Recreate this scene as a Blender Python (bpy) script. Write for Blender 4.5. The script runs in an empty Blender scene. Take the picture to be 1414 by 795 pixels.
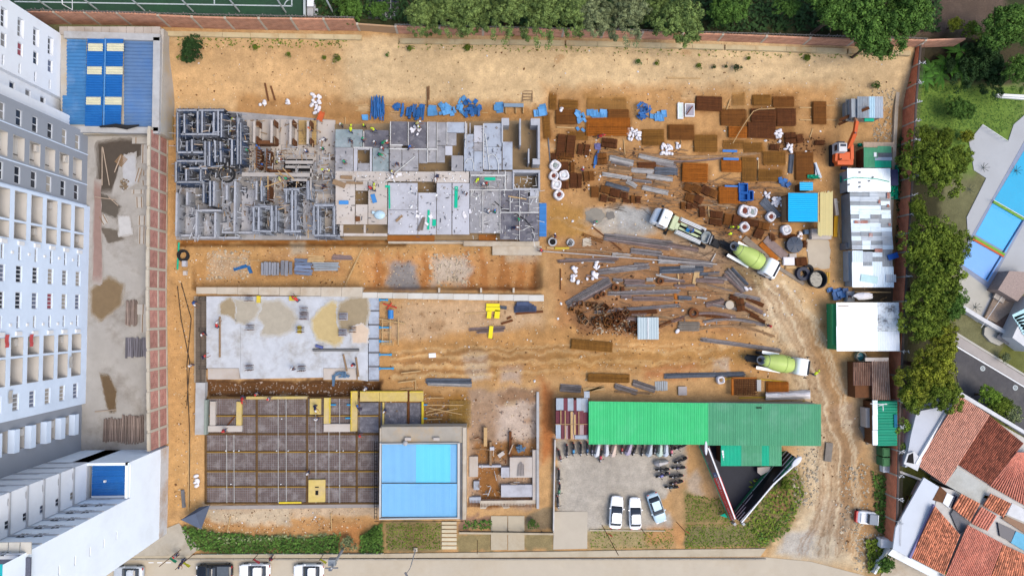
import bpy,bmesh,math,random
import numpy as np
from mathutils import Vector,Matrix
R=random.Random(7)
scene=bpy.context.scene
col=scene.collection
# -- camera
CAM_H,FPX=92.0,920.0
n=Vector((670-707,430-397.5,FPX)).normalized()
Xc=(Vector((1,0,0))-n*n.x).normalized()
Zc=-n
Yc=Zc.cross(Xc)
ROT=Matrix((Xc,Yc,Zc))
cam_data=bpy.data.cameras.new("camera")
cam_data.sensor_width=36.0
cam_data.lens=FPX/1414*36.0
cam_data.clip_start,cam_data.clip_end=0.5,6000
cam=bpy.data.objects.new("camera",cam_data)
col.objects.link(cam)
cam.matrix_world=Matrix.Translation((0,0,CAM_H))@(ROT@Matrix(((1,0,0),(0,-1,0),(0,0,-1)))).to_4x4()
scene.camera=cam
# -- light
SUN_EL,SUN_AZ=math.radians(62),math.radians(-28)
world=bpy.data.worlds.new("World")
scene.world=world
world.use_nodes=True
wn=world.node_tree.nodes
bg=wn["Background"]
sky=wn.new("ShaderNodeTexSky")
sky.sky_type='NISHITA'
sky.sun_disc=False
sky.sun_elevation=SUN_EL
sky.sun_rotation=math.radians(90)-SUN_AZ
sky.air_density,sky.dust_density,sky.ozone_density=1.0,2.5,1.0
world.node_tree.links.new(sky.outputs[0],bg.inputs[0])
bg.inputs[1].default_value=0.15
sun_d=bpy.data.lights.new("sun",'SUN')
sun_d.energy=1.15
sun_d.angle=math.radians(34)
sun_d.color=(1.0,0.92,0.78)
sun=bpy.data.objects.new("sun",sun_d)
col.objects.link(sun)
sd=Vector((math.cos(SUN_EL)*math.cos(SUN_AZ),math.cos(SUN_EL)*math.sin(SUN_AZ),math.sin(SUN_EL)))
sun.rotation_euler=sd.to_track_quat('Z','Y').to_euler()
sun.location=sd*200
vs=scene.view_settings
vs.view_transform,vs.look,vs.gamma,vs.exposure='Standard','None',1.0,0.98
try:vs.use_curve_mapping=False
except Exception:pass
scene.cycles.max_bounces=5
# -- places: a photo pixel at a height -> a point of the site
def P(px,py,z=0.0):
 d=ROT@Vector(((px-707)/FPX,(py-397.5)/FPX,1.0))
 t=(z-CAM_H)/d.z
 return Vector((d.x*t,d.y*t,z))
def PXYZ(px,py,X):
 d=ROT@Vector(((px-707)/FPX,(py-397.5)/FPX,1.0))
 t=X/d.x
 return Vector((X,d.y*t,CAM_H+d.z*t))
def ss(a,b,x):
 t=np.clip((x-a)/(b-a),0,1)
 return t*t*(3-2*t)
def box_mask(px,py,x0,y0,x1,y1,f):
 return ss(x0-f,x0+f,px)*(1-ss(x1-f,x1+f,px))*ss(y0-f,y0+f,py)*(1-ss(y1-f,y1+f,py))
def zt_arr(px,py):
 z=2.0*(1-ss(58,150,py))*(1-ss(1262,1275,px)*ss(40,90,py))
 z=z-1.9*ss(345,388,py)*(1-ss(397,401,py))*ss(262,275,px)*(1-ss(735,752,px))
 z=z-1.1*box_mask(px,py,288,527,524,546,3)-0.5*box_mask(px,py,284,551,524,694,2)
 z=z-0.9*box_mask(px,py,650,560,738,692,6)
 z=z-0.8*box_mask(px,py,455,548,484,600,3)
 z=z-0.8*box_mask(px,py,246,326,560,339,3)
 z=z-0.5*box_mask(px,py,590,548,640,590,6)
 return z
def zt(px,py):
 return float(zt_arr(np.array([px],float),np.array([py],float))[0])
def G(px,py,dz=0.0):
 return P(px,py,zt(px,py)+dz)
def ang(x0,y0,x1,y1):
 return math.atan2(-(y1-y0),x1-x0)
# -- colours and materials
K=0.62
def lin(c):
 c=c/255.0
 return c/12.92 if c<=0.04045 else((c+0.055)/1.055)**2.4
def C(r,g,b):
 return tuple(min(0.84,lin(v)*K)for v in(r,g,b))
MATS={}
def mat(key,rgb,rough=0.85,var=0.12,scale=1.2,bump=0.0,metal=0.0,island=0.0,objvar=0.0,spec=0.3,stain=None,stain_amt=0.0,stain_scale=0.3,bscale=None,alpha=None,wave=None):
 if key in MATS:return MATS[key]
 m=bpy.data.materials.new(key)
 m.use_nodes=True
 nt=m.node_tree;N=nt.nodes;L=nt.links
 b=N["Principled BSDF"]
 c=C(*rgb)
 tc=N.new("ShaderNodeTexCoord")
 nz=N.new("ShaderNodeTexNoise");nz.inputs["Scale"].default_value=scale;nz.inputs["Detail"].default_value=6;nz.inputs["Roughness"].default_value=0.65
 L.new(tc.outputs["Object"],nz.inputs["Vector"])
 rp=N.new("ShaderNodeMapRange");rp.inputs[1].default_value=0.25;rp.inputs[2].default_value=0.75
 rp.inputs[3].default_value=1-var;rp.inputs[4].default_value=1+var
 L.new(nz.outputs["Fac"],rp.inputs[0])
 val=rp.outputs[0]
 def mul(a,bsock):
  q=N.new("ShaderNodeMath");q.operation='MULTIPLY';L.new(a,q.inputs[0]);L.new(bsock,q.inputs[1]);return q.outputs[0]
 def rng(sock,amt):
  q=N.new("ShaderNodeMapRange");q.inputs[3].default_value=1-amt;q.inputs[4].default_value=1+amt;L.new(sock,q.inputs[0]);return q.outputs[0]
 if island:g=N.new("ShaderNodeNewGeometry");val=mul(val,rng(g.outputs["Random Per Island"],island))
 if objvar:g=N.new("ShaderNodeObjectInfo");val=mul(val,rng(g.outputs["Random"],objvar))
 rgbn=N.new("ShaderNodeRGB");rgbn.outputs[0].default_value=(*c,1)
 base=rgbn.outputs[0]
 if stain:
  n2=N.new("ShaderNodeTexNoise");n2.inputs["Scale"].default_value=stain_scale;n2.inputs["Detail"].default_value=8;n2.inputs["Roughness"].default_value=0.7
  L.new(tc.outputs["Object"],n2.inputs["Vector"])
  r2=N.new("ShaderNodeMapRange");r2.inputs[1].default_value=0.48;r2.inputs[2].default_value=0.66;r2.inputs[4].default_value=stain_amt
  L.new(n2.outputs["Fac"],r2.inputs[0])
  mx=N.new("ShaderNodeMixRGB");L.new(r2.outputs[0],mx.inputs[0]);L.new(base,mx.inputs[1]);mx.inputs[2].default_value=(*C(*stain),1)
  base=mx.outputs[0]
 vm=N.new("ShaderNodeVectorMath");vm.operation='SCALE'
 L.new(base,vm.inputs[0]);L.new(val,vm.inputs["Scale"])
 L.new(vm.outputs[0],b.inputs["Base Color"])
 b.inputs["Roughness"].default_value=rough
 b.inputs["Metallic"].default_value=metal
 b.inputs["Specular IOR Level"].default_value=spec
 if bump:
  bp=N.new("ShaderNodeBump");bp.inputs["Strength"].default_value=bump;bp.inputs["Distance"].default_value=0.05
  n3=N.new("ShaderNodeTexNoise");n3.inputs["Scale"].default_value=bscale or scale*6;n3.inputs["Detail"].default_value=5
  L.new(tc.outputs["Object"],n3.inputs["Vector"]);L.new(n3.outputs["Fac"],bp.inputs["Height"]);L.new(bp.outputs[0],b.inputs["Normal"])
 MATS[key]=m
 return m
def brick_mat(key,a,bcol,mortar,sx=0.5,sy=0.2):
 if key in MATS:return MATS[key]
 m=bpy.data.materials.new(key);m.use_nodes=True
 N=m.node_tree.nodes;L=m.node_tree.links;b=N["Principled BSDF"]
 at=N.new("ShaderNodeAttribute");at.attribute_name="wuv"
 br=N.new("ShaderNodeTexBrick");L.new(at.outputs["Vector"],br.inputs["Vector"])
 br.inputs["Color1"].default_value=(*C(*a),1);br.inputs["Color2"].default_value=(*C(*bcol),1);br.inputs["Mortar"].default_value=(*C(*mortar),1)
 br.inputs["Scale"].default_value=1.0;br.inputs["Brick Width"].default_value=sx;br.inputs["Row Height"].default_value=sy;br.inputs["Mortar Size"].default_value=0.014
 tc=N.new("ShaderNodeTexCoord")
 nz=N.new("ShaderNodeTexNoise");nz.inputs["Scale"].default_value=1.1;nz.inputs["Detail"].default_value=7;L.new(tc.outputs["Object"],nz.inputs["Vector"])
 rp=N.new("ShaderNodeMapRange");rp.inputs[1].default_value=.3;rp.inputs[2].default_value=.7;rp.inputs[3].default_value=.72;rp.inputs[4].default_value=1.18
 L.new(nz.outputs["Fac"],rp.inputs[0])
 oi=N.new("ShaderNodeObjectInfo");r3=N.new("ShaderNodeMapRange");r3.inputs[3].default_value=.85;r3.inputs[4].default_value=1.12;L.new(oi.outputs["Random"],r3.inputs[0])
 q=N.new("ShaderNodeMath");q.operation='MULTIPLY';L.new(rp.outputs[0],q.inputs[0]);L.new(r3.outputs[0],q.inputs[1])
 vm=N.new("ShaderNodeVectorMath");vm.operation='SCALE';L.new(br.outputs["Color"],vm.inputs[0]);L.new(q.outputs[0],vm.inputs["Scale"])
 L.new(vm.outputs[0],b.inputs["Base Color"]);b.inputs["Roughness"].default_value=.9
 MATS[key]=m;return m
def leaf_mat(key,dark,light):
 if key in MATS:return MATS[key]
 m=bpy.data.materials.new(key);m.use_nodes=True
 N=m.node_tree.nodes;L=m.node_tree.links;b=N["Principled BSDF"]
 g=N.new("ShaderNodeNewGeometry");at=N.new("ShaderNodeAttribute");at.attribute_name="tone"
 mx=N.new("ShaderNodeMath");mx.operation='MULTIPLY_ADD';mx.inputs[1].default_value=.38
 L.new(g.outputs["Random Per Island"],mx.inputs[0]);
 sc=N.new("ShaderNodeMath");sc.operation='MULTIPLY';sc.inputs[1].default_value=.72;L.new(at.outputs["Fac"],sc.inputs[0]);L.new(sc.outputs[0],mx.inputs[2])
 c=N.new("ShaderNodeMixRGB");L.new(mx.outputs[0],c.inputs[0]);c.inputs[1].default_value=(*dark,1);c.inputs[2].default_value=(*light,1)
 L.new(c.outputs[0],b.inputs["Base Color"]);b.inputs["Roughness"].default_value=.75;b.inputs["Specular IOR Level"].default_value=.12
 MATS[key]=m;return m
def water_mat(key,rgb):
 if key in MATS:return MATS[key]
 m=mat(key,rgb,rough=.06,var=.05,scale=.4,spec=.5)
 N=m.node_tree.nodes;L=m.node_tree.links
 tc=N.new("ShaderNodeTexCoord");w=N.new("ShaderNodeTexNoise");w.inputs["Scale"].default_value=2.5;L.new(tc.outputs["Object"],w.inputs["Vector"])
 bp=N.new("ShaderNodeBump");bp.inputs["Strength"].default_value=.12;bp.inputs["Distance"].default_value=.1;L.new(w.outputs["Fac"],bp.inputs["Height"]);L.new(bp.outputs[0],N["Principled BSDF"].inputs["Normal"])
 return m
# -- mesh builder
class MB:
 def __init__(s):s.v=[];s.f=[];s.m=[];s.uv=None
 def add(s,vs_,fs,mi=0):
  o=len(s.v);s.v.extend(tuple(v)for v in vs_)
  for f in fs:s.f.append(tuple(i+o for i in f));s.m.append(mi)
 def quad(s,a,b,c,d,mi=0):s.add((a,b,c,d),((0,1,2,3),),mi)
 BF=((0,3,2,1),(4,5,6,7),(0,1,5,4),(1,2,6,5),(2,3,7,6),(3,0,4,7))
 def box(s,cx,cy,cz,sx,sy,sz,rz=0.0,mi=0,mtx=None):
  hx,hy,hz=sx/2,sy/2,sz/2
  ca,sa=math.cos(rz),math.sin(rz)
  vv=[(cx+x*ca-y*sa,cy+x*sa+y*ca,cz+z)for z in(-hz,hz)for x,y in((-hx,-hy),(hx,-hy),(hx,hy),(-hx,hy))]
  if mtx is not None:vv=[mtx@Vector(v)for v in vv]
  s.add(vv,MB.BF,mi)
 def beam(s,p0,p1,w,h,mi=0,up=None):
  p0,p1=Vector(p0),Vector(p1);d=(p1-p0)
  if d.length<1e-6:return
  d.normalize();u=Vector(up)if up else Vector((0,0,1))
  if abs(d.dot(u))>.98:u=Vector((1,0,0))
  sd_=d.cross(u).normalized()*(w/2);u=sd_.cross(d).normalized()*(h/2)
  s.add([p-sd_*a+u*b for p in(p0,p1)for a,b in((1,-1),(-1,-1),(-1,1),(1,1))],((0,1,2,3),(7,6,5,4),(0,4,5,1),(1,5,6,2),(2,6,7,3),(3,7,4,0)),mi)
 def tube(s,pts,r,n=6,mi=0,cap=True):
  pts=[Vector(p)for p in pts];rs=r if isinstance(r,(list,tuple))else[r]*len(pts)
  vv=[];
  for i,p in enumerate(pts):
   d=(pts[min(i+1,len(pts)-1)]-pts[max(i-1,0)]).normalized()
   u=Vector((0,0,1))if abs(d.z)<.9 else Vector((1,0,0))
   a=d.cross(u).normalized();b=a.cross(d)
   for k in range(n):
    t=2*math.pi*k/n;vv.append(p+(a*math.cos(t)+b*math.sin(t))*rs[i])
  fs=[(i*n+k,i*n+(k+1)%n,(i+1)*n+(k+1)%n,(i+1)*n+k)for i in range(len(pts)-1)for k in range(n)]
  if cap:fs+=[tuple(range(n))[::-1],tuple(range((len(pts)-1)*n,len(pts)*n))]
  s.add(vv,fs,mi)
 def ring(s,c,r_in,r_out,h,n=20,mi=0):
  c=Vector(c);vv=[]
  for k in range(n):
   t=2*math.pi*k/n;e=Vector((math.cos(t),math.sin(t),0))
   vv+=[c+e*r_in,c+e*r_out,c+e*r_out+Vector((0,0,h)),c+e*r_in+Vector((0,0,h))]
  fs=[]
  for k in range(n):
   a,b=4*k,4*((k+1)%n)
   for i in range(4):fs.append((a+i,b+i,b+(i+1)%4,a+(i+1)%4))
  s.add(vv,[f[::-1]for f in fs],mi)
 def prism(s,poly,z0,z1,mi=0,bottom=True):
  k=len(poly)
  ar=sum(poly[i][0]*poly[(i+1)%k][1]-poly[(i+1)%k][0]*poly[i][1]for i in range(k))
  if ar<0:poly=poly[::-1]
  vv=[(p[0],p[1],z0)for p in poly]+[(p[0],p[1],z1)for p in poly]
  fs=[tuple(range(k,2*k))]+[(i,(i+1)%k,k+(i+1)%k,k+i)for i in range(k)]
  if bottom:fs.append(tuple(range(k))[::-1])
  s.add(vv,fs,mi)
 def loft(s,secs,mi=0,caps=True):
  k=len(secs[0]);vv=[p for q in secs for p in q]
  fs=[(i*k+j,i*k+(j+1)%k,(i+1)*k+(j+1)%k,(i+1)*k+j)for i in range(len(secs)-1)for j in range(k)]
  if caps:fs+=[tuple(range(k))[::-1],tuple(range((len(secs)-1)*k,len(secs)*k))]
  s.add(vv,fs,mi)
 def ell(s,c,rx,ry,rz,nu=10,nv=6,rot=0.0,mi=0,jit=0.0,rng=None):
  rng=rng or R;ca,sa=math.cos(rot),math.sin(rot);vv=[(c[0],c[1],c[2]-rz)]
  for j in range(1,nv):
   ph=-math.pi/2+math.pi*j/nv
   for i in range(nu):
    t=2*math.pi*i/nu;q=1+rng.uniform(-jit,jit)
    x,y=rx*math.cos(ph)*math.cos(t)*q,ry*math.cos(ph)*math.sin(t)*q
    vv.append((c[0]+x*ca-y*sa,c[1]+x*sa+y*ca,c[2]+rz*math.sin(ph)*q))
  vv.append((c[0],c[1],c[2]+rz));fs=[]
  for i in range(nu):fs.append((0,1+(i+1)%nu,1+i))
  for j in range(nv-2):
   for i in range(nu):fs.append((1+j*nu+i,1+j*nu+(i+1)%nu,1+(j+1)*nu+(i+1)%nu,1+(j+1)*nu+i))
  l=len(vv)-1;o=1+(nv-2)*nu
  for i in range(nu):fs.append((o+i,o+(i+1)%nu,l))
  s.add(vv,fs,mi)
 def mesh(s,name,mats,off=(0,0,0),smooth=False):
  me=bpy.data.meshes.new(name)
  o=Vector(off)
  me.from_pydata([(v[0]-o.x,v[1]-o.y,v[2]-o.z)for v in s.v],[],s.f)
  if not isinstance(mats,(list,tuple)):mats=[mats]
  for m in mats:me.materials.append(m)
  if len(mats)>1:me.polygons.foreach_set("material_index",s.m)
  if smooth:me.polygons.foreach_set("use_smooth",[True]*len(s.f))
  return me
 def build(s,name,mats,parent=None,loc=(0,0,0),smooth=False,off=None,rz=0.0):
  me=s.mesh(name,mats,off if off is not None else(0,0,0),smooth)
  return put(name,me,parent,loc if off is None else off,rz)
def put(name,me,parent=None,loc=(0,0,0),rz=0.0):
 o=bpy.data.objects.new(name,me)
 col.objects.link(o)
 o.location=loc;o.rotation_euler=(0,0,rz)
 if parent is not None:o.parent=parent
 return o
def part(s,name,mats,root,smooth=False):
 """mesh of builder s, given in site coordinates, as a part of the thing root (an unrotated Empty or mesh at root.location)"""
 o=Vector(root.location)
 par=root.parent
 while par is not None:o+=Vector(par.location);par=par.parent
 return put(name,s.mesh(name,mats,o,smooth),root)
USED={}
def tag(o,label,cat,group=None,kind=None):
 if label:o["label"]=label;USED.setdefault(label,[]).append(o)
 if cat:o["category"]=cat
 if group:o["group"]=group
 if kind:o["kind"]=kind
 return o
def thing(name,label,cat,loc=(0,0,0),rz=0.0,group=None):
 o=bpy.data.objects.new(name,None);col.objects.link(o)
 o.empty_display_size=.3;o.location=loc;o.rotation_euler=(0,0,rz)
 return tag(o,label,cat,group)
def struct(o):o["kind"]="structure";return o
def copy_tree(root,loc,rz=0.0,scale=None):
 r=root.copy();col.objects.link(r);r.location=loc;r.rotation_euler=(0,0,rz)
 if scale:r.scale=(scale,)*3
 for c in list(root.children):
  d=c.copy();col.objects.link(d);d.parent=r
  for g in list(c.children):
   e=g.copy();col.objects.link(e);e.parent=d
 return r
LM=[("the pump truck",940,318),("the mixer behind the pump truck",1030,357),("the mixer on the dirt road",1078,500),("the orange excavator",1157,215),("the bright blue shed roof",1108,286),("the pale yellow roof",1139,295),("the covered round tank",1093,339),("the grey ridged shed",1193,150),("the patched zinc roofs",1203,310),("the big white shed roof",1197,450),("the bright green roof",850,585),("the dull green roof",1060,585),("the silver folded sheet",895,453),("the grey cement spill",860,300),("the pool blue roof",580,650),("the brown puddle",465,445),("the long pale retaining wall",600,405),("the grey gravel patch",557,380),("the panelled brick wall",220,400),("the round white bags",768,245),("the stack of blue props",520,150),("the blue tarp strip",749,303),("the walled concrete room",728,248),("the purple grey deck",700,290),("the square stair opening",500,215),("the blue formwork rooms",290,180),("the yellow beams",680,430),("the rebar foundation grid",390,620),("the large grey puddle",380,440),("the red and zinc patched roof",790,578),("the lower green awning",1038,628),("the white draped cover",1088,546),("the orange rebar cage",1028,534),("the brown tiled shed",1205,525),("the teal green roof",1222,583),("the grey plank stack",950,450),("the tangle of rusty cages",830,440),("the blue crates",1030,266),("the scattered white sacks",795,382),("the flattened blue sheets",815,162),("the blue rack by the mats",898,160),("the yellow formwork",535,552),("the sunken mud yard",695,610),("the timber stair hole",385,225),("the beige wall bays",400,180)]
def near_label(desc,px,py):
 def dr(l):
  dx,dy=px-l[1],py-l[2]
  if math.hypot(dx,dy)<9:return "at"
  if abs(dx)>abs(dy):return "right of" if dx>0 else "left of"
  return "below" if dy>0 else "above"
 ls=sorted(LM,key=lambda l:math.hypot(px-l[1],py-l[2]))[:6]
 opts=["%s %s %s"%(desc,dr(l),l[0])for l in ls[:2]]+["%s between %s and %s"%(desc,ls[a][0],ls[b][0])for a,b in((0,1),(0,2),(1,2),(0,3),(1,3),(0,4),(2,3))]
 opts+=["%s %s %s"%(desc,dr(l),l[0])for l in ls[2:]]+["%s %s %s"%(desc,w,ls[0][0])for w in("not far from","some way from","out beyond","close beside","in the area of")]
 for o in opts:
  if o not in USED and len(o.split())<=16:return o
 return "%s %s %s"%(desc,"around",ls[1][0])
# == the ground: one sheet, its soils and the bank-foot shade as colour zones
def vnoise(x,y,seed=0):
 rs=np.random.RandomState(seed);T=rs.rand(256,256)
 xi,yi=np.floor(x).astype(int),np.floor(y).astype(int);fx,fy=x-xi,y-yi
 fx=fx*fx*(3-2*fx);fy=fy*fy*(3-2*fy)
 a=T[yi&255,xi&255];b=T[yi&255,(xi+1)&255];c_=T[(yi+1)&255,xi&255];d=T[(yi+1)&255,(xi+1)&255]
 return(a*(1-fx)+b*fx)*(1-fy)+(c_*(1-fx)+d*fx)*fy
def fbm(x,y,sc,seed=0,o=4):
 v=0;am=.5;
 for i in range(o):
  v=v+am*vnoise(x/sc+17*i,y/sc+31*i,seed+i);am*=.5;sc*=.5
 return v/(1-.5**o)
gx=np.concatenate([[-8000,-4500,-2200,-1000,-400,-150,-60],np.arange(-24,1440,2),[1470,1560,1800,2600,4000,6000,8500]]).astype(float)
gy=np.concatenate([[-8000,-4500,-2200,-1000,-400,-150,-60],np.arange(-24,822,2),[850,950,1200,2000,4000,6000,8500]]).astype(float)
PX,PY=np.meshgrid(gx,gy)
inner=(PX>-40)&(PX<1450)&(PY>-40)&(PY<830)
Z=zt_arr(PX,PY)
rough=(0.22*(fbm(PX,PY,26,3)-.5)+.10*(fbm(PX,PY,8,9,3)-.5))*inner
paved=np.clip(ss(752,762,PY)+box_mask(PX,PY,118,200,190,625,4)+ss(1262,1275,PX)+box_mask(PX,PY,765,945,605,700,6),0,1)
bank=box_mask(PX,PY,262,752,338,402,4)
rough=rough*(1-.85*paved)+bank*(.9*(fbm(PX*2.2+PY*.8,PY*.35,40,41)-.5))
Z=Z+rough
m3=np.array(ROT)
dx=m3[0,0]*(PX-707)/FPX+m3[0,1]*(PY-397.5)/FPX+m3[0,2]
dy=m3[1,0]*(PX-707)/FPX+m3[1,1]*(PY-397.5)/FPX+m3[1,2]
dz=m3[2,0]*(PX-707)/FPX+m3[2,1]*(PY-397.5)/FPX+m3[2,2]
tt=(Z-CAM_H)/dz
WX,WY=dx*tt,dy*tt
def s2l(c):return np.array([lin(v)*K for v in c])
wx=PX+14*(fbm(PX,PY,22,21)-.5)+6*(fbm(PX,PY,6,22,2)-.5)
wy=PY+14*(fbm(PX,PY,22,23)-.5)+6*(fbm(PX,PY,6,24,2)-.5)
COLR=np.zeros(PX.shape+(3,));COLR[:]=s2l((120,118,80))
def zone(poly,c,f=4.0,amt=1.0,warp=True):
 X,Y=(wx,wy)if warp else(PX,PY)
 x0,x1=min(p[0]for p in poly)-f-20,max(p[0]for p in poly)+f+20
 y0,y1=min(p[1]for p in poly)-f-20,max(p[1]for p in poly)+f+20
 jj=np.where((gx>=x0)&(gx<=x1))[0];ii=np.where((gy>=y0)&(gy<=y1))[0]
 if not len(jj)or not len(ii):return
 sl=(slice(ii[0],ii[-1]+1),slice(jj[0],jj[-1]+1))
 x,y=X[sl],Y[sl];ins=np.zeros(x.shape,bool);dm=np.full(x.shape,1e9)
 for k in range(len(poly)):
  (ax,ay),(bx,by)=poly[k],poly[(k+1)%len(poly)]
  ex,ey=bx-ax,by-ay;l2=ex*ex+ey*ey+1e-9
  t=np.clip(((x-ax)*ex+(y-ay)*ey)/l2,0,1)
  dm=np.minimum(dm,np.hypot(x-ax-t*ex,y-ay-t*ey))
  if ay!=by:ins^=((ay>y)!=(by>y))&(x<(bx-ax)*(y-ay)/(by-ay)+ax)
 a=(ss(-f,f,np.where(ins,dm,-dm))*amt)[...,None]
 COLR[sl]=COLR[sl]*(1-a)+s2l(c)*a
def rz_(x0,y0,x1,y1,c,f=4,amt=1.0):zone([(x0,y0),(x1,y0),(x1,y1),(x0,y1)],c,f,amt)
S='sand'
rz_(215,30,1262,800,(203,158,102),3)
zone([(225,45),(1262,55),(1262,150),(225,150)],(216,184,136),6)
zone([(225,50),(470,50),(480,150),(225,150)],(210,168,114),20)
zone([(330,130),(560,138),(760,142),(760,166),(330,166)],(172,120,60),8,.7)  # darker orange soil at the bank foot, with the cut-edge shadow painted in
zone([(750,120),(1160,118),(1160,330),(750,330)],(199,150,92),12)
zone([(760,330),(1060,330),(1075,470),(770,465)],(188,134,80),12)
zone([(560,412),(745,412),(752,470),(600,480),(525,470)],(205,168,125),12)
zone([(520,470),(760,450),(1080,462),(1090,515),(760,520),(520,540)],(192,142,82),9)
zone([(760,490),(1040,480),(1040,500),(760,510)],(186,138,72),6,.8)
zone([(745,520),(765,540),(770,620),(745,640)],(190,118,60),7)
zone([(890,505),(960,500),(960,520),(890,525)],(190,122,70),8,.8)
zone([(1060,370),(1110,390),(1140,470),(1200,600),(1210,780),(1060,770),(1110,640),(1100,520)],(206,172,124),14)
zone([(1110,560),(1200,590),(1212,700),(1190,790),(1070,765),(1120,660)],(207,180,140),12)
zone([(985,375),(1085,380),(1150,470),(1205,600),(1216,720),(1195,790),(1060,772),(1105,690),(1088,560),(1060,480),(1000,420)],(212,182,138),16,.9)
zone([(1005,385),(1065,392),(1115,460),(1165,590),(1190,700),(1175,778),(1072,766),(1122,690),(1108,570),(1088,480),(1040,412)],(218,196,160),9,.85)
zone([(1140,400),(1160,490),(1180,560),(1205,640),(1215,700),(1180,690),(1150,570),(1120,470)],(190,145,92),9,.8)
zone([(1165,640),(1215,640),(1220,770),(1180,770),(1150,745)],(188,145,95),9)
zone([(240,185),(232,700),(275,700),(280,185)],(205,158,98),6)
zone([(255,338),(750,338),(752,400),(262,400)],(200,152,92),5)
zone([(370,345),(470,345),(480,385),(360,385)],(176,130,85),9,.5)
zone([(270,385),(500,382),(500,396),(270,396)],(208,160,100),5)
zone([(495,350),(745,355),(745,398),(505,398)],(206,150,90),8)
for x,w in((520,6),(551,4),(585,5),(640,7),(663,5),(690,8),(715,6),(735,4)):
 zone([(x,345),(x+w,345),(x+w*2.2,399),(x-w*.6,399)],(177,112,52),3,.7)
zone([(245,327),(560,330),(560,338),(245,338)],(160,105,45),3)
zone([(540,362),(575,365),(580,398),(535,398)],(152,146,143),6)
zone([(597,362),(640,356),(650,372),(640,392),(600,395)],(205,190,172),7,.9)
zone([(700,340),(740,340),(745,360),(700,360)],(200,185,160),8,.6)
zone([(290,350),(340,350),(345,380),(290,385)],(205,185,160),8,.5)
zone([(400,338),(422,338),(420,352),(398,352)],(190,175,150),5,.8)
# rust washed out of the mats
for q in((768,152,797,172),(770,137,800,150),(759,125,770,152),(808,132,866,151),(750,155,760,176),(750,177,764,194),(838,150,870,188),(783,178,812,193)):
 rz_(*q,(128,82,34),4,.75)
rz_(808,132,868,151,(188,140,78),4,.8)
for q in((960,134,996,154),(994,151,1030,175),(1036,131,1098,150),(1034,150,1100,194),(956,185,993,212),(921,172,960,195),(884,178,918,202),(1022,216,1046,252),(1044,208,1086,252),(1095,208,1124,252),(1119,140,1141,173),(938,224,978,254)):
 rz_(*q,(140,92,40),5,.7)
rz_(996,192,1028,207,(170,118,60),4,.8);rz_(1026,197,1055,211,(165,112,40),4,.8);rz_(1010,122,1030,148,(190,148,92),5,.6)
zone([(822,205),(935,205),(965,255),(960,295),(900,290),(822,275)],(170,120,72),10,.6)
zone([(760,180),(825,195),(825,265),(765,250)],(172,118,62),8,.6)
zone([(945,250),(1065,255),(1085,330),(1000,330),(940,290)],(160,108,62),10,.7)
zone([(1060,195),(1140,185),(1140,215),(1060,212)],(128,84,46),6,.7)
zone([(785,420),(880,420),(890,465),(800,460)],(130,80,35),7,.8)
zone([(760,345),(800,350),(800,400),(765,400)],(200,152,95),7,.8)
# cement spills
zone([(808,288),(835,285),(890,288),(908,300),(905,325),(840,330),(812,308)],(186,176,160),6)
zone([(852,286),(895,288),(905,300),(900,318),(852,322)],(176,173,166),5)
zone([(910,320),(985,350),(1000,375),(930,345)],(175,160,140),8,.8)
zone([(930,325),(1000,330),(1060,372),(1070,392),(1010,380)],(178,158,130),9,.7)
zone([(1000,370),(1020,365),(1060,395),(1045,405)],(185,165,110),6,.7)
zone([(640,490),(672,488),(675,520),(655,528),(636,505)],(205,192,172),6,.8)
zone([(690,508),(718,508),(720,528),(690,528)],(190,168,148),6,.8)
zone([(985,500),(1005,496),(1008,512),(985,514)],(185,172,155),4,.7)
zone([(758,278),(806,284),(812,320),(800,328),(760,322)],(192,142,66),7,.8)
zone([(775,330),(850,325),(1000,350),(1058,400),(1060,448),(940,440),(900,465),(800,455),(785,420)],(150,112,78),9,.6)
# south yards
zone([(525,540),(650,540),(650,592),(525,592)],(166,120,64),6)
zone([(620,545),(645,545),(645,590),(622,590)],(180,130,55),4,.8)
zone([(283,524),(526,524),(526,550),(283,550)],(112,74,38),3)
zone([(645,536),(742,536),(742,700),(645,700)],(178,146,116),5)
zone([(690,540),(742,537),(742,560),(690,562)],(138,100,66),5,.7)
zone([(684,560),(738,556),(738,606),(684,608)],(204,182,162),6)
zone([(662,645),(692,645),(692,700),(662,700)],(150,100,48),3)
zone([(655,610),(742,610),(742,632),(655,640)],(160,112,62),5)
zone([(280,694),(640,694),(640,712),(280,712)],(200,172,138),4)
zone([(255,715),(530,715),(530,745),(255,735)],(190,140,84),6)
zone([(270,705),(400,703),(400,722),(290,722)],(204,182,150),5)
zone([(455,726),(490,722),(512,735),(505,752),(465,752)],(190,130,72),6)
zone([(247,724),(300,735),(420,742),(470,738),(466,764),(300,764),(255,748)],(96,104,56),5)
zone([(498,735),(530,720),(530,764),(495,764)],(78,98,46),5)
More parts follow.
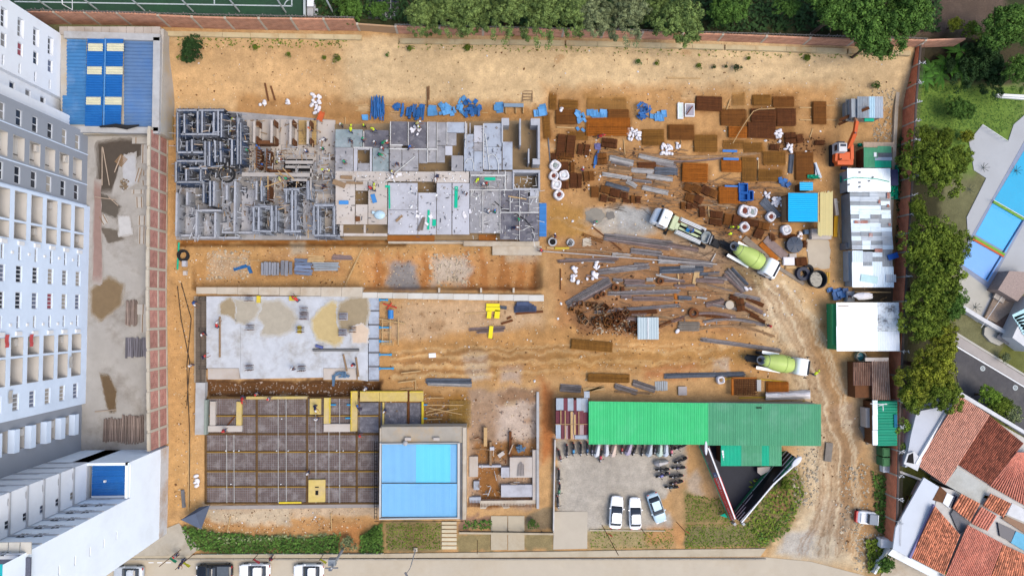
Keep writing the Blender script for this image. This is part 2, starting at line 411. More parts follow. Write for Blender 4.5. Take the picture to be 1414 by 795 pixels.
# car park, verges, street
zone([(768,606),(948,606),(945,660),(905,700),(930,715),(925,735),(812,735),(766,712)],(190,180,164),4)
zone([(925,660),(990,640),(1010,720),(930,725)],(196,156,105),8,.9)
zone([(945,655),(965,650),(970,680),(950,685)],(200,185,165),6,.7)
zone([(812,728),(930,728),(930,757),(812,757)],(168,148,102),4)
zone([(890,725),(955,720),(955,757),(895,750)],(198,140,82),7,.7)
zone([(945,680),(1015,690),(1015,720),(945,722)],(142,124,76),7)
zone([(946,724),(1080,720),(1060,755),(946,757)],(132,122,78),5)
zone([(1035,655),(1100,640),(1115,680),(1090,735),(1040,755),(1030,720)],(140,124,78),6)
zone([(1060,672),(1095,672),(1092,706),(1062,708)],(150,112,72),6,.8)
zone([(533,718),(612,718),(612,761),(533,761)],(142,124,82),3)
zone([(632,735),(680,735),(680,761),(632,761)],(150,132,88),3)
zone([(722,735),(765,735),(765,761),(722,761)],(156,138,94),3)
zone([(636,712),(680,712),(680,728),(636,728)],(150,115,90),3)
zone([(725,708),(765,700),(765,730),(725,730)],(150,128,95),3)
zone([(560,725),(600,722),(605,752),(558,755)],(128,102,66),8,.5)
zone([(1130,690),(1165,690),(1175,720),(1150,770),(1090,775),(1080,755),(1110,740)],(202,186,160),9,.8)
zone([(1085,735),(1130,730),(1125,770),(1075,765)],(186,180,170),7,.8)
zone([(1190,740),(1225,735),(1230,795),(1195,795)],(140,118,78),6,.9)
zone([(1208,640),(1228,650),(1228,770),(1212,700)],(120,108,66),5,.7)
zone([(1165,600),(1180,560),(1200,600),(1180,640),(1165,660),(1190,700),(1175,700),(1155,660)],(160,132,100),6,.7)
zone([(1145,560),(1175,555),(1178,590),(1150,580)],(170,150,130),6,.7)
# wheel ruts that sweep through the yard
for k in range(7):
 o=k*7-20
 zone([(1075+o,400),(1080+o,400),(1135+o,520),(1160+o*.8,640),(1140+o,740),(1134+o,740),(1153+o*.8,640),(1127+o,520)],(166,124,78),2.5,.45)
for y in(486,494,503,511):
 zone([(560,y+4),(800,y-2),(1020,y),(1020,y+2),(800,y+1),(560,y+7)],(166,116,60),2.5,.45)
# beyond the east wall, beyond the north wall, west patio
zone([(1262,55),(1450,55),(1450,420),(1240,620),(1225,800),(1450,800),(1450,55)],(104,108,46),2)
zone([(1262,110),(1420,120),(1420,190),(1340,240),(1262,240)],(112,140,52),10)
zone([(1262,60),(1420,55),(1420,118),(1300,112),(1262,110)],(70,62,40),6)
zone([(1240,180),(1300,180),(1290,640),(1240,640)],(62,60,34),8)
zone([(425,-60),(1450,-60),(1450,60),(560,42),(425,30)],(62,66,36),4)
zone([(425,0),(505,0),(505,28),(430,28)],(86,84,52),3)
zone([(1060,0),(1105,0),(1105,45),(1060,45)],(88,90,52),6);zone([(1275,-10),(1385,-10),(1390,50),(1255,50)],(104,86,72),8)
zone([(1440,110),(9000,110),(9000,9000),(1440,9000)],(128,128,90),60)
for k in range(16):
 o=k*4.3-26+R.uniform(-2,2);w=R.uniform(1.0,2.6);c_=R.choice(((150,116,80),(228,208,172),(160,122,82)))
 zone([(1050+o*.8,388),(1085+o,440),(1120+o,520),(1150+o*.8,620),(1150+o,700),(1135+o*1.2,768),(1135+w+o*1.2,768),(1150+w+o,700),(1150+w+o*.8,620),(1120+w+o,520),(1085+w+o,440),(1050+w+o*.8,388)],c_,1.3,.7)
for k in range(13):
 y=482+k*2.9;c_=R.choice(((150,104,54),(216,178,122),(164,116,66)));zone([(540,y+R.uniform(0,6)),(760,y-4+R.uniform(-2,2)),(1000,y-6),(1000,y-5),(760,y-2.8),(540,y+7)],c_,1.5,.6)
for k in range(10):
 x=760+k*14;zone([(x,300+k),(x+50,318+k*2),(x+120,345+k*2),(x+120,346.5+k*2),(x+50,319.5+k*2),(x,301.4+k)],R.choice(((150,112,74),(214,190,156))),1.2,.35)
for k in range(60):
 x,y=R.uniform(240,1220),R.uniform(60,745);r_=R.uniform(2,9);zone([(x+r_*1.6*math.cos(a),y+r_*math.sin(a))for a in(0,1,2,3,4,5)],R.choice(((150,104,56),(222,192,146),(196,168,130),(168,122,74))),2,R.uniform(.25,.6))
st_=fbm(PX*.25+PY*.02,PY+8*np.sin(PX/90),10,91,3)[...,None];roadm=(box_mask(PX,PY,530,430,1080,528,14)+box_mask(PX,PY,245,60,1230,140,12)*.5)[...,None];COLR*=1+.5*roadm*(st_-.5)
COLR[inner]=COLR[inner]*.96+.04*COLR[inner].mean(1,keepdims=True)+.004
COLR*=(1+.44*(fbm(PX,PY,60,61)[...,None]-.5))*(1+.30*(fbm(PX,PY,7,65,3)[...,None]-.5))
ny,nx=PX.shape
V=np.stack([WX,WY,Z],-1).reshape(-1,3)
idx=np.arange(ny*nx).reshape(ny,nx)
F=np.stack([idx[1:,:-1],idx[1:,1:],idx[:-1,1:],idx[:-1,:-1]],-1).reshape(-1,4)
gm=bpy.data.meshes.new("ground")
gm.vertices.add(len(V));gm.vertices.foreach_set("co",V.ravel())
gm.loops.add(F.size);gm.loops.foreach_set("vertex_index",F.ravel().astype(np.int32))
gm.polygons.add(len(F));gm.polygons.foreach_set("loop_start",np.arange(0,F.size,4,dtype=np.int32));gm.polygons.foreach_set("loop_total",np.full(len(F),4,np.int32))
gm.polygons.foreach_set("use_smooth",np.ones(len(F),bool))
gm.update()
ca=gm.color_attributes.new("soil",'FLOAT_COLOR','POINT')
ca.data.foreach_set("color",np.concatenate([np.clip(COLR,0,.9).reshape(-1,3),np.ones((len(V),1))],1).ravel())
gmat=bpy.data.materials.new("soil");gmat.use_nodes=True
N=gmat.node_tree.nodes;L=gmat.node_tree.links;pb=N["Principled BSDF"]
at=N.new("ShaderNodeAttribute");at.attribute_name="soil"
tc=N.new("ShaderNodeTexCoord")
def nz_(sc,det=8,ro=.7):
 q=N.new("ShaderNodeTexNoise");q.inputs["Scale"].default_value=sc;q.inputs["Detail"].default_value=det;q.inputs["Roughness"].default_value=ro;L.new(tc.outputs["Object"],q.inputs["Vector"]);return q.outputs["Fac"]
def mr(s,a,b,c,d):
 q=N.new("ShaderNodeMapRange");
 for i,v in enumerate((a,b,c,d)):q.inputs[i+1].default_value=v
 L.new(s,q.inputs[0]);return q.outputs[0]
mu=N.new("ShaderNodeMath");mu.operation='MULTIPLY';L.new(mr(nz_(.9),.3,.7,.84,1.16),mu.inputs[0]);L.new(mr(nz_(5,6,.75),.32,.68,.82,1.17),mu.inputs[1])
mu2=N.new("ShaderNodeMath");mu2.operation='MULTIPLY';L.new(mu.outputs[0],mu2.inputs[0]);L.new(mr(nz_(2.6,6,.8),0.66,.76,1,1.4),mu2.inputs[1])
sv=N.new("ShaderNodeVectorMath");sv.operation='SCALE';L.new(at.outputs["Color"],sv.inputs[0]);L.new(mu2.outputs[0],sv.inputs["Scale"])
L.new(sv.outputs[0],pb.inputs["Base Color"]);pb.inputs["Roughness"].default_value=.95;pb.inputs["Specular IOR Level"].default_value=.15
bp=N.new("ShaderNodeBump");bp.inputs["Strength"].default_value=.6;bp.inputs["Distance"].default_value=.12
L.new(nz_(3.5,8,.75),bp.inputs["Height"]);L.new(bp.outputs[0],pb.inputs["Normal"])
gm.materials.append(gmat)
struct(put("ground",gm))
# -- flat sheets and slabs given by photo outline
def ppoly(pts,z):return[tuple(P(x,y,z)[:2])for x,y in pts]
def slab(name,pts,z1,th,m,kind='structure',label=None,cat=None,parent=None):
 b=MB();b.prism(ppoly(pts,z1),z1-th,z1)
 if parent is not None:return part(b,name,m,parent)
 c=P(sum(p[0]for p in pts)/len(pts),sum(p[1]for p in pts)/len(pts),z1)
 o=b.build(name,m,off=c)
 if kind:o["kind"]=kind
 if label:tag(o,label,cat)
 return o
def blob(pts,amp=1.5,seg=6,seed=1):
 r=random.Random(seed);out=[]
 for i in range(len(pts)):
  (ax,ay),(bx,by)=pts[i],pts[(i+1)%len(pts)]
  for k in range(seg):
   t=k/seg;out.append((ax+(bx-ax)*t+r.uniform(-amp,amp),ay+(by-ay)*t+r.uniform(-amp,amp)))
 return out
def soft_patch(name,pts,z,c_in,c_out,key,parent=None,rough=.5,seed=1):
 cx_,cy_=sum(p[0]for p in pts)/len(pts),sum(p[1]for p in pts)/len(pts)
 for i in range(5):
  e=1.22-.055*i;t=(i+1)/5;c_=tuple(a*(1-t)+b*t for a,b in zip(c_out,c_in))
  slab(name,blob([(cx_+(p[0]-cx_)*e,cy_+(p[1]-cy_)*e)for p in pts],1.7-.2*i,9,seed*7+i),z+.003*i,.0025,mat(key+str(i),c_,rough=.85-(.85-rough)*t,var=.12,scale=1.2),'stuff')
m_conc=mat("concrete",(190,190,190),var=.14,scale=.8,bump=.15,stain=(168,160,150),stain_amt=.6)
m_conc_w=mat("pale_concrete",(212,208,200),var=.12,scale=.9,bump=.12,stain=(180,165,145),stain_amt=.6)
m_conc_d=mat("dark_concrete",(120,120,124),var=.2,scale=.9,bump=.15,stain=(90,88,88),stain_amt=.6)
m_conc_b=mat("beige_concrete",(205,192,172),var=.13,scale=.9,bump=.12,stain=(175,150,118),stain_amt=.6)
m_street=mat("street_concrete",(203,190,168),var=.07,scale=.25,bump=.1,bscale=12,stain=(192,176,150),stain_amt=.7,stain_scale=.12)
m_walk=mat("pavement_concrete",(198,184,158),var=.1,scale=.5,bump=.1,bscale=10,stain=(176,158,128),stain_amt=.6)
m_white=mat("white_paint",(250,250,250),rough=.6,var=.04,scale=.6)
m_asph=mat("asphalt",(86,84,86),var=.2,scale=1.5,bump=.3,bscale=30,stain=(105,102,100),stain_amt=.7)
m_wood=mat("timber",(200,165,115),var=.2,scale=3,island=.2)
m_woodd=mat("weathered_timber",(150,122,92),var=.25,scale=3,island=.25)
m_brown=mat("brown_formply",(112,70,38),var=.25,scale=2.2,island=.15)
m_steel=mat("steel_bars",(140,132,130),rough=.6,var=.3,scale=2.5,island=.6)
m_steelb=mat("blue_grey_steel",(104,110,120),rough=.55,var=.3,scale=2.5,island=.55)
m_steelr=mat("rusty_grey_bars",(140,112,90),rough=.8,var=.25,scale=2,island=.35)
m_rust=mat("rust",(124,74,26),rough=.9,var=.25,scale=2,island=.28)
m_rustd=mat("dark_rust",(108,62,28),rough=.9,var=.25,scale=2,island=.3)
m_rusto=mat("orange_rust",(174,100,26),rough=.9,var=.22,scale=2,island=.25)
m_zinc=mat("zinc_sheet",(196,206,216),rough=.42,var=.1,scale=.9,metal=.15,objvar=.12,stain=(165,160,155),stain_amt=.4)
m_zincd=mat("old_zinc_sheet",(160,168,174),rough=.5,var=.14,scale=.9,metal=.1,objvar=.14,stain=(140,120,105),stain_amt=.5)
m_black=mat("black_rubber",(36,36,38),rough=.8,var=.1)
m_dark=mat("dark_void",(30,27,25),rough=.95)
m_glass=mat("dark_glass",(52,58,68),rough=.08,var=.05,spec=.5)
m_tan=mat("rough_soil",(190,145,92),var=.2,scale=1.2,bump=.4)
# street, kerb, pavement
o=slab("street",[(-60,900),(-60,772),(600,771),(1058,769),(1120,775),(1205,797),(1240,900)],0.06,.3,m_street)
slab("street_beyond",[(-2500,1500),(-2500,790),(-60.5,771.5),(-60.5,900.5),(1241,900.5),(1900,1000),(1900,1500)],0.04,.3,m_street)
pv=slab("pavement",[(150,771),(1050,768),(1058,757),(960,758),(770,761),(533,764),(265,766),(150,768)],0.18,.3,m_walk)
b=MB()
for x in range(158,1050,15):
 a,c2=P(x,771.6,.19),P(x+14.6,771.5,.19);b.beam(a,c2,.16,.3)
part(b,"kerb_stone",mat("kerb",(178,170,155),island=.08,var=.12,scale=1),pv)["kind"]="stuff"
for k in range(3):
 slab("road_marking",[(205+k*12,775.6),(212+k*12,775.6),(212+k*12,776.8),(205+k*12,776.8)],.066,.005,m_white)
slab("pavement_corner",[(196,770),(150,770),(214,735),(232,728),(247,722),(262,742),(276,757),(262,767)],.15,.3,mat("corner_paving",(190,180,162),var=.14,scale=.8,bump=.15,stain=(160,145,120),stain_amt=.6))
slab("driveway",[(765,706),(811,706),(811,757),(764,758)],.1,.25,mat("driveway_concrete",(200,188,168),var=.06,scale=.6))
for x in(678,701.6):
 slab("entrance_path",[(x,712),(x+22.6,712),(x+22.6,758.5),(x,759)],.11,.25,m_walk)
st=thing("garden_steps","row of pale stepping slabs from the pool house down to the pavement","steps",P(620,740,0.05))
for k in range(7):
 y=719.5+k*5.7
 b=MB();b.prism(ppoly([(610,y),(630.5,y),(630.5,y+4.1),(610,y+4.1)],.14),0,.14);part(b,"step",mat("step_stone",(218,204,172),objvar=.06,var=.08),st)
# parking kerb line and rope
b=MB();b.beam(P(814,731.5,.08),P(918,732.5,.08),.15,.16);o=b.build("kerb_edging",m_walk,off=P(866,732));struct(o)
# stones and crumbs strewn over the soil
def strew(name,areas,n_,s0,s1,m,zf=None):
 q=MB()
 for k in range(n_):
  x0,y0,x1,y1=R.choice(areas);x,y=R.uniform(x0,x1),R.uniform(y0,y1);c=G(x,y,.05)if zf is None else P(x,y,zf);s_=R.uniform(s0,s1)*(1+1.2*(R.random()**8));a=R.uniform(0,6.28);w_=s_*R.uniform(.5,1)
  u=Vector((math.cos(a),math.sin(a),0))*s_;v=Vector((-math.sin(a),math.cos(a),0))*w_;t=c+Vector((R.uniform(-.02,.02),0,s_*R.uniform(.4,.9)))
  q.add([c-u,c-v,c+u,c+v,t],((0,1,4),(1,2,4),(2,3,4),(3,0,4)))
 o=q.build(name,m);o["kind"]="stuff";return o
SITE=[(242,60,1225,148),(242,60,1225,148),(760,120,1160,460),(530,412,750,520),(760,440,1080,525),(262,340,745,396),(262,340,745,396),(1060,370,1200,750),(240,190,275,700),(530,520,740,690),(270,700,500,735)]
strew("stones",SITE,2600,.04,.11,mat("pale_stone",(224,200,164),island=.25));strew("stones",SITE,1800,.04,.11,mat("dark_stone",(130,92,56),island=.3));strew("rubble",[(285,345,345,385),(590,350,650,398),(1205,120,1238,200),(820,425,890,462),(1160,640,1200,760),(1180,735,1225,790),(1095,620,1130,700)],1500,.06,.18,mat("rubble_pale",(206,190,164),island=.3))
strew("litter",SITE,160,.06,.14,m_white)
strew("rubble",[(650,545,740,700),(530,545,650,590),(290,527,520,546)],700,.05,.17,mat("rubble_grey",(170,150,134),island=.45))
# == boundary walls
def uvw(me,fn):
 a=me.attributes.new("wuv",'FLOAT_VECTOR','CORNER')
 d=np.zeros((len(me.loops),3),np.float32)
 for p in me.polygons:
  for li in p.loop_indices:
   v=me.vertices[me.loops[li].vertex_index].co;d[li]=fn(v,p.normal)
 a.data.foreach_set("vector",d.ravel())
m_brick=brick_mat("salmon_brick",(222,156,124),(206,140,108),(220,186,156))
m_brickr=brick_mat("red_brick",(246,140,98),(228,124,86),(220,170,134),.42,.18)
m_brickw=brick_mat("pink_brick",(204,142,128),(192,128,114),(214,186,170),.6,.26)
def wall_panels(root,pts,z0,z1,th,m,m_col,step,name='panel',colw=.3,cap=None,xs=None):
 """a wall along site points: brick panels, a concrete column at each joint"""
 segs=[]
 for a,b_ in zip(pts[:-1],pts[1:]):
  a,b_=Vector(a),Vector(b_);k=max(1,round((b_-a).length/step))
  for i in range(k):segs.append((a.lerp(b_,i/k),a.lerp(b_,(i+1)/k)))
 for a,b_ in segs:
  d=(b_-a).normalized();c=(a+b_)/2;l=(b_-a).length-colw;rz=math.atan2(d.y,d.x)
  q=MB();q.box(0,0,(z1-z0)/2+z0-c.z,l,th,z1-z0)
  me=q.mesh(name,m);uvw(me,lambda v,nn:(v.x,v.z,0)if abs(nn.z)<.5 else(v.x,v.y,0))
  o=put(name,me,root,c-root.location,rz)
  if m_col:
   q=MB();q.box(0,0,(z1-z0)/2+z0-a.z+.02,colw-.01,th+.08,z1-z0+.04)
   put("column",q.mesh("column",m_col),root,a-root.location,rz)
 return segs
# north wall
nb=[P(x,y,2)for x,y in((62,33),(98,33),(139,33.5),(182,34.2),(235,36.5))]
nwt=thing("brick_wall","long salmon brick boundary wall between the sandy bank and the sports field","wall",P(500,41,2))
wall_panels(nwt,nb,1.7,5.6,.22,m_brick,m_conc_b,4.4)
wall_panels(nwt,[P(235,36.5,2),P(280,38.6,2),P(324,40,2),P(369,40.5,2),P(412,41,2),P(455,41.4,2),P(497,41.8,2)],1.7,5.4,.22,m_brick,m_conc_b,4.5)
wall_panels(nwt,[P(497,41.8,2),P(549,45.5,2)],1.7,4.0,.22,mat("mud_wall",(186,152,118),stain=(190,140,80),stain_amt=.8),m_conc_b,5.2)
wall_panels(nwt,[P(549,45.5,2),P(667,48.5,2),P(721,48.8,2),P(776,50.5,2),P(883,53,2),P(991,56,2),P(1109,61,2),P(1170,62.5,2),P(1265,64,2),P(1320,62,2)],1.7,4.1,.22,m_brick,m_conc_b,6)
q=MB()
for(ax,ay),(bx,by)in(((230,43),(500,48.5)),((552,53),(780,56)),((782,56),(1000,61.5)),((1002,61.5),(1170,67)),((1172,67),(1258,70))):
 k=max(1,round((bx-ax)/40))
 for i in range(k):
  x0,x1=ax+(bx-ax)*i/k,ax+(bx-ax)*(i+1)/k-.4;y0,y1=ay+(by-ay)*i/k,ay+(by-ay)*(i+1)/k
  s_=MB();s_.prism(ppoly([(x0,y0),(x1,y1),(x1,y1+6.5),(x0,y0+6.5)],2.35),1.5,2.35+R.uniform(-.03,.03));part(s_,"footing",mat("footing_concrete",(208,190,150),objvar=.06,var=.14,scale=.8,stain=(186,150,100),stain_amt=.7),nwt)
q=MB()
for x in np.arange(64,1320,6.0):
 pass
# steel mesh fence on top of the north wall
fz=MB()
for(ax,ay),(bx,by),z in(((64,33),(235,36.5),5.6),((235,36.5),(497,41.8),5.4),((549,45.5),(883,53),4.1),((883,53),(1265,64),4.1)):
 for t in np.arange(0,1,4.0/(bx-ax)):
  p=P(ax+(bx-ax)*t,ay+(by-ay)*t,2);fz.beam((p.x,p.y+.1,z),(p.x+R.uniform(-.1,.1),p.y+R.uniform(-.05,.25),z+R.uniform(.35,.6)),.09,.09)
 p,p2=P(ax,ay,2),P(bx,by,2);fz.beam((p.x,p.y+.1,z+.35),(p2.x,p2.y+.1,z+.35),.08,.08)
part(fz,"barbed_wire",mat("grey_wire",(125,118,112),island=.35),nwt)["kind"]="stuff"
# east wall
ewt=thing("brick_wall","long red brick boundary wall between the yard and the garden trees","wall",P(1240,350,0))
ebase=[P(1264,66,1.6),P(1249,150,.2),P(1243,250,0),P(1237,350,0),P(1231,450,0),P(1226,550,0),P(1223.5,650,0),P(1221,742,0)]
ebase=[Vector((p.x,p.y,0))for p in ebase]
segs=wall_panels(ewt,ebase,-.3,2.5,.2,m_brickr,m_conc_b,2.95,colw=.22)
for a,b_ in segs:
 q=MB();q.tube([(0,0,2.5),(0.05,0,3.1),(.45,0,3.45)],.05,5)
 q.tube([(0.05,0,3.1),(-.3,0,3.4)],.05,5)
 for s_ in range(5):q.beam((R.uniform(-.3,.5),R.uniform(-.3,.3),3+R.uniform(0,.5)),(R.uniform(-.3,.5),R.uniform(-.3,.3),3.2+R.uniform(0,.3)),.07,.07)
 put("wire_post",q.mesh("wire_post",mat("post_grey",(215,215,215))),ewt,Vector((a.x,a.y,0))-ewt.location)
q=MB()
for a,b_ in segs:
 q.beam((a.x+.12,a.y,2.56),(b_.x+.12,b_.y,2.56),.3,.1)
 for z in(2.85,3.1,3.35):q.beam((a.x+.2,a.y,z),(b_.x+.2,b_.y,z),.025,.025)
part(q,"coping",mat("dark_coping",(96,84,78)),ewt)
# pale strip of footing along the inside of the east wall
q=MB();pts=[(1243,80),(1237,150),(1232,250),(1227,345)]
for(a,b_)in zip(pts[:-1],pts[1:]):q.beam(P(*a,.15),P(*b_,.15),.5,.4)
part(q,"footing",m_conc_b,ewt)
# west wall: brick in a frame of concrete, seen obliquely
wwt=thing("retaining_wall","tall pink brick wall in a grid of concrete posts beside the building patio","wall",P(230,400,0))
wb=[P(231,190,0),P(229,400,0),P(231,614,0)]
HW=4.9
segs=wall_panels(wwt,wb,0,HW,.22,m_brickw,mat("frame_concrete",(206,196,178),stain=(180,160,130),stain_amt=.6),2.75,colw=.36)
q=MB()
for a,b_ in segs:
 for z in(0.2,HW*.5,HW):q.beam((a.x,a.y-.2,z),(b_.x,b_.y+.2,z),.36,.3)
part(q,"concrete_beam",MATS["frame_concrete"],wwt)
# -- the patio behind the west wall
ZP=2.5
pat=slab("patio",[(100,175),(206,175),(203,625),(100,625)],ZP,2.4,mat("patio_concrete",(182,177,170),var=.15,scale=.35,bump=.15,stain=(134,124,112),stain_amt=.8,stain_scale=.16))
for i,(pts,c)in enumerate((([(137,200),(165,195),(195,196),(192,215),(165,225),(155,260),(138,262)],(86,76,66)),([(139,268),(150,272),(165,285),(160,300),(140,292)],(100,92,82)),([(140,315),(160,318),(170,330),(150,335)],(110,100,88)),([(128,400),(150,385),(168,395),(165,420),(140,440),(128,430)],(134,112,82)),([(140,520),(150,520),(160,540),(158,565),(150,565),(145,545)],(112,90,62)),([(131,258),(139,262),(140,380),(129,380)],(160,132,122)),([(172,218),(186,215),(188,250),(170,262)],(196,196,198)),([(165,300),(178,300),(182,322),(165,325)],(208,206,204)))):
 soft_patch("patio_stain",pts,ZP+.004+.02*i,c,(180,174,166),"patio_stain%d_"%i,seed=i)
def planks(name,label,cat,x0,y0,x1,y1,z,n_,m,horiz=True,wj=.8,th=.12,group=None,layers=2):
 """a stack of loose boards or poles covering a photo rectangle at height z, each its own part"""
 c=P((x0+x1)/2,(y0+y1)/2,z);root=thing(name,label,cat,c,group=group)
 a,b_=P(x0,y0,z),P(x1,y1,z);W,H=abs(b_.x-a.x),abs(b_.y-a.y)
 q=MB();L_=W if horiz else H;q.box(0,0,0,L_,(H if horiz else W)/n_*.8,th);me=q.mesh("board",m)
 for l in range(layers):
  for k in range(n_):
   t=(k+.5)/n_-.5
   o=put("board",me,root,(R.uniform(-.04,.04)*W*wj+(0 if horiz else t*W),(t*H if horiz else R.uniform(-.04,.04)*H*wj),th/2+l*(th+.01)),(0 if horiz else math.pi/2)+R.uniform(-.05,.05)*wj)
   o.scale=(R.uniform(.85,1.05),1,1)
 return root
m_scaf=mat("scaffold_poles",(150,132,122),var=.2,scale=3,objvar=.3)
planks("pole_stack","stack of muddy poles beside the brick wall, in the middle of the patio","stack",175,414,190,450,ZP,9,m_scaf,False)
planks("pole_stack","stack of poles under the wall, just below the two white boards","stack",174,466,204,493,ZP,10,mat("blue_poles",(130,126,134),objvar=.35,var=.2),False)
planks("pole_stack","large stack of rusty poles at the south end of the patio, left half","stack",144,577,168,609,ZP,12,m_scaf,False)
planks("pole_stack","large stack of rusty poles at the south end of the patio, right half","stack",169,573,198,611,ZP,14,m_scaf,False)
for i,(x0,y0,x1,y1,rz,lb)in enumerate(((196,200,206,226,0,"upper grey sheet leaning at the brick wall near the blue roof hall"),(183,190,210,199,0,"wide grey board across the patio end under the blue roof hall"),(189,232,195,252,-.25,"bent pale sheet standing on edge on the patio"),(197,236,208,243,0,"short grey board below the upper grey sheet"),(196,249,208,256,.1,"grey board with a slanted strut on the patio"),(182,262,199,268,0,"long white board lying across the patio"),(188,272,198,287,.05,"square white board below the long white board"),(191,298,202,311,0,"pale square board halfway along the patio"),(183,420,202,434,0,"white panel on top of the muddy poles"),(195,434,207,459,0,"tall white panel against the brick wall"),(139,297,148,310,.5,"small tilted grey slab by the building foot"),(192,313,201,337,0,"beige board stack by the wall foot"),(161,216,175,228,.9,"slatted timber pallet on the wet patio"))):
 c=P((x0+x1)/2,(y0+y1)/2,ZP);a,b_=P(x0,y0,ZP),P(x1,y1,ZP)
 rt=thing("timber_pallet" if "pallet" in lb else "board",lb,"pallet" if "pallet" in lb else "board",c,rz)
 w,h=abs(b_.x-a.x),abs(b_.y-a.y)
 if "pallet" in lb:
  for k in range(7):q=MB();q.box(0,-h*.45+k*h*.15,.12,w,h*.1,.05);put("slat",q.mesh("slat",m_woodd),rt)
  q=MB();[q.box(x,0,.05,.12,h,.1)for x in(-w*.4,0,w*.4)];put("bearer",q.mesh("bearer",m_woodd),rt)
 else:
  q=MB();q.box(0,0,.06,w,h,.1);put("sheet",q.mesh("sheet",mat("grey_boards",(196,190,182),objvar=.12,var=.12)),rt)
  q=MB();q.box(-w*.3,0,.125,.1,h*.98,.03);q.box(w*.3,0,.125,.1,h*.98,.03);put("batten",q.mesh("batten",m_woodd),rt)
for i,(x0,y0,x1,y1)in enumerate(((141,203,141,256),(142,204,151,256),(131,272,160,276),(150,272,163,284),(158,238,167,215),(131,568,160,565))):
 q=MB();q.tube([P(x0,y0,ZP+.08),P(x1,y1,ZP+.2)],.07,5)
 tag(q.build("pole",mat("pale_pole",(190,170,150)),off=P(x0,y0,ZP)),["left of two long pale poles at the top of the patio","right of two long pale poles at the top of the patio","pinkish pole lying across the patio","short pole by the rubble on the patio","thin stick leaning from the pallet","white pipe reaching from the tower foot to the pole stacks"][i],"pole")
rt=thing("rubble_heap","round heap of broken mortar and sticks on the patio","heap",P(173,255,ZP))
q=MB()
for k in range(40):
 a=R.uniform(0,6.28);r=R.uniform(0,.7);q.box(r*math.cos(a),r*math.sin(a),.1+(.7-r)*.4,R.uniform(.1,.3),R.uniform(.1,.25),.12,R.uniform(0,3))
put("rubble",q.mesh("rubble",mat("rubble_mix",(140,122,100),island=.4)),rt)["kind"]="stuff"
# == the apartment tower
m_tw=mat("tower_white",(240,256,276),rough=.7,var=.05,scale=.4,stain=(222,238,258),stain_amt=.6,stain_scale=.22)
m_tw3=mat("wing_white",(270,280,290),rough=.7,var=.04,scale=.3,stain=(256,264,272),stain_amt=.6,stain_scale=.2)
m_tg=mat("tower_grey",(164,170,180),rough=.7,var=.05,scale=.3)
m_tw2=mat("tower_white_warm",(262,266,272),rough=.7,var=.05,scale=.3,stain=(240,242,246),stain_amt=.5)
m_rec=mat("recess_plaster",(214,208,200),var=.06,scale=.5)
m_frame=mat("window_frame",(232,236,242),rough=.5)
m_curt=[mat("curtain_beige",(180,172,160)),mat("curtain_blue",(120,128,150)),mat("curtain_grey",(150,148,146))]*4+[mat("curtain_red",(170,90,100))]+[m_glass]*11
tower=thing("apartment_tower","tall white and grey apartment block with rows of windows and recessed balconies","apartment block",Vector((-53,0,ZP)))
def _bb(a,b_,c):q=MB();q.box(0,0,0,a,b_,c);return q
def facade(root,X,y0,y1,z0,z1,holes,m,back=1.6,name="facade_wall"):
 ys=sorted({y0,y1}|{h[0]for h in holes}|{h[1]for h in holes});zs=sorted({z0,z1}|{h[2]for h in holes}|{h[3]for h in holes})
 q=MB()
 for i in range(len(ys)-1):
  for j in range(len(zs)-1):
   cy,cz=(ys[i]+ys[i+1])/2,(zs[j]+zs[j+1])/2
   if any(h[0]<cy<h[1]and h[2]<cz<h[3]for h in holes):continue
   q.quad((X,ys[i],zs[j]),(X,ys[i+1],zs[j]),(X,ys[i+1],zs[j+1]),(X,ys[i],zs[j+1]))
 for a,b_,c,d,dep in holes:
  x=X-dep
  q.quad((X,a,c),(x,a,c),(x,b_,c),(X,b_,c));q.quad((X,a,d),(X,b_,d),(x,b_,d),(x,a,d))
  q.quad((X,a,c),(X,a,d),(x,a,d),(x,a,c));q.quad((X,b_,c),(x,b_,c),(x,b_,d),(X,b_,d))
  if dep>.6:q.quad((x,a,c),(x,a,d),(x,b_,d),(x,b_,c))
 xb=X-back
 q.quad((xb,y0,z0),(X,y0,z0),(X,y0,z1),(xb,y0,z1));q.quad((X,y1,z0),(xb,y1,z0),(xb,y1,z1),(X,y1,z1));q.quad((xb,y0,z1),(X,y0,z1),(X,y1,z1),(xb,y1,z1))
 o=part(q,name,m,root);return o
WCACHE={}
def window(root,X,a,b_,c,d,dep,mull_y=1,mull_z=0,gm_=None,name="window"):
 w,h=b_-a,d-c;key=(round(w,2),round(h,2),mull_y,mull_z)
 if key not in WCACHE:
  q=MB();t=.09
  for(y,z,sy,sz)in((-w/2+t/2,0,t,h),(w/2-t/2,0,t,h),(0,-h/2+t/2,w-2*t,t),(0,h/2-t/2,w-2*t,t)):q.box(0,y,z,.1,sy,sz)
  for k in range(1,mull_y+1):q.box(0,-w/2+w*k/(mull_y+1),0,.08,.1,h-2*t)
  f=q.mesh("window_frame",m_frame)
  q=MB();q.box(-.02,0,0,.03,w-.12,h-.12);WCACHE[key]=(f,q)
 f,q=WCACHE[key]
 o=put(name,f,root,Vector((X-dep+.06,(a+b_)/2,(c+d)/2))-root.location)
 g=gm_ or R.choice(m_curt);pk=(key,g.name)
 if pk not in WCACHE:WCACHE[pk]=q.mesh("pane",g)
 put("pane",WCACHE[pk],o,(0,0,0))
 return o
XT=-52.5
def yat(py,px=116):return PXYZ(px,py,XT).y
FZ=[4.7+2.7*k for k in range(-0,10)]
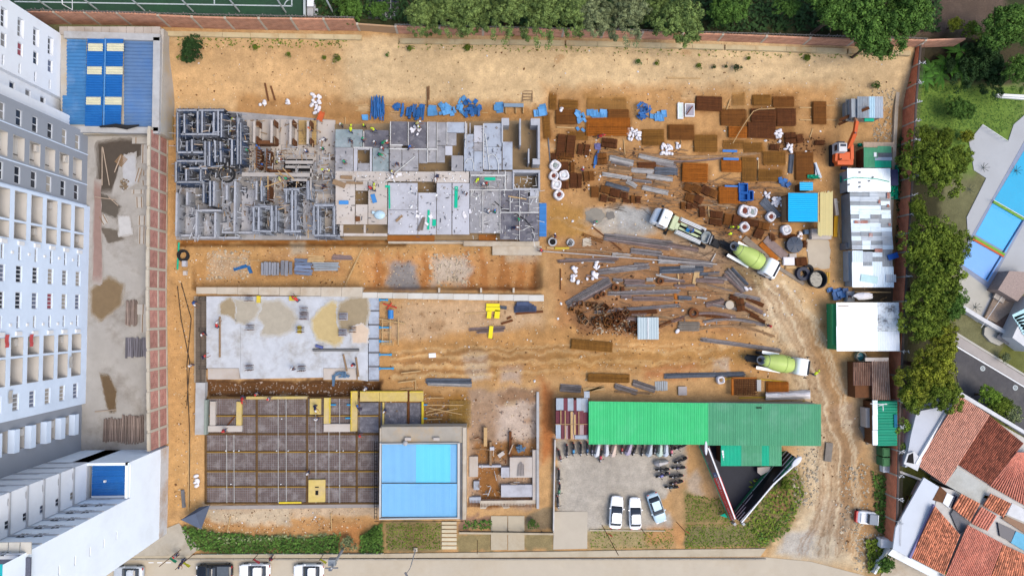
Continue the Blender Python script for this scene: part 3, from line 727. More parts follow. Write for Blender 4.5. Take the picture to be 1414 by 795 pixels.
rows=[("win",190,210),("balg",222,251),("win",258,279),("balw",288.5,345),("slit",353,370),("win2",376,396),("win2",407,427),("slit",435,450),("balw",460,516),("win2",526,546),("fin",568,594)]
gy1,gw1,gw2,gy2=yat(187,128),yat(287,125),yat(554,125),yat(618,118)
holes_by={"g1":[],"w":[],"g2":[]};wins=[];bal=[];fins=[]
for kind,pa,pb_ in rows:
 ya,yb=yat(pb_),yat(pa)
 sec="g1" if pa<285 else("w" if pa<550 else "g2")
 for k,z in enumerate(FZ):
  if kind in("win","win2"):
   h=(ya,yb,z-.5,z+.5,.22);holes_by[sec].append(h);wins.append((h,1 if kind=="win" else 3))
  elif kind=="slit":
   h=(ya,yb,z-.25,z+.2,.2);holes_by[sec].append(h);wins.append((h,1))
  elif kind=="balw":
   ym=ya+(yb-ya)*(.37 if pa<400 else .58)
   for a,b_ in((ya,ym-.12),(ym+.12,yb)):
    h=(a,b_,z-1.0,z+1.0,.9);holes_by[sec].append(h);bal.append(h)
  elif kind=="balg":
   h=(ya,yb,z-1.05,z+.85,.8);holes_by[sec].append(h);bal.append(h)
  elif kind=="fin":
   fins.append((ya,yb,z));h=(ya,yb,z+.45,z+1.9,.8);holes_by[sec].append(h);bal.append(h)
facade(tower,XT,gw1,gy1,ZP-2,29,holes_by["g1"],m_tg)
facade(tower,XT+.45,gw2,gw1,ZP-2,29,[(a,b_,c,d,e+(.45 if e>.6 else 0))for a,b_,c,d,e in holes_by["w"]],m_tw,2.05)
facade(tower,XT,gy2-4,gw2,ZP-2,29,holes_by["g2"],m_tg)
for h,mu_ in wins:
 X=XT+(.45 if gw2<h[0]<gw1 else 0);window(tower,X,*h,mull_y=mu_)
BC={}
for a,b_,c,d,dep in bal:
 X=XT+(.45 if gw2<a<gw1 else 0);dep2=dep+(.45 if X>XT else 0)
 w,h=b_-a-.04,d-c-.04;key=(round(w,2),round(h,2),round(dep2,2))
 if key not in BC:
  q=MB();x=-dep2+.05
  q.box(x,0,0,.04,w,h);q.box(x/2,-w/2+.02,0,-x,.03,h);q.box(x/2,w/2-.02,0,-x,.03,h);q.box(x/2,0,-h/2+.02,-x,w-.06,.03);q.box(x/2,0,h/2-.02,-x,w-.06,.03)
  q2=MB();q2.box(x+.05,-w*.22,-.1,.05,.12,h*.8);BC[key]=(q.mesh("balcony",m_rec),q2.mesh("door_jamb",mat("dark_jamb",(110,104,100))))
 o=put("balcony",BC[key][0],tower,Vector((X,(a+b_)/2,(c+d)/2))-tower.location)
 put("door_jamb",BC[key][1],o)
for ya,yb,z in fins:
 q=MB();q.box(.35,0,0,.7,yb-ya+.1,.85);put("balcony_parapet",q.mesh("balcony_parapet",m_tw),tower,Vector((XT,(ya+yb)/2,z))-tower.location)
# small white vents between the windows
q=MB();q.box(.06,0,0,.12,.3,.3);vme=q.mesh("vent",m_white)
for y in(yat(360,105),yat(446,105)):
 for z in FZ:put("vent",vme,tower,Vector((XT+.45,y,z+1.2))-tower.location)
q=MB();q.box(.08,0,0,.16,.45,.9);vme=q.mesh("gas_hood",m_white)
for y in(yat(349.5),yat(456)):
 for z in FZ:put("gas_hood",vme,tower,Vector((XT+.45,y,z-.1))-tower.location)
rr=random.Random(5)
for a,b_,c,d,dep in rr.sample(bal,16):put("air_conditioner",MB.mesh(_bb(.35,.8,.55),"air_conditioner",m_rec),tower,Vector((XT-.25,b_-.6,c+.35))-tower.location)
for px_,py_ in((7,471),(41,470),(12,548),(96,500)):
 p_=PXYZ(px_,py_,XT+.6);q=MB();g2=[[p_+Vector((.05*math.sin(i*2),i*.35-.7,-j*.3))for i in range(5)]for j in range(3)]
 for j in range(2):
  for i in range(4):q.quad(g2[j][i],g2[j+1][i],g2[j+1][i+1],g2[j][i+1])
 part(q,"laundry",mat("laundry_red",(214,92,92))if py_<490 else mat("laundry_pale",(200,196,190)),tower)
# north white blocks
XN=-55.6
def yN(px,py,X=XN):return PXYZ(px,py,X).y
yn0,yn1=yN(90,138),yN(90,51)
hs=[]
for k in range(9):
 z=5.6+2.75*k
 for(pa,pb_,dz_,dpt)in((58,82,.55,.5),(89,106,.45,.25),(116,129,.18,.2)):
  ya,yb=yN(80,pb_),yN(80,pa);hs.append((ya,yb,z-dz_,z+dz_,dpt))
facade(tower,XN,yn0,yn1,0,29,hs,m_tw2,2.2)
for h in hs:window(tower,XN,*h,mull_y=2 if h[1]-h[0]>2 else 1)
XN2=-56.4
yb0,yb1=yN(83,166,XN2),yn0
hs=[(yN(74,157,XN2),yN(74,141,XN2),5.6+2.75*k-.5,5.6+2.75*k+.5,.25)for k in range(9)]
facade(tower,XN2,yb0-4,yb1,0,29,hs,m_tw2,2.2)
for h in hs:window(tower,XN2,*h,mull_y=1)
q=MB();q.box(-72,(gy2+gy1)/2-1,14.4,35.6,gy1-gy2+6,28.8);q.box(-76,(yb0+yn1)/2,14.4,35,yn1-yb0-.2,28.7)
part(q,"tower_core",m_tw2,tower)
q=MB()
for y in(yat(212,116),yat(254,116),yat(283,116)):q.box(XT+.03,y,15,.06,.12,26)
part(q,"downpipe",m_tw,tower)
# -- south wing with light well
wing=thing("apartment_wing","white stepped apartment wing with a blue roof in its light well and a rooftop pool","apartment block",Vector((-45,-22,0)))
XA,XS,ZPOD=-47.4,-42.5,9.6
YN_,YS2,YSE=-18.0,-22.3,-29.6
hs=[]
for k in range(7):
 z=12.6+2.6*k;hs.append((-21.6,-20.7,z-.45,z+.45,.22));hs.append((-19.3,-18.55,z-.14,z+.14,.18))
facade(wing,XA,YS2+.01,YN_,0,29,hs,m_tw2,2)
for h in hs:window(wing,XA,*h,mull_y=1)
q=MB();q.box(-62,-23.2,14.4,28,10.3,28.8);part(q,"wing_core",m_tw2,wing)
q=MB()
for k in range(8):z=9.9+2.6*k;q.box(-44.95,YS2+.06,z,4.9,.12,.22);q.box(XA+.06,-20.1,z,.12,4.2,.22)
for k in range(8):z=9.9+2.6*k;q.box(-50,YN_+.04,z,5,.08,.2)
part(q,"slab_edge",mat("slab_edge_grey",(196,198,202)),wing)
# south block east face, slit windows
hs=[]
for k in range(8):
 z=12.3+2.6*k;hs.append((-26.3,-25.35,z-.1,z+.14,.16))
facade(wing,XS,YSE,YS2,ZPOD,27.4,hs,m_tw3,2.0)
for h in hs:window(wing,XS,*h,mull_y=0)
q=MB();q.box(-54,(YSE+YS2)/2-.02,13.7,19.2,YS2-YSE-.1,27.3);part(q,"block_core",m_tw3,wing)
hs2=[]
for k in range(7):
 z=12.4+2.6*k;hs2.append(z)
q=MB()
for z in hs2:
 for x in(-46.0,-44.3):q.box(x,YS2+.02,z,.8,.06,.9)
part(q,"north_window",m_glass,wing)
q=MB()
for z in hs2:
 for x in(-46.0,-44.3):
  for e in(-.43,.43):q.box(x+e,YS2+.04,z,.06,.1,.98)
  q.box(x,YS2+.045,z,.05,.09,.9)
part(q,"north_window_frame",m_frame,wing)
q=MB();q.quad((XS,YSE,0),(XS,YN_,0),(XS,YN_,ZPOD),(XS,YSE,ZPOD));q.quad((XS,YN_,0),(-52,YN_,0),(-52,YN_,ZPOD),(XS,YN_,ZPOD));q.quad((XS,YN_,ZPOD),(-47,YN_,ZPOD),(-47,YS2,ZPOD),(XS,YS2,ZPOD))
q.box(XS-.2,-20.1,ZPOD+.25,.3,4.2,.5);q.box(-44.9,YN_-.15,ZPOD+.25,4.9,.3,.5)
q.quad((-52,YSE,0),(XS,YSE,0),(XS,YSE,ZPOD),(-52,YSE,ZPOD))
part(q,"podium",m_tw3,wing)
q=MB();q.box(XS+.02,(YSE+YN_)/2,1.1,.04,YN_-YSE,2.2);part(q,"plinth",mat("stained_plaster",(222,222,222),stain=(196,160,120),stain_amt=.8,stain_scale=.25),wing)
m_bluer=mat("deep_blue_sheet",(38,112,190),rough=.45,var=.12,scale=.7,objvar=.08,stain=(90,150,205),stain_amt=.5)
def corr(q,x0,x1,y0,y1,z,pitch=.25,amp=.035,along='y',slope=0.0,mi=0):
 """corrugated sheet; the ribs run along the given axis, the sheet rises by slope across the ribs' length"""
 if along=='y':
  k=max(2,int(round((x1-x0)/pitch))*2);vv=[]
  for i in range(k+1):
   x=x0+(x1-x0)*i/k;h=amp*(1 if i%2 else-1);vv+=[(x,y0,z+h),(x,y1,z+h+slope)]
 else:
  k=max(2,int(round((y1-y0)/pitch))*2);vv=[]
  for i in range(k+1):
   y=y0+(y1-y0)*i/k;h=amp*(1 if i%2 else-1);vv+=[(x1,y,z+h+slope),(x0,y,z+h)]
 q.add(vv,[(2*i,2*i+2,2*i+3,2*i+1)for i in range(k)],mi)
for k in range(5):
 q=MB();y=-21.95+k*.76;corr(q,-46.9,-43.0,y,y+.75,ZPOD+.15,.19,.03,'x');part(q,"blue_roof_sheet",m_bluer,wing)
q=MB();q.box(-45.3,-20.2,ZPOD+.28,.25,.25,.2);part(q,"roof_vent",m_white,wing)
# rooftop pool terrace
ZT=27.4
q=MB();q.prism([(-70,YSE),(XS-.1,YSE),(XS-.1,YS2-.1),(-70,YS2-.1)],ZT,ZT+.12);part(q,"terrace",mat("terrace_stone",(205,200,190),var=.2,scale=1.5,stain=(150,142,132),stain_amt=.7,stain_scale=1.2),wing)
q=MB();q.box(XS-.25,(YSE+YS2)/2,ZT+.35,.35,YS2-YSE,.7);q.box(-56,YS2-.25,ZT+.35,26.5,.35,.7);part(q,"terrace_parapet",mat("parapet_white",(225,225,225)),wing)
a=P(43,769,ZT+.2)
q=MB();q.box(a.x-6,a.y-4,ZT+.2,12,8,.16);part(q,"pool_border",mat("pool_tile_dark",(96,100,116),var=.3,scale=6),wing)
q=MB();q.box(a.x-6.5,a.y-4.45,ZT+.24,11.8,7.8,.12);part(q,"pool_water",water_mat("teal_water",(40,200,205)),wing)
for k in range(7):
 q=MB();q.box(a.x-.5-k*1.05,a.y+.85,ZT+.16,.95,1.1,.1);part(q,"deck_tile",mat("deck_tile",(220,214,200),objvar=.06),wing)
# -- blue roofed hall at the north-west corner
hall=thing("hall","low hall with a ribbed blue roof, cream skylights and a faded right side","hall",P(150,115,0))
ZH=3.6
q=MB();hp=ppoly([(84,46),(226,40),(222,184),(84,186)],ZH);q.prism(hp,0,ZH);part(q,"hall_wall",mat("hall_plaster",(196,190,180),stain=(190,165,120),stain_amt=.7,stain_scale=.3),hall)
def rsheet(root,name,x0,y0,x1,y1,z,m,along,pitch=.24,amp=.035,slope=0.0):
 a,b_=P(x0,y1,z),P(x1,y0,z);q=MB();corr(q,a.x,b_.x,a.y,b_.y,z,pitch,amp,along,slope);return part(q,name,m,root)
m_hb1=mat("hall_blue_left",(70,132,188),rough=.5,var=.12,scale=.5,objvar=.1,stain=(130,165,205),stain_amt=.6)
m_hb2=mat("hall_blue_mid",(24,106,184),rough=.5,var=.08,scale=.5,objvar=.06,stain=(60,140,210),stain_amt=.4)
m_hb3=mat("hall_blue_faded",(102,136,180),rough=.6,var=.14,scale=.4,objvar=.08,stain=(62,128,205),stain_amt=.35)
for k in range(6):
 y0,y1=52+k*20,52+(k+1)*20-.2
 rsheet(hall,"roof_sheet",92-2*(k>3)*3,y0,119.5,y1,ZH+.1,m_hb1,'x',.5,.07)
 rsheet(hall,"roof_sheet",171,y0+3,213-k*.6,y1+3,ZH+.1,m_hb3,'x',.5,.06)
for x0,x1 in((120,144.5),(145,170.5)):
 for k in range(6):
  y0,y1=53+k*20.2,53+(k+1)*20.2-.2;rsheet(hall,"roof_sheet",x0-k*.6,y0,x1-k*.6,y1,ZH+.55,m_hb2,'x',.33,.05)
m_sky=mat("cream_skylight",(226,222,190),rough=.5)
for j,y in enumerate((60,92,134)):
 for x0,x1 in((121.5,142),(147.5,171)):
  rsheet(hall,"skylight",x0-j*1.4,y,x1-j*1.4,y+10.5,ZH+.68,m_sky,'x',.33,.05)
rsheet(hall,"ridge_cap",141.5,53,146.5,174,ZH+.72,m_hb1,'y',.6,.02)
q=MB()
for(ax,ay),(bx,by),w in(((90,49),(222,53),.9),((218,53),(216,182),.9),((84,179),(220,181),.8)):q.beam(P(ax,ay,ZH+.25),P(bx,by,ZH+.25),w,.6)
part(q,"parapet",m_conc,hall)
for k in range(12):
 x=82+k*11.6;q=MB();q.prism(ppoly([(x,37),(x+11.2,37),(x+11.2,47.5),(x,47.5)],ZH+.2),ZH-.2,ZH+.2+R.uniform(-.02,.03));part(q,"roof_slab",mat("hall_slab",(200,190,180),objvar=.06,var=.15,stain=(150,135,120),stain_amt=.6),hall)
q=MB();q.tube([P(138,175,ZH+.75),P(160,173.5,ZH+.8),P(175,176,ZH+.75),P(192,173,ZH+.7)],[.12,.25,.3,.1],6);part(q,"tarp_roll",m_black,hall)
slab("terrace_strip",[(230,44),(239,44),(238,190),(222,192),(226,110)],.5,.7,mat("yellow_plaster",(204,172,112),var=.12,stain=(190,160,120),stain_amt=.6))
# == builders for site things
def wrect(x0,y0,x1,y1,z):
 a,b_=P(x0,y1,z),P(x1,y0,z)
 return(a.x+b_.x)/2,(a.y+b_.y)/2,b_.x-a.x,b_.y-a.y
def bx(q,x0,y0,x1,y1,z0,z1,mi=0,rz=0.0):
 """box whose top face fills the photo rectangle at height z1"""
 cx,cy,w,h=wrect(x0,y0,x1,y1,z1);q.box(cx,cy,(z0+z1)/2,w,h,z1-z0,rz,mi)
def pbox(root,name,x0,y0,x1,y1,z0,z1,m,rz=0.0):
 q=MB();bx(q,x0,y0,x1,y1,z0,z1,0,rz);return part(q,name,m,root)
def lbl(desc,px,py):return near_label(desc,px,py)
m_dk={'d':mat("deck_dark",(104,102,110),var=.16,scale=1.3,bump=.1,objvar=.1,stain=(140,138,142),stain_amt=.85,stain_scale=.8),'m':mat("deck_mid",(158,156,158),var=.14,scale=1.2,bump=.1,objvar=.1,stain=(190,188,190),stain_amt=.85,stain_scale=.7),'l':mat("deck_light",(200,200,206),var=.1,scale=1,bump=.1,objvar=.05,stain=(165,163,166),stain_amt=.85,stain_scale=.5),'b':mat("deck_bluish",(182,190,202),var=.12,scale=1,bump=.1,objvar=.06,stain=(152,152,160),stain_amt=.85,stain_scale=.7),'w':mat("deck_beige",(206,196,186),var=.1,scale=1,bump=.1,objvar=.05,stain=(178,160,142),stain_amt=.6,stain_scale=.5),'g':mat("deck_wet",(146,160,162),var=.15,scale=1.2,objvar=.08,rough=.5,stain=(178,184,186),stain_amt=.85,stain_scale=.8),'k':m_conc_d,'o':mat("ply_ochre",(200,170,128),var=.12,scale=1,stain=(214,200,176),stain_amt=.5)}
m_mud=mat("mud_floor",(168,142,106),var=.2,scale=.7,bump=.2,stain=(130,108,84),stain_amt=.7,stain_scale=.35)
# -- the half built block, east half: decks
ZD=2.6
blk=thing("unfinished_building","grey concrete building shell under construction with open decks and stair holes","building",P(600,250,0))
slab("base_slab",[(462,172),(746,166),(746,331),(470,331)],.25,.6,m_mud,kind=None,parent=blk)
DECK=[(463,179,501,203.6,'g'),(503,180,537,204,'d'),(463,204,488,237,'m'),(488.4,204,494,237,'l'),(494,225.5,510.5,237,'m'),(510.7,204.4,514,237,'l'),(494.2,204.2,510.4,207,'l'),(514.4,204.4,537,237,'g'),(540,168,563,201,'d'),(564,168.6,589.5,206,'d'),(591,168.4,603,224.6,'m'),(603.6,169,616.8,201,'m'),(617.3,169,642,183.4,'b'),(617.3,183.7,630.6,201,'m'),(538,201.5,555,236.6,'m'),(555.3,206.4,578,236.4,'m'),(578.3,206.4,590.6,225.6,'m'),(603.3,201.6,614.6,224.6,'m'),(614.8,201.6,625,214.6,'l'),(623.4,215,640,236.6,'m'),(643.6,170,645.4,185,'l'),(648.6,170,650,185,'l'),(654.6,173.6,667,197,'l'),(640.8,185.4,654.3,236.4,'b'),(654.6,197.4,667,209,'m'),(654.6,209.3,667,236.6,'b'),(668,170.4,693,203,'b'),(668,203.3,693,234.6,'b'),(694,196,708,234.6,'b'),(463,237.4,600,250,'w'),(600.4,237,648,252.4,'w'),(463,250.4,490.6,310,'w'),(491,250.4,508,263.4,'w'),(508.4,250.4,535,310,'w'),(491,282.4,508,310,'w'),(535.6,252.8,577,290,'l'),(535.6,290.4,577,324,'l'),(577.4,266.4,602.6,324,'l'),(602.9,252.8,624,324,'l'),(624.6,253,648.6,324,'l'),(648.8,237,708,262,'m'),(649,262.4,666,322,'m'),(666.4,262.4,690,322,'m'),(690.4,262.4,729.6,293,'d'),(690.4,293.4,717,331,'d'),(717.4,293.4,744,333,'d'),(730,271,744,293,'m'),(469,310.4,474,326,'w'),(502.2,310.4,505.4,322,'w'),(474.3,322.4,535,326,'w'),(708.4,262.3,730,262.4,'m')]
for x0,y0,x1,y1,k in DECK:
 pbox(blk,"deck_panel",x0,y0,x1-.35,y1-.35,ZD-.22,ZD+R.uniform(-.03,.05),m_dk[k])
m_wallc=mat("cast_wall",(186,188,194),var=.1,scale=1,bump=.1,stain=(150,150,155),stain_amt=.6,stain_scale=.6)
EW=[(692.6,163.4,694.6,197),(717.2,164,719.4,200.5),(742.6,173.2,745.6,219),(693,163.2,703,173,.6),(733,163.8,745.6,173,.6),(735.5,219.2,745.6,227,.6),(729.2,205.5,731,225.5),(708,234.8,745.8,238.3),(708,238.5,710,262.3),(743.5,238.5,745.8,262.3),(710.2,260,743.3,262.4),(732,262.6,744,271,.3)]
for e in EW:
 pbox(blk,"concrete_wall",*e[:4],.25,ZD+.25-(e[4]if len(e)>4 else 0)*.4,m_wallc)
# upstands, timbers and gantries over the decks
m_edge=mat("pale_edge",(222,220,216),var=.08)
for x0,y0,x1,y1 in((501.6,181,502.6,203),(538.4,168,539.6,201),(563.2,168.4,564.2,203),(589.6,168.4,590.8,224),(603,169,603.8,222),(616.6,169,617.4,199),(642.2,168,643.2,203),(667,171,668,233),(540,199.6,556,201),(538,205.4,603,206.2),(488,203.2,514,204.2),(648,262,708,262.6),(650,241.5,697,243),(697,236,698.2,262),(690,262,690.8,322),(666,262,666.8,322),(717,262,717.6,331),(690,293,744,293.8),(704,272,704.8,293),(730,272,743,272.8)):
 pbox(blk,"upstand",x0,y0,x1,y1,ZD,ZD+.22,m_edge)
def rod(root,name,a,b_,r,m,z0,z1=None):
 q=MB();p0,p1=P(a[0],a[1],z0),P(b_[0],b_[1],z1 if z1 is not None else z0);q.tube([p0,p1],r,5);return part(q,name,m,root)
m_pole=mat("pale_pole",(190,170,150));m_wht=mat("white_hose",(225,225,220),rough=.6);m_teal=mat("teal_mat",(10,190,150),var=.1)
def hose(name,label,pts,r,m,z,cat="hose"):
 q=MB();pp=[P(x,y,z+(0.02 if i%2 else 0))for i,(x,y)in enumerate(pts)];q.tube(pp,r,6)
 return tag(q.build(name,m,off=pp[0]),label,cat)
hose("pole","long thin white pole slanting across the deck panels",[(573,216),(530,252)],.05,m_wht,ZD+.12,"pole")
hose("hose","white hose curving over the bluish deck",[(670,185),(674,215),(676,235)],.05,m_wht,ZD+.12)
hose("hose","white hose looped in an arch on the bluish deck",[(642,225),(645,220),(651,219),(654,226),(654,234)],.05,m_wht,ZD+.12)
hose("hose","white hose arching across to the right edge of the bluish deck",[(674,215),(680,213),(685,217),(688,226),(688,240)],.05,m_wht,ZD+.12)
hose("hose","black hose trailing over the purple grey deck",[(683,278),(695,289),(712,295),(725,303),(738,318)],.06,m_black,ZD+.12)
hose("pole","pale yellow timber lying on the purple grey deck",[(702,271),(727,275)],.09,m_wood,ZD+.15,"timber")
hose("hose","curled pale hose by the work area on the grey deck",[(655,262),(650,270),(657,273),(664,268)],.05,m_wht,ZD+.1)
for i,(x0,y0,x1,y1,lb)in enumerate(((627.5,257.5,632,287,"long teal mat lying on the pale deck"),(532,256,538.6,259,"small teal cloth at the head of a teal strip"),(536.6,259,538.8,288,"narrow teal strip down the pale deck"),(590,290,593.2,317,"teal strip beside the broom heap on the pale deck"),(597,303,602,312,"folded teal cloth beside the white scraps"),(669,245,684,249,"teal net over the poles on the work deck"))):
 q=MB();bx(q,x0,y0,x1,y1,ZD+.06,ZD+.14,0,R.uniform(-.03,.03));c=P(x0,y0,ZD);tag(q.build("mat",m_teal,off=c),lb,"mat")
# beige timbers and small gear on the walkway strip
for i,(x0,y0,x1,y1,rz,m,nm,lb)in enumerate(((470,242.5,486,247,-.05,m_woodd,"board","brown plank on the beige walkway by the stair hole"),(478,251,501,254,-.03,m_woodd,"ladder","short timber ladder lying below the walkway"),(459,250,477,257,-.35,m_woodd,"board","tilted brown plank by the timber stair hole"),(491,299,497,305.5,.1,m_brown,"crate","small brown crate on the beige deck"),(545,300,557,303,.75,m_woodd,"board","short slanted plank on the pale deck"),(468,277,481,282,0,mat("blue_panel",(70,140,205),objvar=.18,var=.1),"panel","small blue panels lying on the beige deck"),(513,268,519,280,.3,MATS["blue_panel"],"panel","blue panel next to the worker on the beige deck"))):
 q=MB();bx(q,x0,y0,x1,y1,ZD+.06,ZD+.22,0,rz);tag(q.build(nm,m,off=P(x0,y0,ZD)),lb,nm)
q=MB();c=P(524.5,297,ZD+.1);q.ell(c+Vector((0,0,.2)),.75,.6,.35,12,6);q.box(c.x-.8,c.y+.3,c.z+.2,.35,.35,.5)
tag(q.build("water_tub",mat("pale_blue_tub",(196,224,236),rough=.3),off=c,smooth=False),"pale blue tub standing on the beige deck","tub")
q=MB()
for k in range(6):q.beam(P(576+k*1.5,318,ZD+.15+k*.05),P(584+k*.6,300,ZD+.2+k*.05),.12,.08)
tag(q.build("stick_heap",mat("grey_sticks",(130,118,108),island=.3),off=P(580,310,ZD)),"heap of grey sticks fanned on the pale deck","sticks")
def scraps(label,cat,px,py,n_,rad,z,m,sz=(.25,.6),group=None,name="scrap",thick=.06,zst=.03,asp=1.0):
 """loose pieces that one could pick up one by one: things that share a label"""
 c=P(px,py,z)
 for k in range(n_):
  a=R.uniform(0,6.283);r=rad*math.sqrt(R.random());s=R.uniform(*sz);q=MB()
  q.box(0,0,0,s,s*R.uniform(.5,1)*asp,thick)
  o=put(name,q.mesh(name,m),None,c+Vector((r*math.cos(a),r*math.sin(a)*.8,thick/2+k*zst)),R.uniform(0,3.14));o.rotation_euler=(R.uniform(-.15,.15),R.uniform(-.15,.15),R.uniform(0,3.14))
  tag(o,label,cat,group or label)
m_wsack=mat("white_sack",(244,240,242),rough=.7,var=.08,scale=3,objvar=.05)
for px,py,n_,lb in((580.5,296,4,"white scrap by the fanned sticks on the deck"),(575,181,9,"white crumpled sheet beside the worker on the dark deck"),(592,304,3,"white scrap on the teal strip"),(645,295,3,"white rag left of the purple grey deck"),(548,242,3,"white scrap on the beige walkway")):
 scraps(lb,"scrap",px,py,n_,.7,ZD+.1,m_wsack)
# recesses under the south edge
for x0,y0,x1,y1 in((661,324,685,333),(535,325,600,334)):
 slab("earth_shelf",[(x0,y0),(x1,y0),(x1,y1),(x0,y1)],.32,.3,mat("orange_earth",(168,105,45),var=.2,scale=1))
pbox(blk,"edge_beam",640,333.5,745,339.5,.2,.9,m_conc_b);pbox(blk,"edge_beam",680,339.8,748,352,-.2,.5,m_conc_b);pbox(blk,"edge_beam",536,333.6,640,336,.1,.7,m_conc_b)
q=MB();a,b_=P(744.6,326,.8),P(755,280.5,2.4)
q2=thing("tarp_ramp","long blue tarp covered ramp against the end of the grey building","ramp",P(750,303,0))
for k in range(12):
 y0=280.5+k*3.85;q=MB();bx(q,744.8,y0,754.6,y0+3.7,2.5-.16*(k%2)*.5,2.62-.05*(k%2));part(q,"tarp_strip",mat("ramp_blue",(66,132,198),var=.1,objvar=.1),q2)
for x in(745.5,754):
 for y in(282,303,325):q=MB();q.beam(P(x,y,-.2),P(x,y,2.45),.12,.12);part(q,"post",m_woodd,q2)
# -- west half: beige bays, cast walls and blue formwork rooms
wst=thing("wall_bays","beige floor bays between cast walls and brown plywood at the middle of the building shell","building",P(400,240,0))
slab("base_slab",[(243,150),(335,155),(462,166),(474,331),(243,331)],.12,.5,mat("west_base",(176,172,170),var=.2,scale=.8,bump=.15,stain=(120,116,112),stain_amt=.8,stain_scale=.4),kind=None,parent=wst)
slab("dark_floor",blob([(246,154),(334,158),(336,236),(310,246),(246,236)],2.5,5,4),.16,.1,mat("dark_floor",(98,98,102),var=.25,scale=1,stain=(140,138,138),stain_amt=.7,stain_scale=.5),kind=None,parent=wst)
for x0,y0,x1,y1,k in((341,166,361,196,'w'),(362,165,386,198,'w'),(387,165,411,200,'w'),(412,166,437,200,'o'),(438,166,463,240,'w'),(338,198,354,240,'w'),(374,200,388,232,'w'),(389,201,437,224,'w'),(345,232,392,240,'w'),(376,244,394,262,'w'),(318,256,324,322,'w'),(333,262,352,320,'l'),(362,280,376,320,'l'),(386,270,402,320,'l'),(412,262,432,320,'l'),(432,268,462,326,'w'),(256,258,270,325,'l'),(281,290,297,327,'l'),(306,250,322,322,'l'),(281,258,296,290,'m')):
 pbox(wst,"floor_bay",x0,y0,x1,y1,.05,.2+R.uniform(0,.04),m_dk[k])
q=MB()
for k in range(12):q.beam(P(413+k*2.05,167,.3),P(413+k*2.05,199,.3),.05,.05)
for k in range(14):q.beam(P(412.5,168+k*2.3,.34),P(437,168+k*2.3,.34),.05,.05)
part(q,"yellow_mesh",mat("yellow_bars",(212,178,110),island=.2),wst)["kind"]="stuff"
def vwall(root,x,y0,y1,z0,z1,m,th=.22,name="wall"):
 a,b_=P(x,y0,z1),P(x,y1,z1);q=MB();q.box((a.x+b_.x)/2,(a.y+b_.y)/2,(z0+z1)/2,th,abs(a.y-b_.y),z1-z0);return part(q,name,m,root)
def hwall(root,x0,x1,y,z0,z1,m,th=.22,name="wall"):
 a,b_=P(x0,y,z1),P(x1,y,z1);q=MB();q.box((a.x+b_.x)/2,(a.y+b_.y)/2,(z0+z1)/2,abs(a.x-b_.x),th,z1-z0);return part(q,name,m,root)
for x,y0,y1 in((354,166,197),(378,166,197),(404,166,200),(428,167,199)):
 vwall(wst,x-3,y0,y1,0,1.9,m_dk['w'],.3,"cast_wall");vwall(wst,x+.6,y0-1,y0+7,0,2.0,m_brown,.1,"ply_form");vwall(wst,x+.6,y1-9,y1,0,2.1,m_brown,.1,"ply_form")
for x,y0,y1 in((354,203,231),(368,205,236)):
 vwall(wst,x,y0,y1,0,2.4,m_brown,.12,"ply_form");vwall(wst,x+5,y0+3,y1+1,0,1.6,m_brown,.12,"ply_form")
 for k in range(7):rod(wst,"tie_rod",(x,y0+2+k*4),(x+5.4,y0+4+k*4),.05,m_steelb,2.2)
hwall(wst,354,380,196.5,0,1.6,m_brown,.5,"ply_form");hwall(wst,372,400,236,0,1.8,m_brown,.3,"ply_form")
vwall(wst,370,248,276,0,2.4,m_brown,.14,"ply_form")
for k in range(9):rod(wst,"tie_rod",(366,250+k*3),(372,251+k*3),.05,m_steelb,2.3)
# stair opening with timber gantry
pbox(wst,"stair_void",392,220,432,236,.0,.26,m_dark);pbox(wst,"stair_void",396,250,422,262,.0,.27,m_dark)
for(x0,y0,x1,y1)in((394,222,432,226),(394,229,432,232),(334,239,432,243.5),(402,247,424,250),(428,228,430.4,262),(408,228,409.4,240)):
 pbox(wst,"gantry_beam",x0,y0,x1,y1,2.5,2.7,mat("grey_timber",(176,168,160),objvar=.12,var=.15,scale=2))
strew("debris",[(463,180,600,238),(463,238,645,252),(463,252,535,310),(536,253,650,323),(648,238,742,330),(640,172,692,235),(648,238,700,262)],420,.05,.14,mat("debris_grey",(160,152,146),island=.35),ZD+.06);strew("debris",[(463,238,645,252),(536,253,650,323),(655,240,742,330)],160,.06,.16,m_white,ZD+.06)
strew("debris",[(338,165,462,325),(338,200,462,262),(250,160,335,325),(345,240,462,325)],500,.06,.18,mat("debris_brown",(140,122,108),island=.4),.28);strew("debris",[(338,198,440,262),(250,160,335,235)],200,.08,.2,mat("debris_pale",(216,212,204),island=.2),.35)
for a,b_ in(((366,258),(392,249)),((370,243),(370,262)),((384,236),(399,250)),((390,232),(406,248)),((380,240),(396,243))):
 rod(wst,"prop",a,b_,.08,m_wood,2.7)
# cast concrete walls of the south-west rooms (their east faces show)
for x,y0,y1 in((243.5,266,326),(258,265,283),(271,291,326),(297,293,328),(295,250,284),(324,250,320),(313,256,276),(354,250,276)):
 vwall(wst,x,y0,y1,0,2.5,m_wallc,.24,"cast_wall")
for x0,x1,y in((243,266,325),(271,305,290.5),(266,330,328),(306,352,321)):hwall(wst,x0,x1,y,0,1.4 if y>320 else 2.5,m_wallc,.24,"cast_wall")
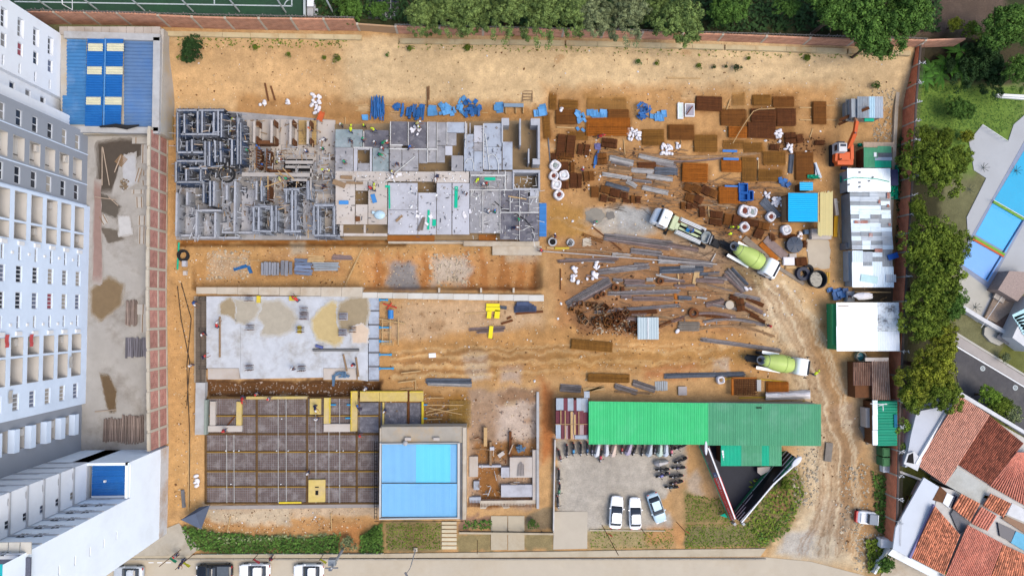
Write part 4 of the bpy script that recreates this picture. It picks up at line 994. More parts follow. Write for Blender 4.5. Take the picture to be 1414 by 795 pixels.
# blue aluminium formwork
m_fwb=mat("formwork_blue",(62,76,100),rough=.5,var=.2,scale=2.5,objvar=.3)
m_fwg=mat("formwork_grey",(104,108,118),rough=.5,var=.2,scale=2.5,objvar=.2)
m_fwt=mat("formwork_cap",(166,170,178),rough=.6,var=.25,scale=3,objvar=.2)
fwn=0
def formwork(x0,y0,x1,y1,label,z1=2.6,cap=True):
 """one run of formwork: panels side by side with ribs, tie props and a pale walkway on top"""
 global fwn
 a,b_=P(x0,y0,z1),P(x1,y1,z1);a.z=b_.z=0;d=b_-a;l=d.length;rz=math.atan2(d.y,d.x)
 r=thing("formwork_wall",label,"formwork",(a+b_)/2,rz,"blue grey formwork walls")
 k=max(1,round(l/.65));w=l/k
 q=MB();q.box(0,0,z1/2,w-.03,.09,z1-.05)
 for h in(.3,.8,1.3,1.8,2.3):q.box(0,-.07,h,w-.03,.06,.06)
 for s in(-1,1):q.box(s*(w/2-.05),-.07,z1/2,.05,.07,z1-.1)
 mes=[q.mesh("panel",m_fwb),q.mesh("panel",m_fwg)]if x0<345 else[q.mesh("panel",m_fwg),q.mesh("panel",mat("formwork_pale",(158,164,174),rough=.5,var=.2,scale=2.5,objvar=.2))]
 for i in range(k):
  for s in(-1,1):put("panel",R.choice(mes),r,(-l/2+w*(i+.5),s*.2,.1),0 if s<0 else math.pi)
 if cap:q=MB();q.box(0,0,z1+.16,l,.2,.06);put("walkway",q.mesh("walkway",m_fwt),r)
 q=MB()
 for i in range(max(2,k//2)):e=R.uniform(-.3,.3);q.beam((-l/2+.3+i*1.3+e,-R.uniform(.4,1.3),z1*.95),(-l/2+.3+i*1.3+e+R.uniform(-.3,.3),R.uniform(.3,1.2),z1*.97),.05,.05)
 put("tie_bar",q.mesh("tie_bar",m_fwt),r)["kind"]="stuff"
FW=[(246,153,310,153),(255.5,158,255.5,186),(273.8,152,273.8,186),(280,154,280,184),(296,156,296,184),(306.6,157,306.6,190),(302,154,302,188),(246,211,281,211),(246,156,246,210),(259,195,259,211),(266,193,266,212),(284,195,284,230),(290,196,290,230),(298,195,298,224),(305,196,306,224),(321,193,321,228),(329,162,329,227),(333,170,333,227),(245,223,283,223),(244,224,244,252),(258,234,258,250),(262,233,287,233),(278,228,278,252),(244,252,283,252),(282,254,282,280),(291,250,291,285),(251,186,300,186),(351,286,351,320),(358,287,358,318),(362,250,362,278),(376,284,376,320),(382,284,382,320),(404,262,404,319),(409,264,409,318),(392,262,414,262),(396,263,396,280),(352,286,374,286),(393,320,416,320),(352,319,375,320),(434,284,434,324),(440,285,440,324),(462,284,462,324),(434,284,462,284),(434,325,470,326),(426,250,426,276)]
for(x0,y0,x1,y1)in FW:
 cx,cy=(x0+x1)/2,(y0+y1)/2;v=abs(x1-x0)<abs(y1-y0)
 formwork(x0,y0,x1,y1,"grey blue formwork wall running %s among the west rooms of the building shell"%("up and down" if v else "side to side")if x1<345 else "grey blue formwork wall running %s in the middle rooms above the brown bank"%("up and down" if v else "side to side"))
for k in range(46):
 x,y=R.uniform(246,335),R.uniform(155,235);rt=(x,y);a=R.choice((0,1));l=R.uniform(6,16)
 rod(wst,"prop",(x,y),(x+(l if a else R.uniform(-2,2)),y+(R.uniform(-2,2)if a else l)),R.uniform(.04,.08),R.choice((m_fwt,m_fwt,m_pole,m_fwb)),R.uniform(1.5,3.2))
for k in range(26):
 x,y=R.uniform(345,460),R.uniform(240,318);a=R.choice((0,1));l=R.uniform(5,13)
 rod(wst,"prop",(x,y),(x+(l if a else R.uniform(-3,3)),y+(R.uniform(-3,3)if a else l)),R.uniform(.04,.07),R.choice((m_fwt,m_wood,m_pole)),R.uniform(2,2.8))
for nm,m_,n_,box_,zz,l0,l1,r_ in(("form_clutter",mat("clutter_pale",(176,178,182),island=.5),240,(246,156,335,325),(.6,2.9),3,12,.045),("form_clutter",mat("clutter_dark",(84,86,92),island=.5),130,(246,156,345,325),(.3,2.4),2,9,.07),("form_clutter",MATS["clutter_pale"],170,(340,200,466,325),(.5,2.7),3,11,.04),("form_clutter",mat("clutter_tan",(170,140,104),island=.4),120,(300,165,466,325),(.4,2.7),3,10,.05),("deck_clutter",mat("clutter_white",(216,214,210),island=.3),90,(650,240,742,330),(2.68,2.8),3,12,.03),("deck_clutter",MATS["clutter_dark"],110,(465,182,742,328),(2.66,2.8),1.5,6,.04)):
 q=MB()
 for k in range(n_):
  x,y,l=R.uniform(box_[0],box_[2]),R.uniform(box_[1],box_[3]),R.uniform(l0,l1);a=R.choice((0,1.57))+R.gauss(0,.2);z=R.uniform(*zz);q.beam(P(x,y,z),P(x+l*math.cos(a),y+l*math.sin(a),min(zz[1],z+R.uniform(-.2,.2))if zz[1]-zz[0]>1 else z),r_*2,r_*2)
 q.build(nm,m_)["kind"]="stuff"
q=MB();c=P(313,241,2.4)
for k in range(3):q.ring(c+Vector((0,0,-k*.1)),.9+k*.06,1.0+k*.06,.08,18)
tag(q.build("cable_coil",m_black,off=c),"black cable coil among the west rooms of the building shell","coil")
q=MB();c=P(254,353,.05)
for k in range(5):q.ring(c+Vector((R.uniform(-.1,.1),R.uniform(-.1,.1),k*.09)),.55+R.uniform(-.05,.1),.75,.08,16)
tag(q.build("cable_coil",m_black,off=c),"black hose coil on the soil below the building shell","coil")
# -- retaining wall and south-west slab
rw=thing("retaining_beam","long pale concrete retaining wall crossing below the brown bank","wall",P(500,405,.5))
for k in range(12):x=500.5+k*20.9;pbox(rw,"wall_segment",x,403.6+k*.33,x+20.6,411.3+k*.4,-2.4,.75,mat("retaining_pale",(216,212,202),objvar=.06,var=.1,stain=(190,170,140),stain_amt=.5))
for k in range(8):x=271+k*28.7;pbox(rw,"wall_segment",x,396.5,x+28.4,405.5+k*.6,-2.3,.8,m_conc_b)
for x in(605,663,708):pbox(rw,"buttress",x,397.5,x+2.6,404,-2.2,.7,m_conc_b)
sws=thing("floor_slab","wet pale concrete floor slab with puddles in the south west yard","slab",P(400,470,.5))
m_sw=mat("wet_slab",(204,207,212),rough=.6,var=.14,scale=.9,bump=.1,stain=(172,168,160),stain_amt=.85,stain_scale=.35)
ZS=.6
slab("slab_part",[(285,409),(332,409),(332,523),(330,508),(285,508)],ZS,.7,m_sw,parent=sws)
slab("slab_part",[(332.2,409),(446,409),(446,521),(332.2,523)],ZS,.7,m_sw,parent=sws)
slab("slab_part",[(446.2,409),(508,409),(508,526),(494,524),(494,508),(446.2,508)],ZS,.7,m_sw,parent=sws)
slab("slab_part",[(287,508.5),(331,508.5),(331,523.5),(287,523.5)],.25,.4,m_dk['w'],parent=sws);slab("slab_part",[(446.5,508.5),(492,508.5),(492,524),(446.5,524)],.25,.4,m_dk['w'],parent=sws)
for i in range(6):y=411+i*19.2;pbox(sws,"edge_strip",509,y,523,y+16.8,-.2,ZS+.02,m_dk['b']);pbox(sws,"edge_gap",509.4,y+16.9,523,y+19,-.2,ZS-.05,m_conc_d)
m_pud=[mat("puddle_grey",(186,176,156),rough=.25,var=.05,scale=.5),mat("puddle_brown",(206,182,128),rough=.2,var=.06,scale=.3),mat("puddle_olive",(164,146,112),rough=.3,var=.08,scale=.5)]
for i,(pts,m)in enumerate(((([(358,427),(365,418),(385,417),(402,430),(407,440),(400,455),(385,461),(362,460),(366,448),(357,436)]),m_pud[0]),([(307,421),(318,413),(325,415),(352,418),(357,427),(350,438),(338,446),(326,443),(318,435),(306,432)],m_pud[0]),([(305,420),(318,412),(324,420),(324,440),(315,434),(306,433)],m_pud[2]),([(433,442),(445,427),(458,419),(472,424),(474,440),(470,470),(462,475),(452,470),(440,467),(434,455)],m_pud[1]),([(470,420),(485,413),(506,412),(508,430),(503,450),(490,455),(472,455),(468,436)],m_pud[2]))):
 c_=(186,176,156)if m is m_pud[0]else(206,182,128)if m is m_pud[1]else(168,150,118)
 soft_patch("puddle",pts,ZS+.005+i*.02,c_,(200,200,200),"puddle%d_"%m_pud.index(m),rough=.25,seed=i+20)
soft_patch("stained_patch",[(487,452),(500,448),(508,455),(506,472),(488,472)],ZS+.12,(222,198,172),(204,205,206),"patch_beige",seed=33)
for i,(x,y)in enumerate(((347,452),(416,455),(346,507),(418,508),(346,412),(488,455),(421,437),(475,437),(474,459),(421,428))):
 rt=thing("column_starter",lbl("starter bar cage",x,y),"rebar cage",P(x,y,ZS),group="starter bars on the pale slab")
 q=MB();[q.beam((dx_,dy_,0),(dx_+R.uniform(-.05,.05),dy_+R.uniform(-.05,.05),1.3+R.uniform(0,.3)),.06,.06)for dx_ in(-.35,-.1,.15,.4)for dy_ in(-.3,.3)];put("starter_bar",q.mesh("starter_bar",m_rustd),rt)["kind"]="stuff"
 q=MB();[q.box(0,0,.3+.3*k,.9,.08,.05)for k in range(3)];[q.box(0,s*.32,.5,.95,.05,.05)for s in(-1,1)];put("stirrup",q.mesh("stirrup",m_steelb),rt)
 if i in(6,7,8):q=MB();q.box(0,0,.15,1.1,1.0,.3);put("kerb_form",q.mesh("kerb_form",mat("grey_block",(176,174,180),var=.2,scale=3)),rt)
for x0,y0,x1,y1,lb in((354,408.5,359,418,"yellow form box under the retaining wall, left one"),(410.5,450,415.5,460,"yellow form box beside the starter bars on the slab"),(399,409,409,415,"white and yellow form box under the retaining wall")):
 q=MB();bx(q,x0,y0,x1,y1,ZS,ZS+.35);tag(q.build("form_box",mat("yellow_form",(232,205,50),var=.12,scale=2,objvar=.08,stain=(205,175,95),stain_amt=.5),off=P(x0,y0,ZS)),lb,"form box")
for pts,r,m,lb,cat in(([(303.5,437),(303.5,493)],.13,m_woodd,"long brown timber lying upright in the photo on the pale slab","timber"),([(432,483),(496,483)],.18,mat("grey_pipe",(112,110,108),rough=.6),"long grey pipe lying across the pale slab","pipe"),([(474,489),(479,512)],.13,m_woodd,"left of two short brown timbers on the slab edge","timber"),([(491.5,493),(495,520)],.13,m_woodd,"right of two short brown timbers on the slab edge","timber"),([(436,477),(446,480)],.2,mat("violet_pipe",(96,106,160)),"short violet pipe on the pale slab","pipe")):
 hose("pole",lb,pts,r,m,ZS+.15,cat)
q=MB();
for k in range(14):q.beam(P(458+R.uniform(0,20),512+R.uniform(0,9),.5+k*.02),P(470+R.uniform(0,14),513+R.uniform(0,8),.6+k*.02),.18,.06)
for k in range(5):q.beam(P(459+k,518,.5),P(459.5+k*.4,533,.2),.1,.06)
tag(q.build("blue_netting",mat("steel_blue_net",(92,122,150),island=.25),off=P(465,516,.3)),"crumpled steel blue netting hanging over the slab edge","netting")
# blue props and ladder east of the slab
for i,(y,l)in enumerate(((414,10),(452,14),(471,15),(489.5,15),(508.5,18))):
 q=MB();a,b_=P(524.5,y,.55),P(524.5+l,y,.3);q.tube([a,b_],.11,6);q.box(b_.x,b_.y,.2,.25,.3,.3);q.box(a.x,a.y,.5,.1,.4,.4)
 tag(q.build("blue_prop",mat("prop_blue",(40,160,215),rough=.5),off=a),("first second third fourth fifth".split()[i])+" blue prop from the top along the right edge of the pale slab","prop","blue props at the slab edge")
q=MB();c=P(539.5,434,.6);a,b_=P(539.5,428,.6),P(539.5,440,.6);q.tube([a,b_],.38,14)
tag(q.build("barrel",mat("barrel_blue",(48,130,200),rough=.4),off=c),"blue barrel on its side near the blue props","barrel")
rt=thing("timber_ladder","timber ladder frame standing beside the blue props","ladder",P(533,460,.1))
for x in(528,538.5,550):rod(rt,"rail",(x,440),(x,476),.08,m_wood,.5)
for y in(444,458,470,474):rod(rt,"rung",(526,y),(542,y+R.uniform(-1,1)),.06,m_wood,.55)
for k in range(9):rod(rt,"rung",(527+k*2,471),(527+k*2,477),.05,m_wood,.5)
for pts,lb in(([(523,440),(560,447)],"pale pole slanting from the slab past the blue barrel"),([(529,419),(548,425)],"red rod by the blue barrel, upper one"),([(534,427),(541,418)],"red rod by the blue barrel, crossing one"),([(554,515),(581,512)],"pale plank on the dirt right of the slab"),([(550,528),(573,525)],"thin pale plank under the plank right of the slab")):
 hose("pole",lb,pts,.1,mat("red_rod",(205,70,50))if "red" in lb else m_wood,.4,"rod" if "red" in lb else "pole")
q=MB();c=P(597,490.5,.1);q.box(c.x,c.y,c.z,.95,.6,.1,.06);tag(q.build("board",m_white,off=c),"small white board on the dirt between slab and yard","board")
# mesh strip on the west side of the slab
ms=thing("mesh_strip","upright strip of wire mesh and shuttering along the left edge of the slab","mesh",P(276,480,.4))
for k in range(2):
 q=MB();x0=271+k*6
 for i in range(6):q.beam(P(x0+i*1.3,410,.5),P(x0+i*1.3,528,.5),.05,.05)
 for i in range(58):q.beam(P(x0-1,410+i*2.05,.54),P(x0+7,410+i*2.05,.54),.05,.05)
 part(q,"wire_mesh",mat("mesh_grey",(120,108,96),island=.3),ms)["kind"]="stuff"
slab("floor_strip",[(268,409),(284,409),(284,528),(268,528)],.3,.4,mat("strip_grey",(176,160,138),var=.2,scale=1),parent=ms,kind=None)
pbox(ms,"shutter",269,528,283,600,-.2,.7,m_conc);pbox(ms,"shutter",281.5,552,285.5,600,-.3,.9,mat("green_shutter",(150,160,150)))
for y in(412,455,507):pbox(ms,"void",274,y-3,285,y+3,.1,.36,m_dark)
# -- foundation grid
fg=thing("foundation_grid","purple brown foundation bed with rebar mesh divided by rusty beams","foundation",P(400,620,0))
m_bed=mat("foundation_bed",(116,99,92),var=.22,scale=1.6,bump=.3,objvar=.08,stain=(172,164,160),stain_amt=.8,stain_scale=.6)
ys_=[549,573.4,599,623.4,650,671.5,694.5];xs_=[284,354.5,424,492.6,524]
for i in range(4):
 for j in range(6):
  if i==3 and j==0:continue
  pbox(fg,"bed",xs_[i]+.8,ys_[j]+.8,xs_[i+1]-.8,ys_[j+1]-.8,-.6,.02,m_bed)
m_beam=mat("beam_rust",(112,84,48),var=.25,scale=2,island=.2);m_ybeam=mat("beam_yellow",(188,148,50),var=.2,scale=2)
for j,y in enumerate(ys_):
 q=MB()
 for k in range(4):q.beam(P(284,y-1+k*.7,.12+.05*(k%2)),P(524,y-1+k*.7,.12+.05*(k%2)),.05,.05)
 for k in range(120):q.beam(P(284.5+k*2,y-1.3,.16),P(284.5+k*2,y+1.4,.16),.04,.04)
 part(q,"beam_cage",m_beam,fg)["kind"]="stuff"
 for i in range(4):
  if j in(1,3,4,5)and i<4:pbox(fg,"form_strip",xs_[i]+2,y+.3,xs_[i+1]-2,y+1.5,-.1,.2,m_ybeam)
for x in xs_:
 q=MB()
 for k in range(4):q.beam(P(x-1+k*.7,549,.12+.05*(k%2)),P(x-1+k*.7,695,.12+.05*(k%2)),.05,.05)
 for k in range(72):q.beam(P(x-1.3,549.5+k*2,.16),P(x+1.4,549.5+k*2,.16),.04,.04)
 part(q,"beam_cage",m_beam,fg)["kind"]="stuff"
q=MB();mm=mat("mesh_pale",(150,144,148),island=.3)
for k in range(80):q.beam(P(285+k*3,550,.07),P(285+k*3,694,.07),.025,.025)
for k in range(48):q.beam(P(285,550.5+k*3,.09),P(523,550.5+k*3,.09),.025,.025)
part(q,"rebar_mesh",mm,fg)["kind"]="stuff"
for x in(313,323,384,395,436,454,469):rod(fg,"string_line",(x,550 if x>330 else 600),(x+.3,694),.03,m_wht,.2)
for x,y in((312,622),(323,622),(330,622),(382,622),(398,622),(389,578),(319,668),(388,668),(428,622),(436,622),(465,622),(474,622),(496,622),(469,670)):q=MB();q.box(*P(x,y,.25),.12,.12,.2);part(q,"marker",m_white,fg)
pbox(fg,"kerb",283,695.4,525,703,-.2,.12,mat("grey_kerb",(168,160,154),var=.14,stain=(140,130,122),stain_amt=.6));pbox(fg,"form_strip",385,692.4,416,695,0,.28,mat("yellow_form",(232,205,50)))
# yellow forms
m_yf=MATS["yellow_form"]if "yellow_form" in MATS else mat("yellow_form",(232,205,50))
m_yf2=mat("yellow_form_dusty",(214,188,110),var=.14,scale=2,objvar=.08,stain=(200,178,148),stain_amt=.6)
yfm=thing("formwork_set","yellow and beige shuttering boxes along the top of the foundation grid","formwork",P(450,560,.2))
for x0,y0,x1,y1,z,m in((484,540,493.6,595,.5,m_yf2),(497,540,524,554,.5,m_yf2),(524.3,540,562.5,554,.52,m_yf2),(565.5,540,584.6,554,.5,m_yf2),(582,554.4,585,587,.5,m_yf),(528,555,530.4,590,.45,m_yf2),(427.5,550,443,572,.5,m_yf2),(447,549,456,584.6,.5,m_yf2),(447,585,483.6,596,.45,m_dk['w']),(289.5,554,297.5,587,.5,m_dk['w']),(287,587.4,334,596,.5,m_dk['w']),(326,554.4,333.6,587,.5,m_yf2),(340,547,424,551,.5,m_yf2),(425.7,662,449,693,.45,m_yf2),(563,540,565.2,590,.3,m_rustd)):
 pbox(yfm,"shutter_board",x0,y0,x1,y1,-.5,z,m)
for x0,y0,x1,y1 in((484,540,493,541.2),(497,540,562,541.2),(565.5,540,584,541.2),(454.6,549,456.2,584),(484,541.5,485.4,595)):pbox(yfm,"shutter_edge",x0,y0,x1,y1,.5,.62,m_yf)
for x0,y0,x1,y1 in((496.5,555.6,527.6,597),(531,555.6,561.6,587),(565.7,555.6,581.6,587)):pbox(yfm,"panel_bed",x0,y0,x1,y1,-.3,.12,mat("frosted_bed",(108,106,114),var=.3,scale=2.5,bump=.2,objvar=.12,stain=(160,158,164),stain_amt=.6,stain_scale=1.2))
pbox(yfm,"pit_floor",298,556.6,326,587,-.5,-.2,mat("ochre_pit",(160,128,60),var=.25,scale=1));pbox(yfm,"shutter_slot",435,671.5,440,673,.45,.5,m_dark);pbox(yfm,"shutter_slot",435.5,677,439.5,683,.45,.5,m_dark)
rod(yfm,"crack_batten",(303,569),(318,568),.06,m_rustd,-.1);rod(yfm,"prop",(314,587),(324,575),.1,m_rustd,.1)
for x0,x1,y in((456,464,558.6),(479,484,558.6),(477,484,577),(585,590,558.6),(585,590,577.5)):
 q=MB();q.tube([P(x0,y,.4),P(x1,y,.4)],.1,6);tag(q.build("blue_prop",MATS["prop_blue"],off=P(x0,y,.4)),lbl("short blue prop",(x0+x1)/2,y),"prop","blue props at the shuttering")
# timbers and mesh right of the yellow forms
for pts in(([(585,559),(640,559)]),([(588,569),(612,563)]),([(588,573),(632,564)]),([(592,563),(638,572)]),([(588,579),(610,578)]),([(590,549),(613,549)]),([(553,537),(571,536)]),([(574,524),(574,538)])):
 pts=list(pts);hose("timber",lbl("thin pale timber",sum(p[0]for p in pts)/2,sum(p[1]for p in pts)/2),pts,.07,m_wood,.25,"timber")
q=MB()
for k in range(17):q.beam(P(622+k*1.7,553,.1),P(622+k*1.7,590,.1),.04,.04)
for k in range(22):q.beam(P(620,553.5+k*1.7,.13),P(651,553.5+k*1.7,.13),.04,.04)
tag(q.build("rebar_mat",mat("ochre_bars",(176,140,70),island=.2),off=P(636,570,.1)),"flat ochre wire mesh on the dirt above the pool house","rebar mat")
# -- pool house with the blue roof
ph=thing("pool_house","small building with a bright blue ribbed roof inside grey parapets","building",P(580,650,0))
ZPH=3.4
q=MB();bx(q,523.5,590,644,717,0,ZPH);part(q,"wall",m_conc_b,ph)
pbox(ph,"rear_roof",527,588.5,643.5,611,ZPH,ZPH+.12,mat("dusty_roof",(176,168,154),var=.15,scale=.6,stain=(190,160,115),stain_amt=.7,stain_scale=.35))
m_pb=[mat("pool_blue",(116,186,232),rough=.4,var=.05,scale=.4,objvar=.012),mat("pool_blue_bright",(92,212,250),rough=.4,var=.03,scale=.4,objvar=.02)]
for k in range(11):
 x=527+k*9.45
 for j,(y0,y1)in enumerate(((613,666),(666.6,713))):
  rsheet(ph,"roof_sheet",x,y0,x+9.8,y1,ZPH+.25+.006*(k%2),m_pb[1 if(j==0 and 4<k<10)else 0],'y',.16,.014,.25 if j else-.0)
for e in((523.5,611.5,526.5,714),(631.6,611.5,635,714),(523.5,714.2,635,717.2),(526.8,611.2,631.4,613)):pbox(ph,"parapet",*e,ZPH-.3,ZPH+.55,mat("parapet_grey",(212,210,206),var=.1,stain=(180,172,160),stain_amt=.5))
pbox(ph,"side_gutter",635.3,611.3,638.4,717,ZPH-.2,ZPH+.1,m_conc_d);pbox(ph,"outer_parapet",638.7,590,643.8,717,ZPH-.2,ZPH+.3,m_conc_b)
for x in(563,602.5):pbox(ph,"roof_box",x-4,604,x+4.4,608,ZPH+.12,ZPH+.6,m_dk['w'])
q=MB();q.ell(P(559.6,611.4,ZPH+.6),.35,.35,.3,10,5);part(q,"satellite_dish",m_conc,ph)
for x in(517,520.5):
 q=MB();q.beam(P(x,609,1.6),P(x,716,1.6),.07,.07)
 for k in range(22):q.beam(P(517,612+k*4.8,1.6),P(521,612+k*4.8,1.6),.05,.05)
 part(q,"side_railing",m_dark,ph)
q=MB()
for x in(521,560,600,638):q.beam(P(x,719.5,0),P(x,719.5,1.5),.08,.08)
for z in(.8,1.5):q.beam(P(517,719.5,z),P(640,719.5,z),.06,.06)
part(q,"front_railing",m_dark,ph)
# -- sunken yard right of the pool house
sy=thing("sunken_yard","sunken muddy building plot with pale slabs and a concrete edge wall","building plot",P(695,620,-.5))
for e,z,m in(((648,630,660,658),0,m_dk['w']),((692,645,703.6,659),-.1,m_dk['l']),((704,631,735,659),0,m_dk['w']),((692,669,736,686),-.1,m_dk['l']),((663,690,742,702),0,m_conc_b),((661,642,692,645),-.1,m_dk['l']),((703,596,706.5,632),-.3,m_rustd),((648,686,664,694),-.1,m_dk['b']),((654,664,662,676),-.2,m_dk['b'])):pbox(sy,"slab_piece",*e,-1.2,z,m)
for e in((741,541,744.4,620),(741,620.4,744.4,702)):pbox(sy,"edge_wall",*e,-1.2,.3,m_conc)
pbox(sy,"edge_wall",735.5,621,740.8,690,-1,.05,m_dk['w'])
pbox(sy,"plank",668,590,672.6,616,-.4,.2,m_wood);pbox(sy,"trench_timber",676,610,679,643,-.9,-.1,m_woodd)
q=MB()
for k in range(48):q.beam(P(645+k*2,687,-.2),P(645+k*2,700,.1),.06,.06)
part(q,"starter_bars",m_rustd,sy)["kind"]="stuff"
q=MB()
for k in range(10):a=R.uniform(0,3.14);c=P(719+R.uniform(-3,3),619+R.uniform(-3,3),-.4+k*.05);q.box(c.x,c.y,c.z,R.uniform(.6,1.1),.25,.1,a)
tag(q.build("panel_heap",mat("steel_blue_net",(92,122,150)),off=P(719,619,-.6)),"small heap of blue grey panels in the sunken yard","heap")
q=MB();q.box(*P(692,627,-.4),.9,.5,.3,.6);tag(q.build("concrete_block",m_dk['w'],off=P(692,627,-.5)),"pale block lying tilted in the sunken yard","block")
pbox(sy,"crossing_slab",676.5,617,682.5,621.5,-.6,.1,m_dk['l'])
q=MB()
for k in range(9):q.beam(P(716+k*.9,637+abs(4-k),.12),P(714+k*1.2,657,.12),.04,.04)
tag(q.build("wire_heap",m_steel,off=P(718,648,.1)),"tangle of grey wire on a pale slab in the sunken yard","wire")
q=MB()
for x in(744,754,763):pass
for k in range(34):
 x,y=R.uniform(648,738),R.uniform(600,698);l=R.uniform(4,16);a=R.choice((0,1.57))+R.gauss(0,.25);rod(sy,"offcut",(x,y),(x+l*math.cos(a),y+l*math.sin(a)),R.uniform(.04,.09),R.choice((m_woodd,m_rustd,m_conc,m_pole)),R.uniform(-.6,.1))
# front fence of the sunken yard
ff=thing("fence","low dark metal fence in front of the sunken yard","fence",P(700,732,0))
for(a,b_)in(((636,732.6),(680,733.2)),((680,733.2),(724,734)),((724,734),(764,734.5))):
 q=MB()
 for z in(.3,.8,1.3):q.beam(P(*a,z),P(*b_,z),.06,.06)
 part(q,"rail_panel",m_dark,ff)
for x in(636,648,680,702,724,748,764):q=MB();q.beam(P(x,733.4,0),P(x,733.4,1.6),.1,.1);part(q,"post",m_dark,ff)
q=MB();q.beam(P(634,735,.15),P(764,736.5,.15),.25,.3);part(q,"kerb",m_walk,ff)
fw2=thing("fence","thin white fence wall along the left side of the gravel car park","fence",P(766,670,0))
for k in range(9):y=606+k*14.2;q=MB();q.beam(P(766.2-k*.25,y,.4),P(766-k*.25,y+14,.4),.14,.8);part(q,"panel",mat("fence_white",(220,216,210),objvar=.05),fw2)
# == the material yard
def bundle(x0,y0,x1,y1,wpx,m,desc,n_=None,bend=0.0,layers=3,r=.038,name="bar_bundle",cat="bar bundle",group="steel bar bundles in the yard",spread=.12,label=None):
 """a bundle of long bars lying on the ground from one photo point to another"""
 a,b_=G(x0,y0,.06),G(x1,y1,.06);d=b_-a;l=d.length;rz=math.atan2(d.y,d.x);c=(a+b_)/2;c.z=min(a.z,b_.z)
 w=wpx*.118;per=n_ or max(4,int(w/.07));q=MB()
 for L_ in range(layers):
  for k in range(max(2,per-L_)):
   t=((k+.5)/max(2,per-L_)-.5)*(1-.12*L_)+R.uniform(-.02,.02)
   s0,s1=-l/2+abs(R.gauss(0,spread))*l*.3,l/2-abs(R.gauss(0,spread))*l*.3
   j0,j1=R.gauss(0,.04)*w,R.gauss(0,.04)*w;sg=2 if bend==0 else 6;pts=[]
   for i in range(sg+1):
    u=i/sg;x=s0+(s1-s0)*u;pts.append((x,t*w+j0*(1-u)+j1*u+bend*4*(u-u*u)+(R.uniform(-.03,.03)if 0<i<sg else 0),.05+L_*r*1.7))
   q.tube(pts,r,4)
 q.box(-l*.28,0,.02,.12,w*1.05,.1);q.box(l*.28,0,.02,.12,w*1.05,.1)
 o=q.build(name,m,loc=c,rz=rz)
 return tag(o,label or lbl(desc,(x0+x1)/2,(y0+y1)/2),cat,group)
m_pale=mat("pale_grey_bars",(182,178,174),rough=.6,var=.25,scale=2.5,island=.45)
m_tanb=mat("tan_bars",(168,134,98),rough=.8,var=.3,scale=2,island=.5)
m_purp=mat("purple_grey_bars",(138,118,112),rough=.7,var=.3,scale=2,island=.6)
GRY,BLU,PAL,TAN,PUR,RST=(m_steel,"grey steel bar bundle"),(m_steelb,"blue grey bar bundle"),(m_pale,"pale silver bar bundle"),(m_tanb,"tan brown bar bundle"),(m_purp,"purplish bar bundle"),(m_rustd,"dark rusty bar bundle")
for x0,y0,x1,y1,w,(m,ds)in((841,218,875,226,8,PAL),(843,223,870,229,4,GRY),(881,215,930,226,6,PAL),(905,224,933,230,6,GRY),(880,228,906,228,7,RST),(871,235,903,237,6,PAL),(903,233,936,235,5,BLU),(903,239,936,239,5,BLU),(892,243,929,248,6,PAL),(840,233,871,237,8,TAN),(831,240,873,247,5,PAL),(836,253,869,263,6,BLU),(865,250,879,258,5,PAL),(873,249,900,252,4,GRY),(886,259,923,267,6,PAL),(874,243,892,243,5,TAN),(903,251,925,257,4,TAN),(833,327,929,338,9,GRY),(836,330,925,343,5,PUR),(845,325,915,335,5,GRY),(769,361,855,357,4,PUR),(780,358,850,362,3,GRY),(870,346,914,351,7,GRY),(920,338,965,345,6,PUR),(908,356,985,366,7,GRY),(825,376,897,367,7,GRY),(840,372,880,371,4,PAL),(910,373,972,371,8,BLU),(782,421,843,386,9,GRY),(788,424,845,392,4,PUR),(861,389,891,390,7,PUR),(863,395,905,395,4,GRY),(846,386,860,387,4,GRY),(892,386,902,386,4,PAL),(838,405,940,402,5,GRY),(860,398,930,397,4,TAN),(872,412,930,413,5,PUR),(857,410,872,410,4,PUR),(820,431,940,421,4,GRY),(865,426,910,424,3,BLU),(845,433,908,430,5,RST),(916,387,946,388,4,PUR),(930,394,960,394,3,PUR),(965,379,994,377,4,BLU),(960,387,1000,388,6,PUR),(1003,372,1030,402,7,GRY),(1010,370,1033,394,4,BLU),(999,379,1026,404,4,PUR),(962,392,1012,404,6,TAN),(975,393,1012,402,3,GRY),(936,411,955,412,5,BLU),(974,421,1000,415,6,PUR),(950,405,970,405,5,TAN),(1012,405,1050,414,5,GRY),(1030,411,1054,422,5,RST),(1028,419,1053,432,5,PUR),(1035,434,1056,445,4,RST),(1028,427,1048,438,3,RST),(848,532,880,542,7,GRY),(873,528,905,538,8,GRY),(848,540,898,543,3,TAN),(773,535,803,537,9,GRY),(587,526,652,526,7,BLU),(590,530,652,532,4,PAL),(690,424,700,425,4,BLU),(647,455,698,452,4,PUR),(658,459,696,456,3,PUR),(916,519,1030,516,6,BLU),(966,468,1079,484,5,GRY),(372,372,388,372,6,PAL)):
 bundle(x0,y0,x1,y1,w,m,ds)
for x0,y0,x1,y1,w,(m,ds),bd in((925,444,1017,437,3,PUR,.8),(970,444,1058,449,4,GRY,.6),(950,456,1070,464,3,TAN,1.0),(905,452,1010,440,3,RST,1.0),(880,214,1050,212,3,TAN,-.4),(900,222,1000,218,2,PUR,-.3),(930,276,965,290,2,TAN,.3),(780,345,860,352,2,TAN,.3)):
 bundle(x0,y0,x1,y1,w,m,"long curved "+ds,bend=bd,layers=2)
for x0,y0,x1,y1,w in((1052,275,1075,301,3),(1055,273,1078,299,3),(1049,279,1071,302,2.4)):
 bundle(x0,y0,x1,y1,w,m_steelb,"slanted dark grey pipe",n_=1,layers=1,r=.17,name="pipe",cat="pipe",group="slanted pipes under the white sacks")
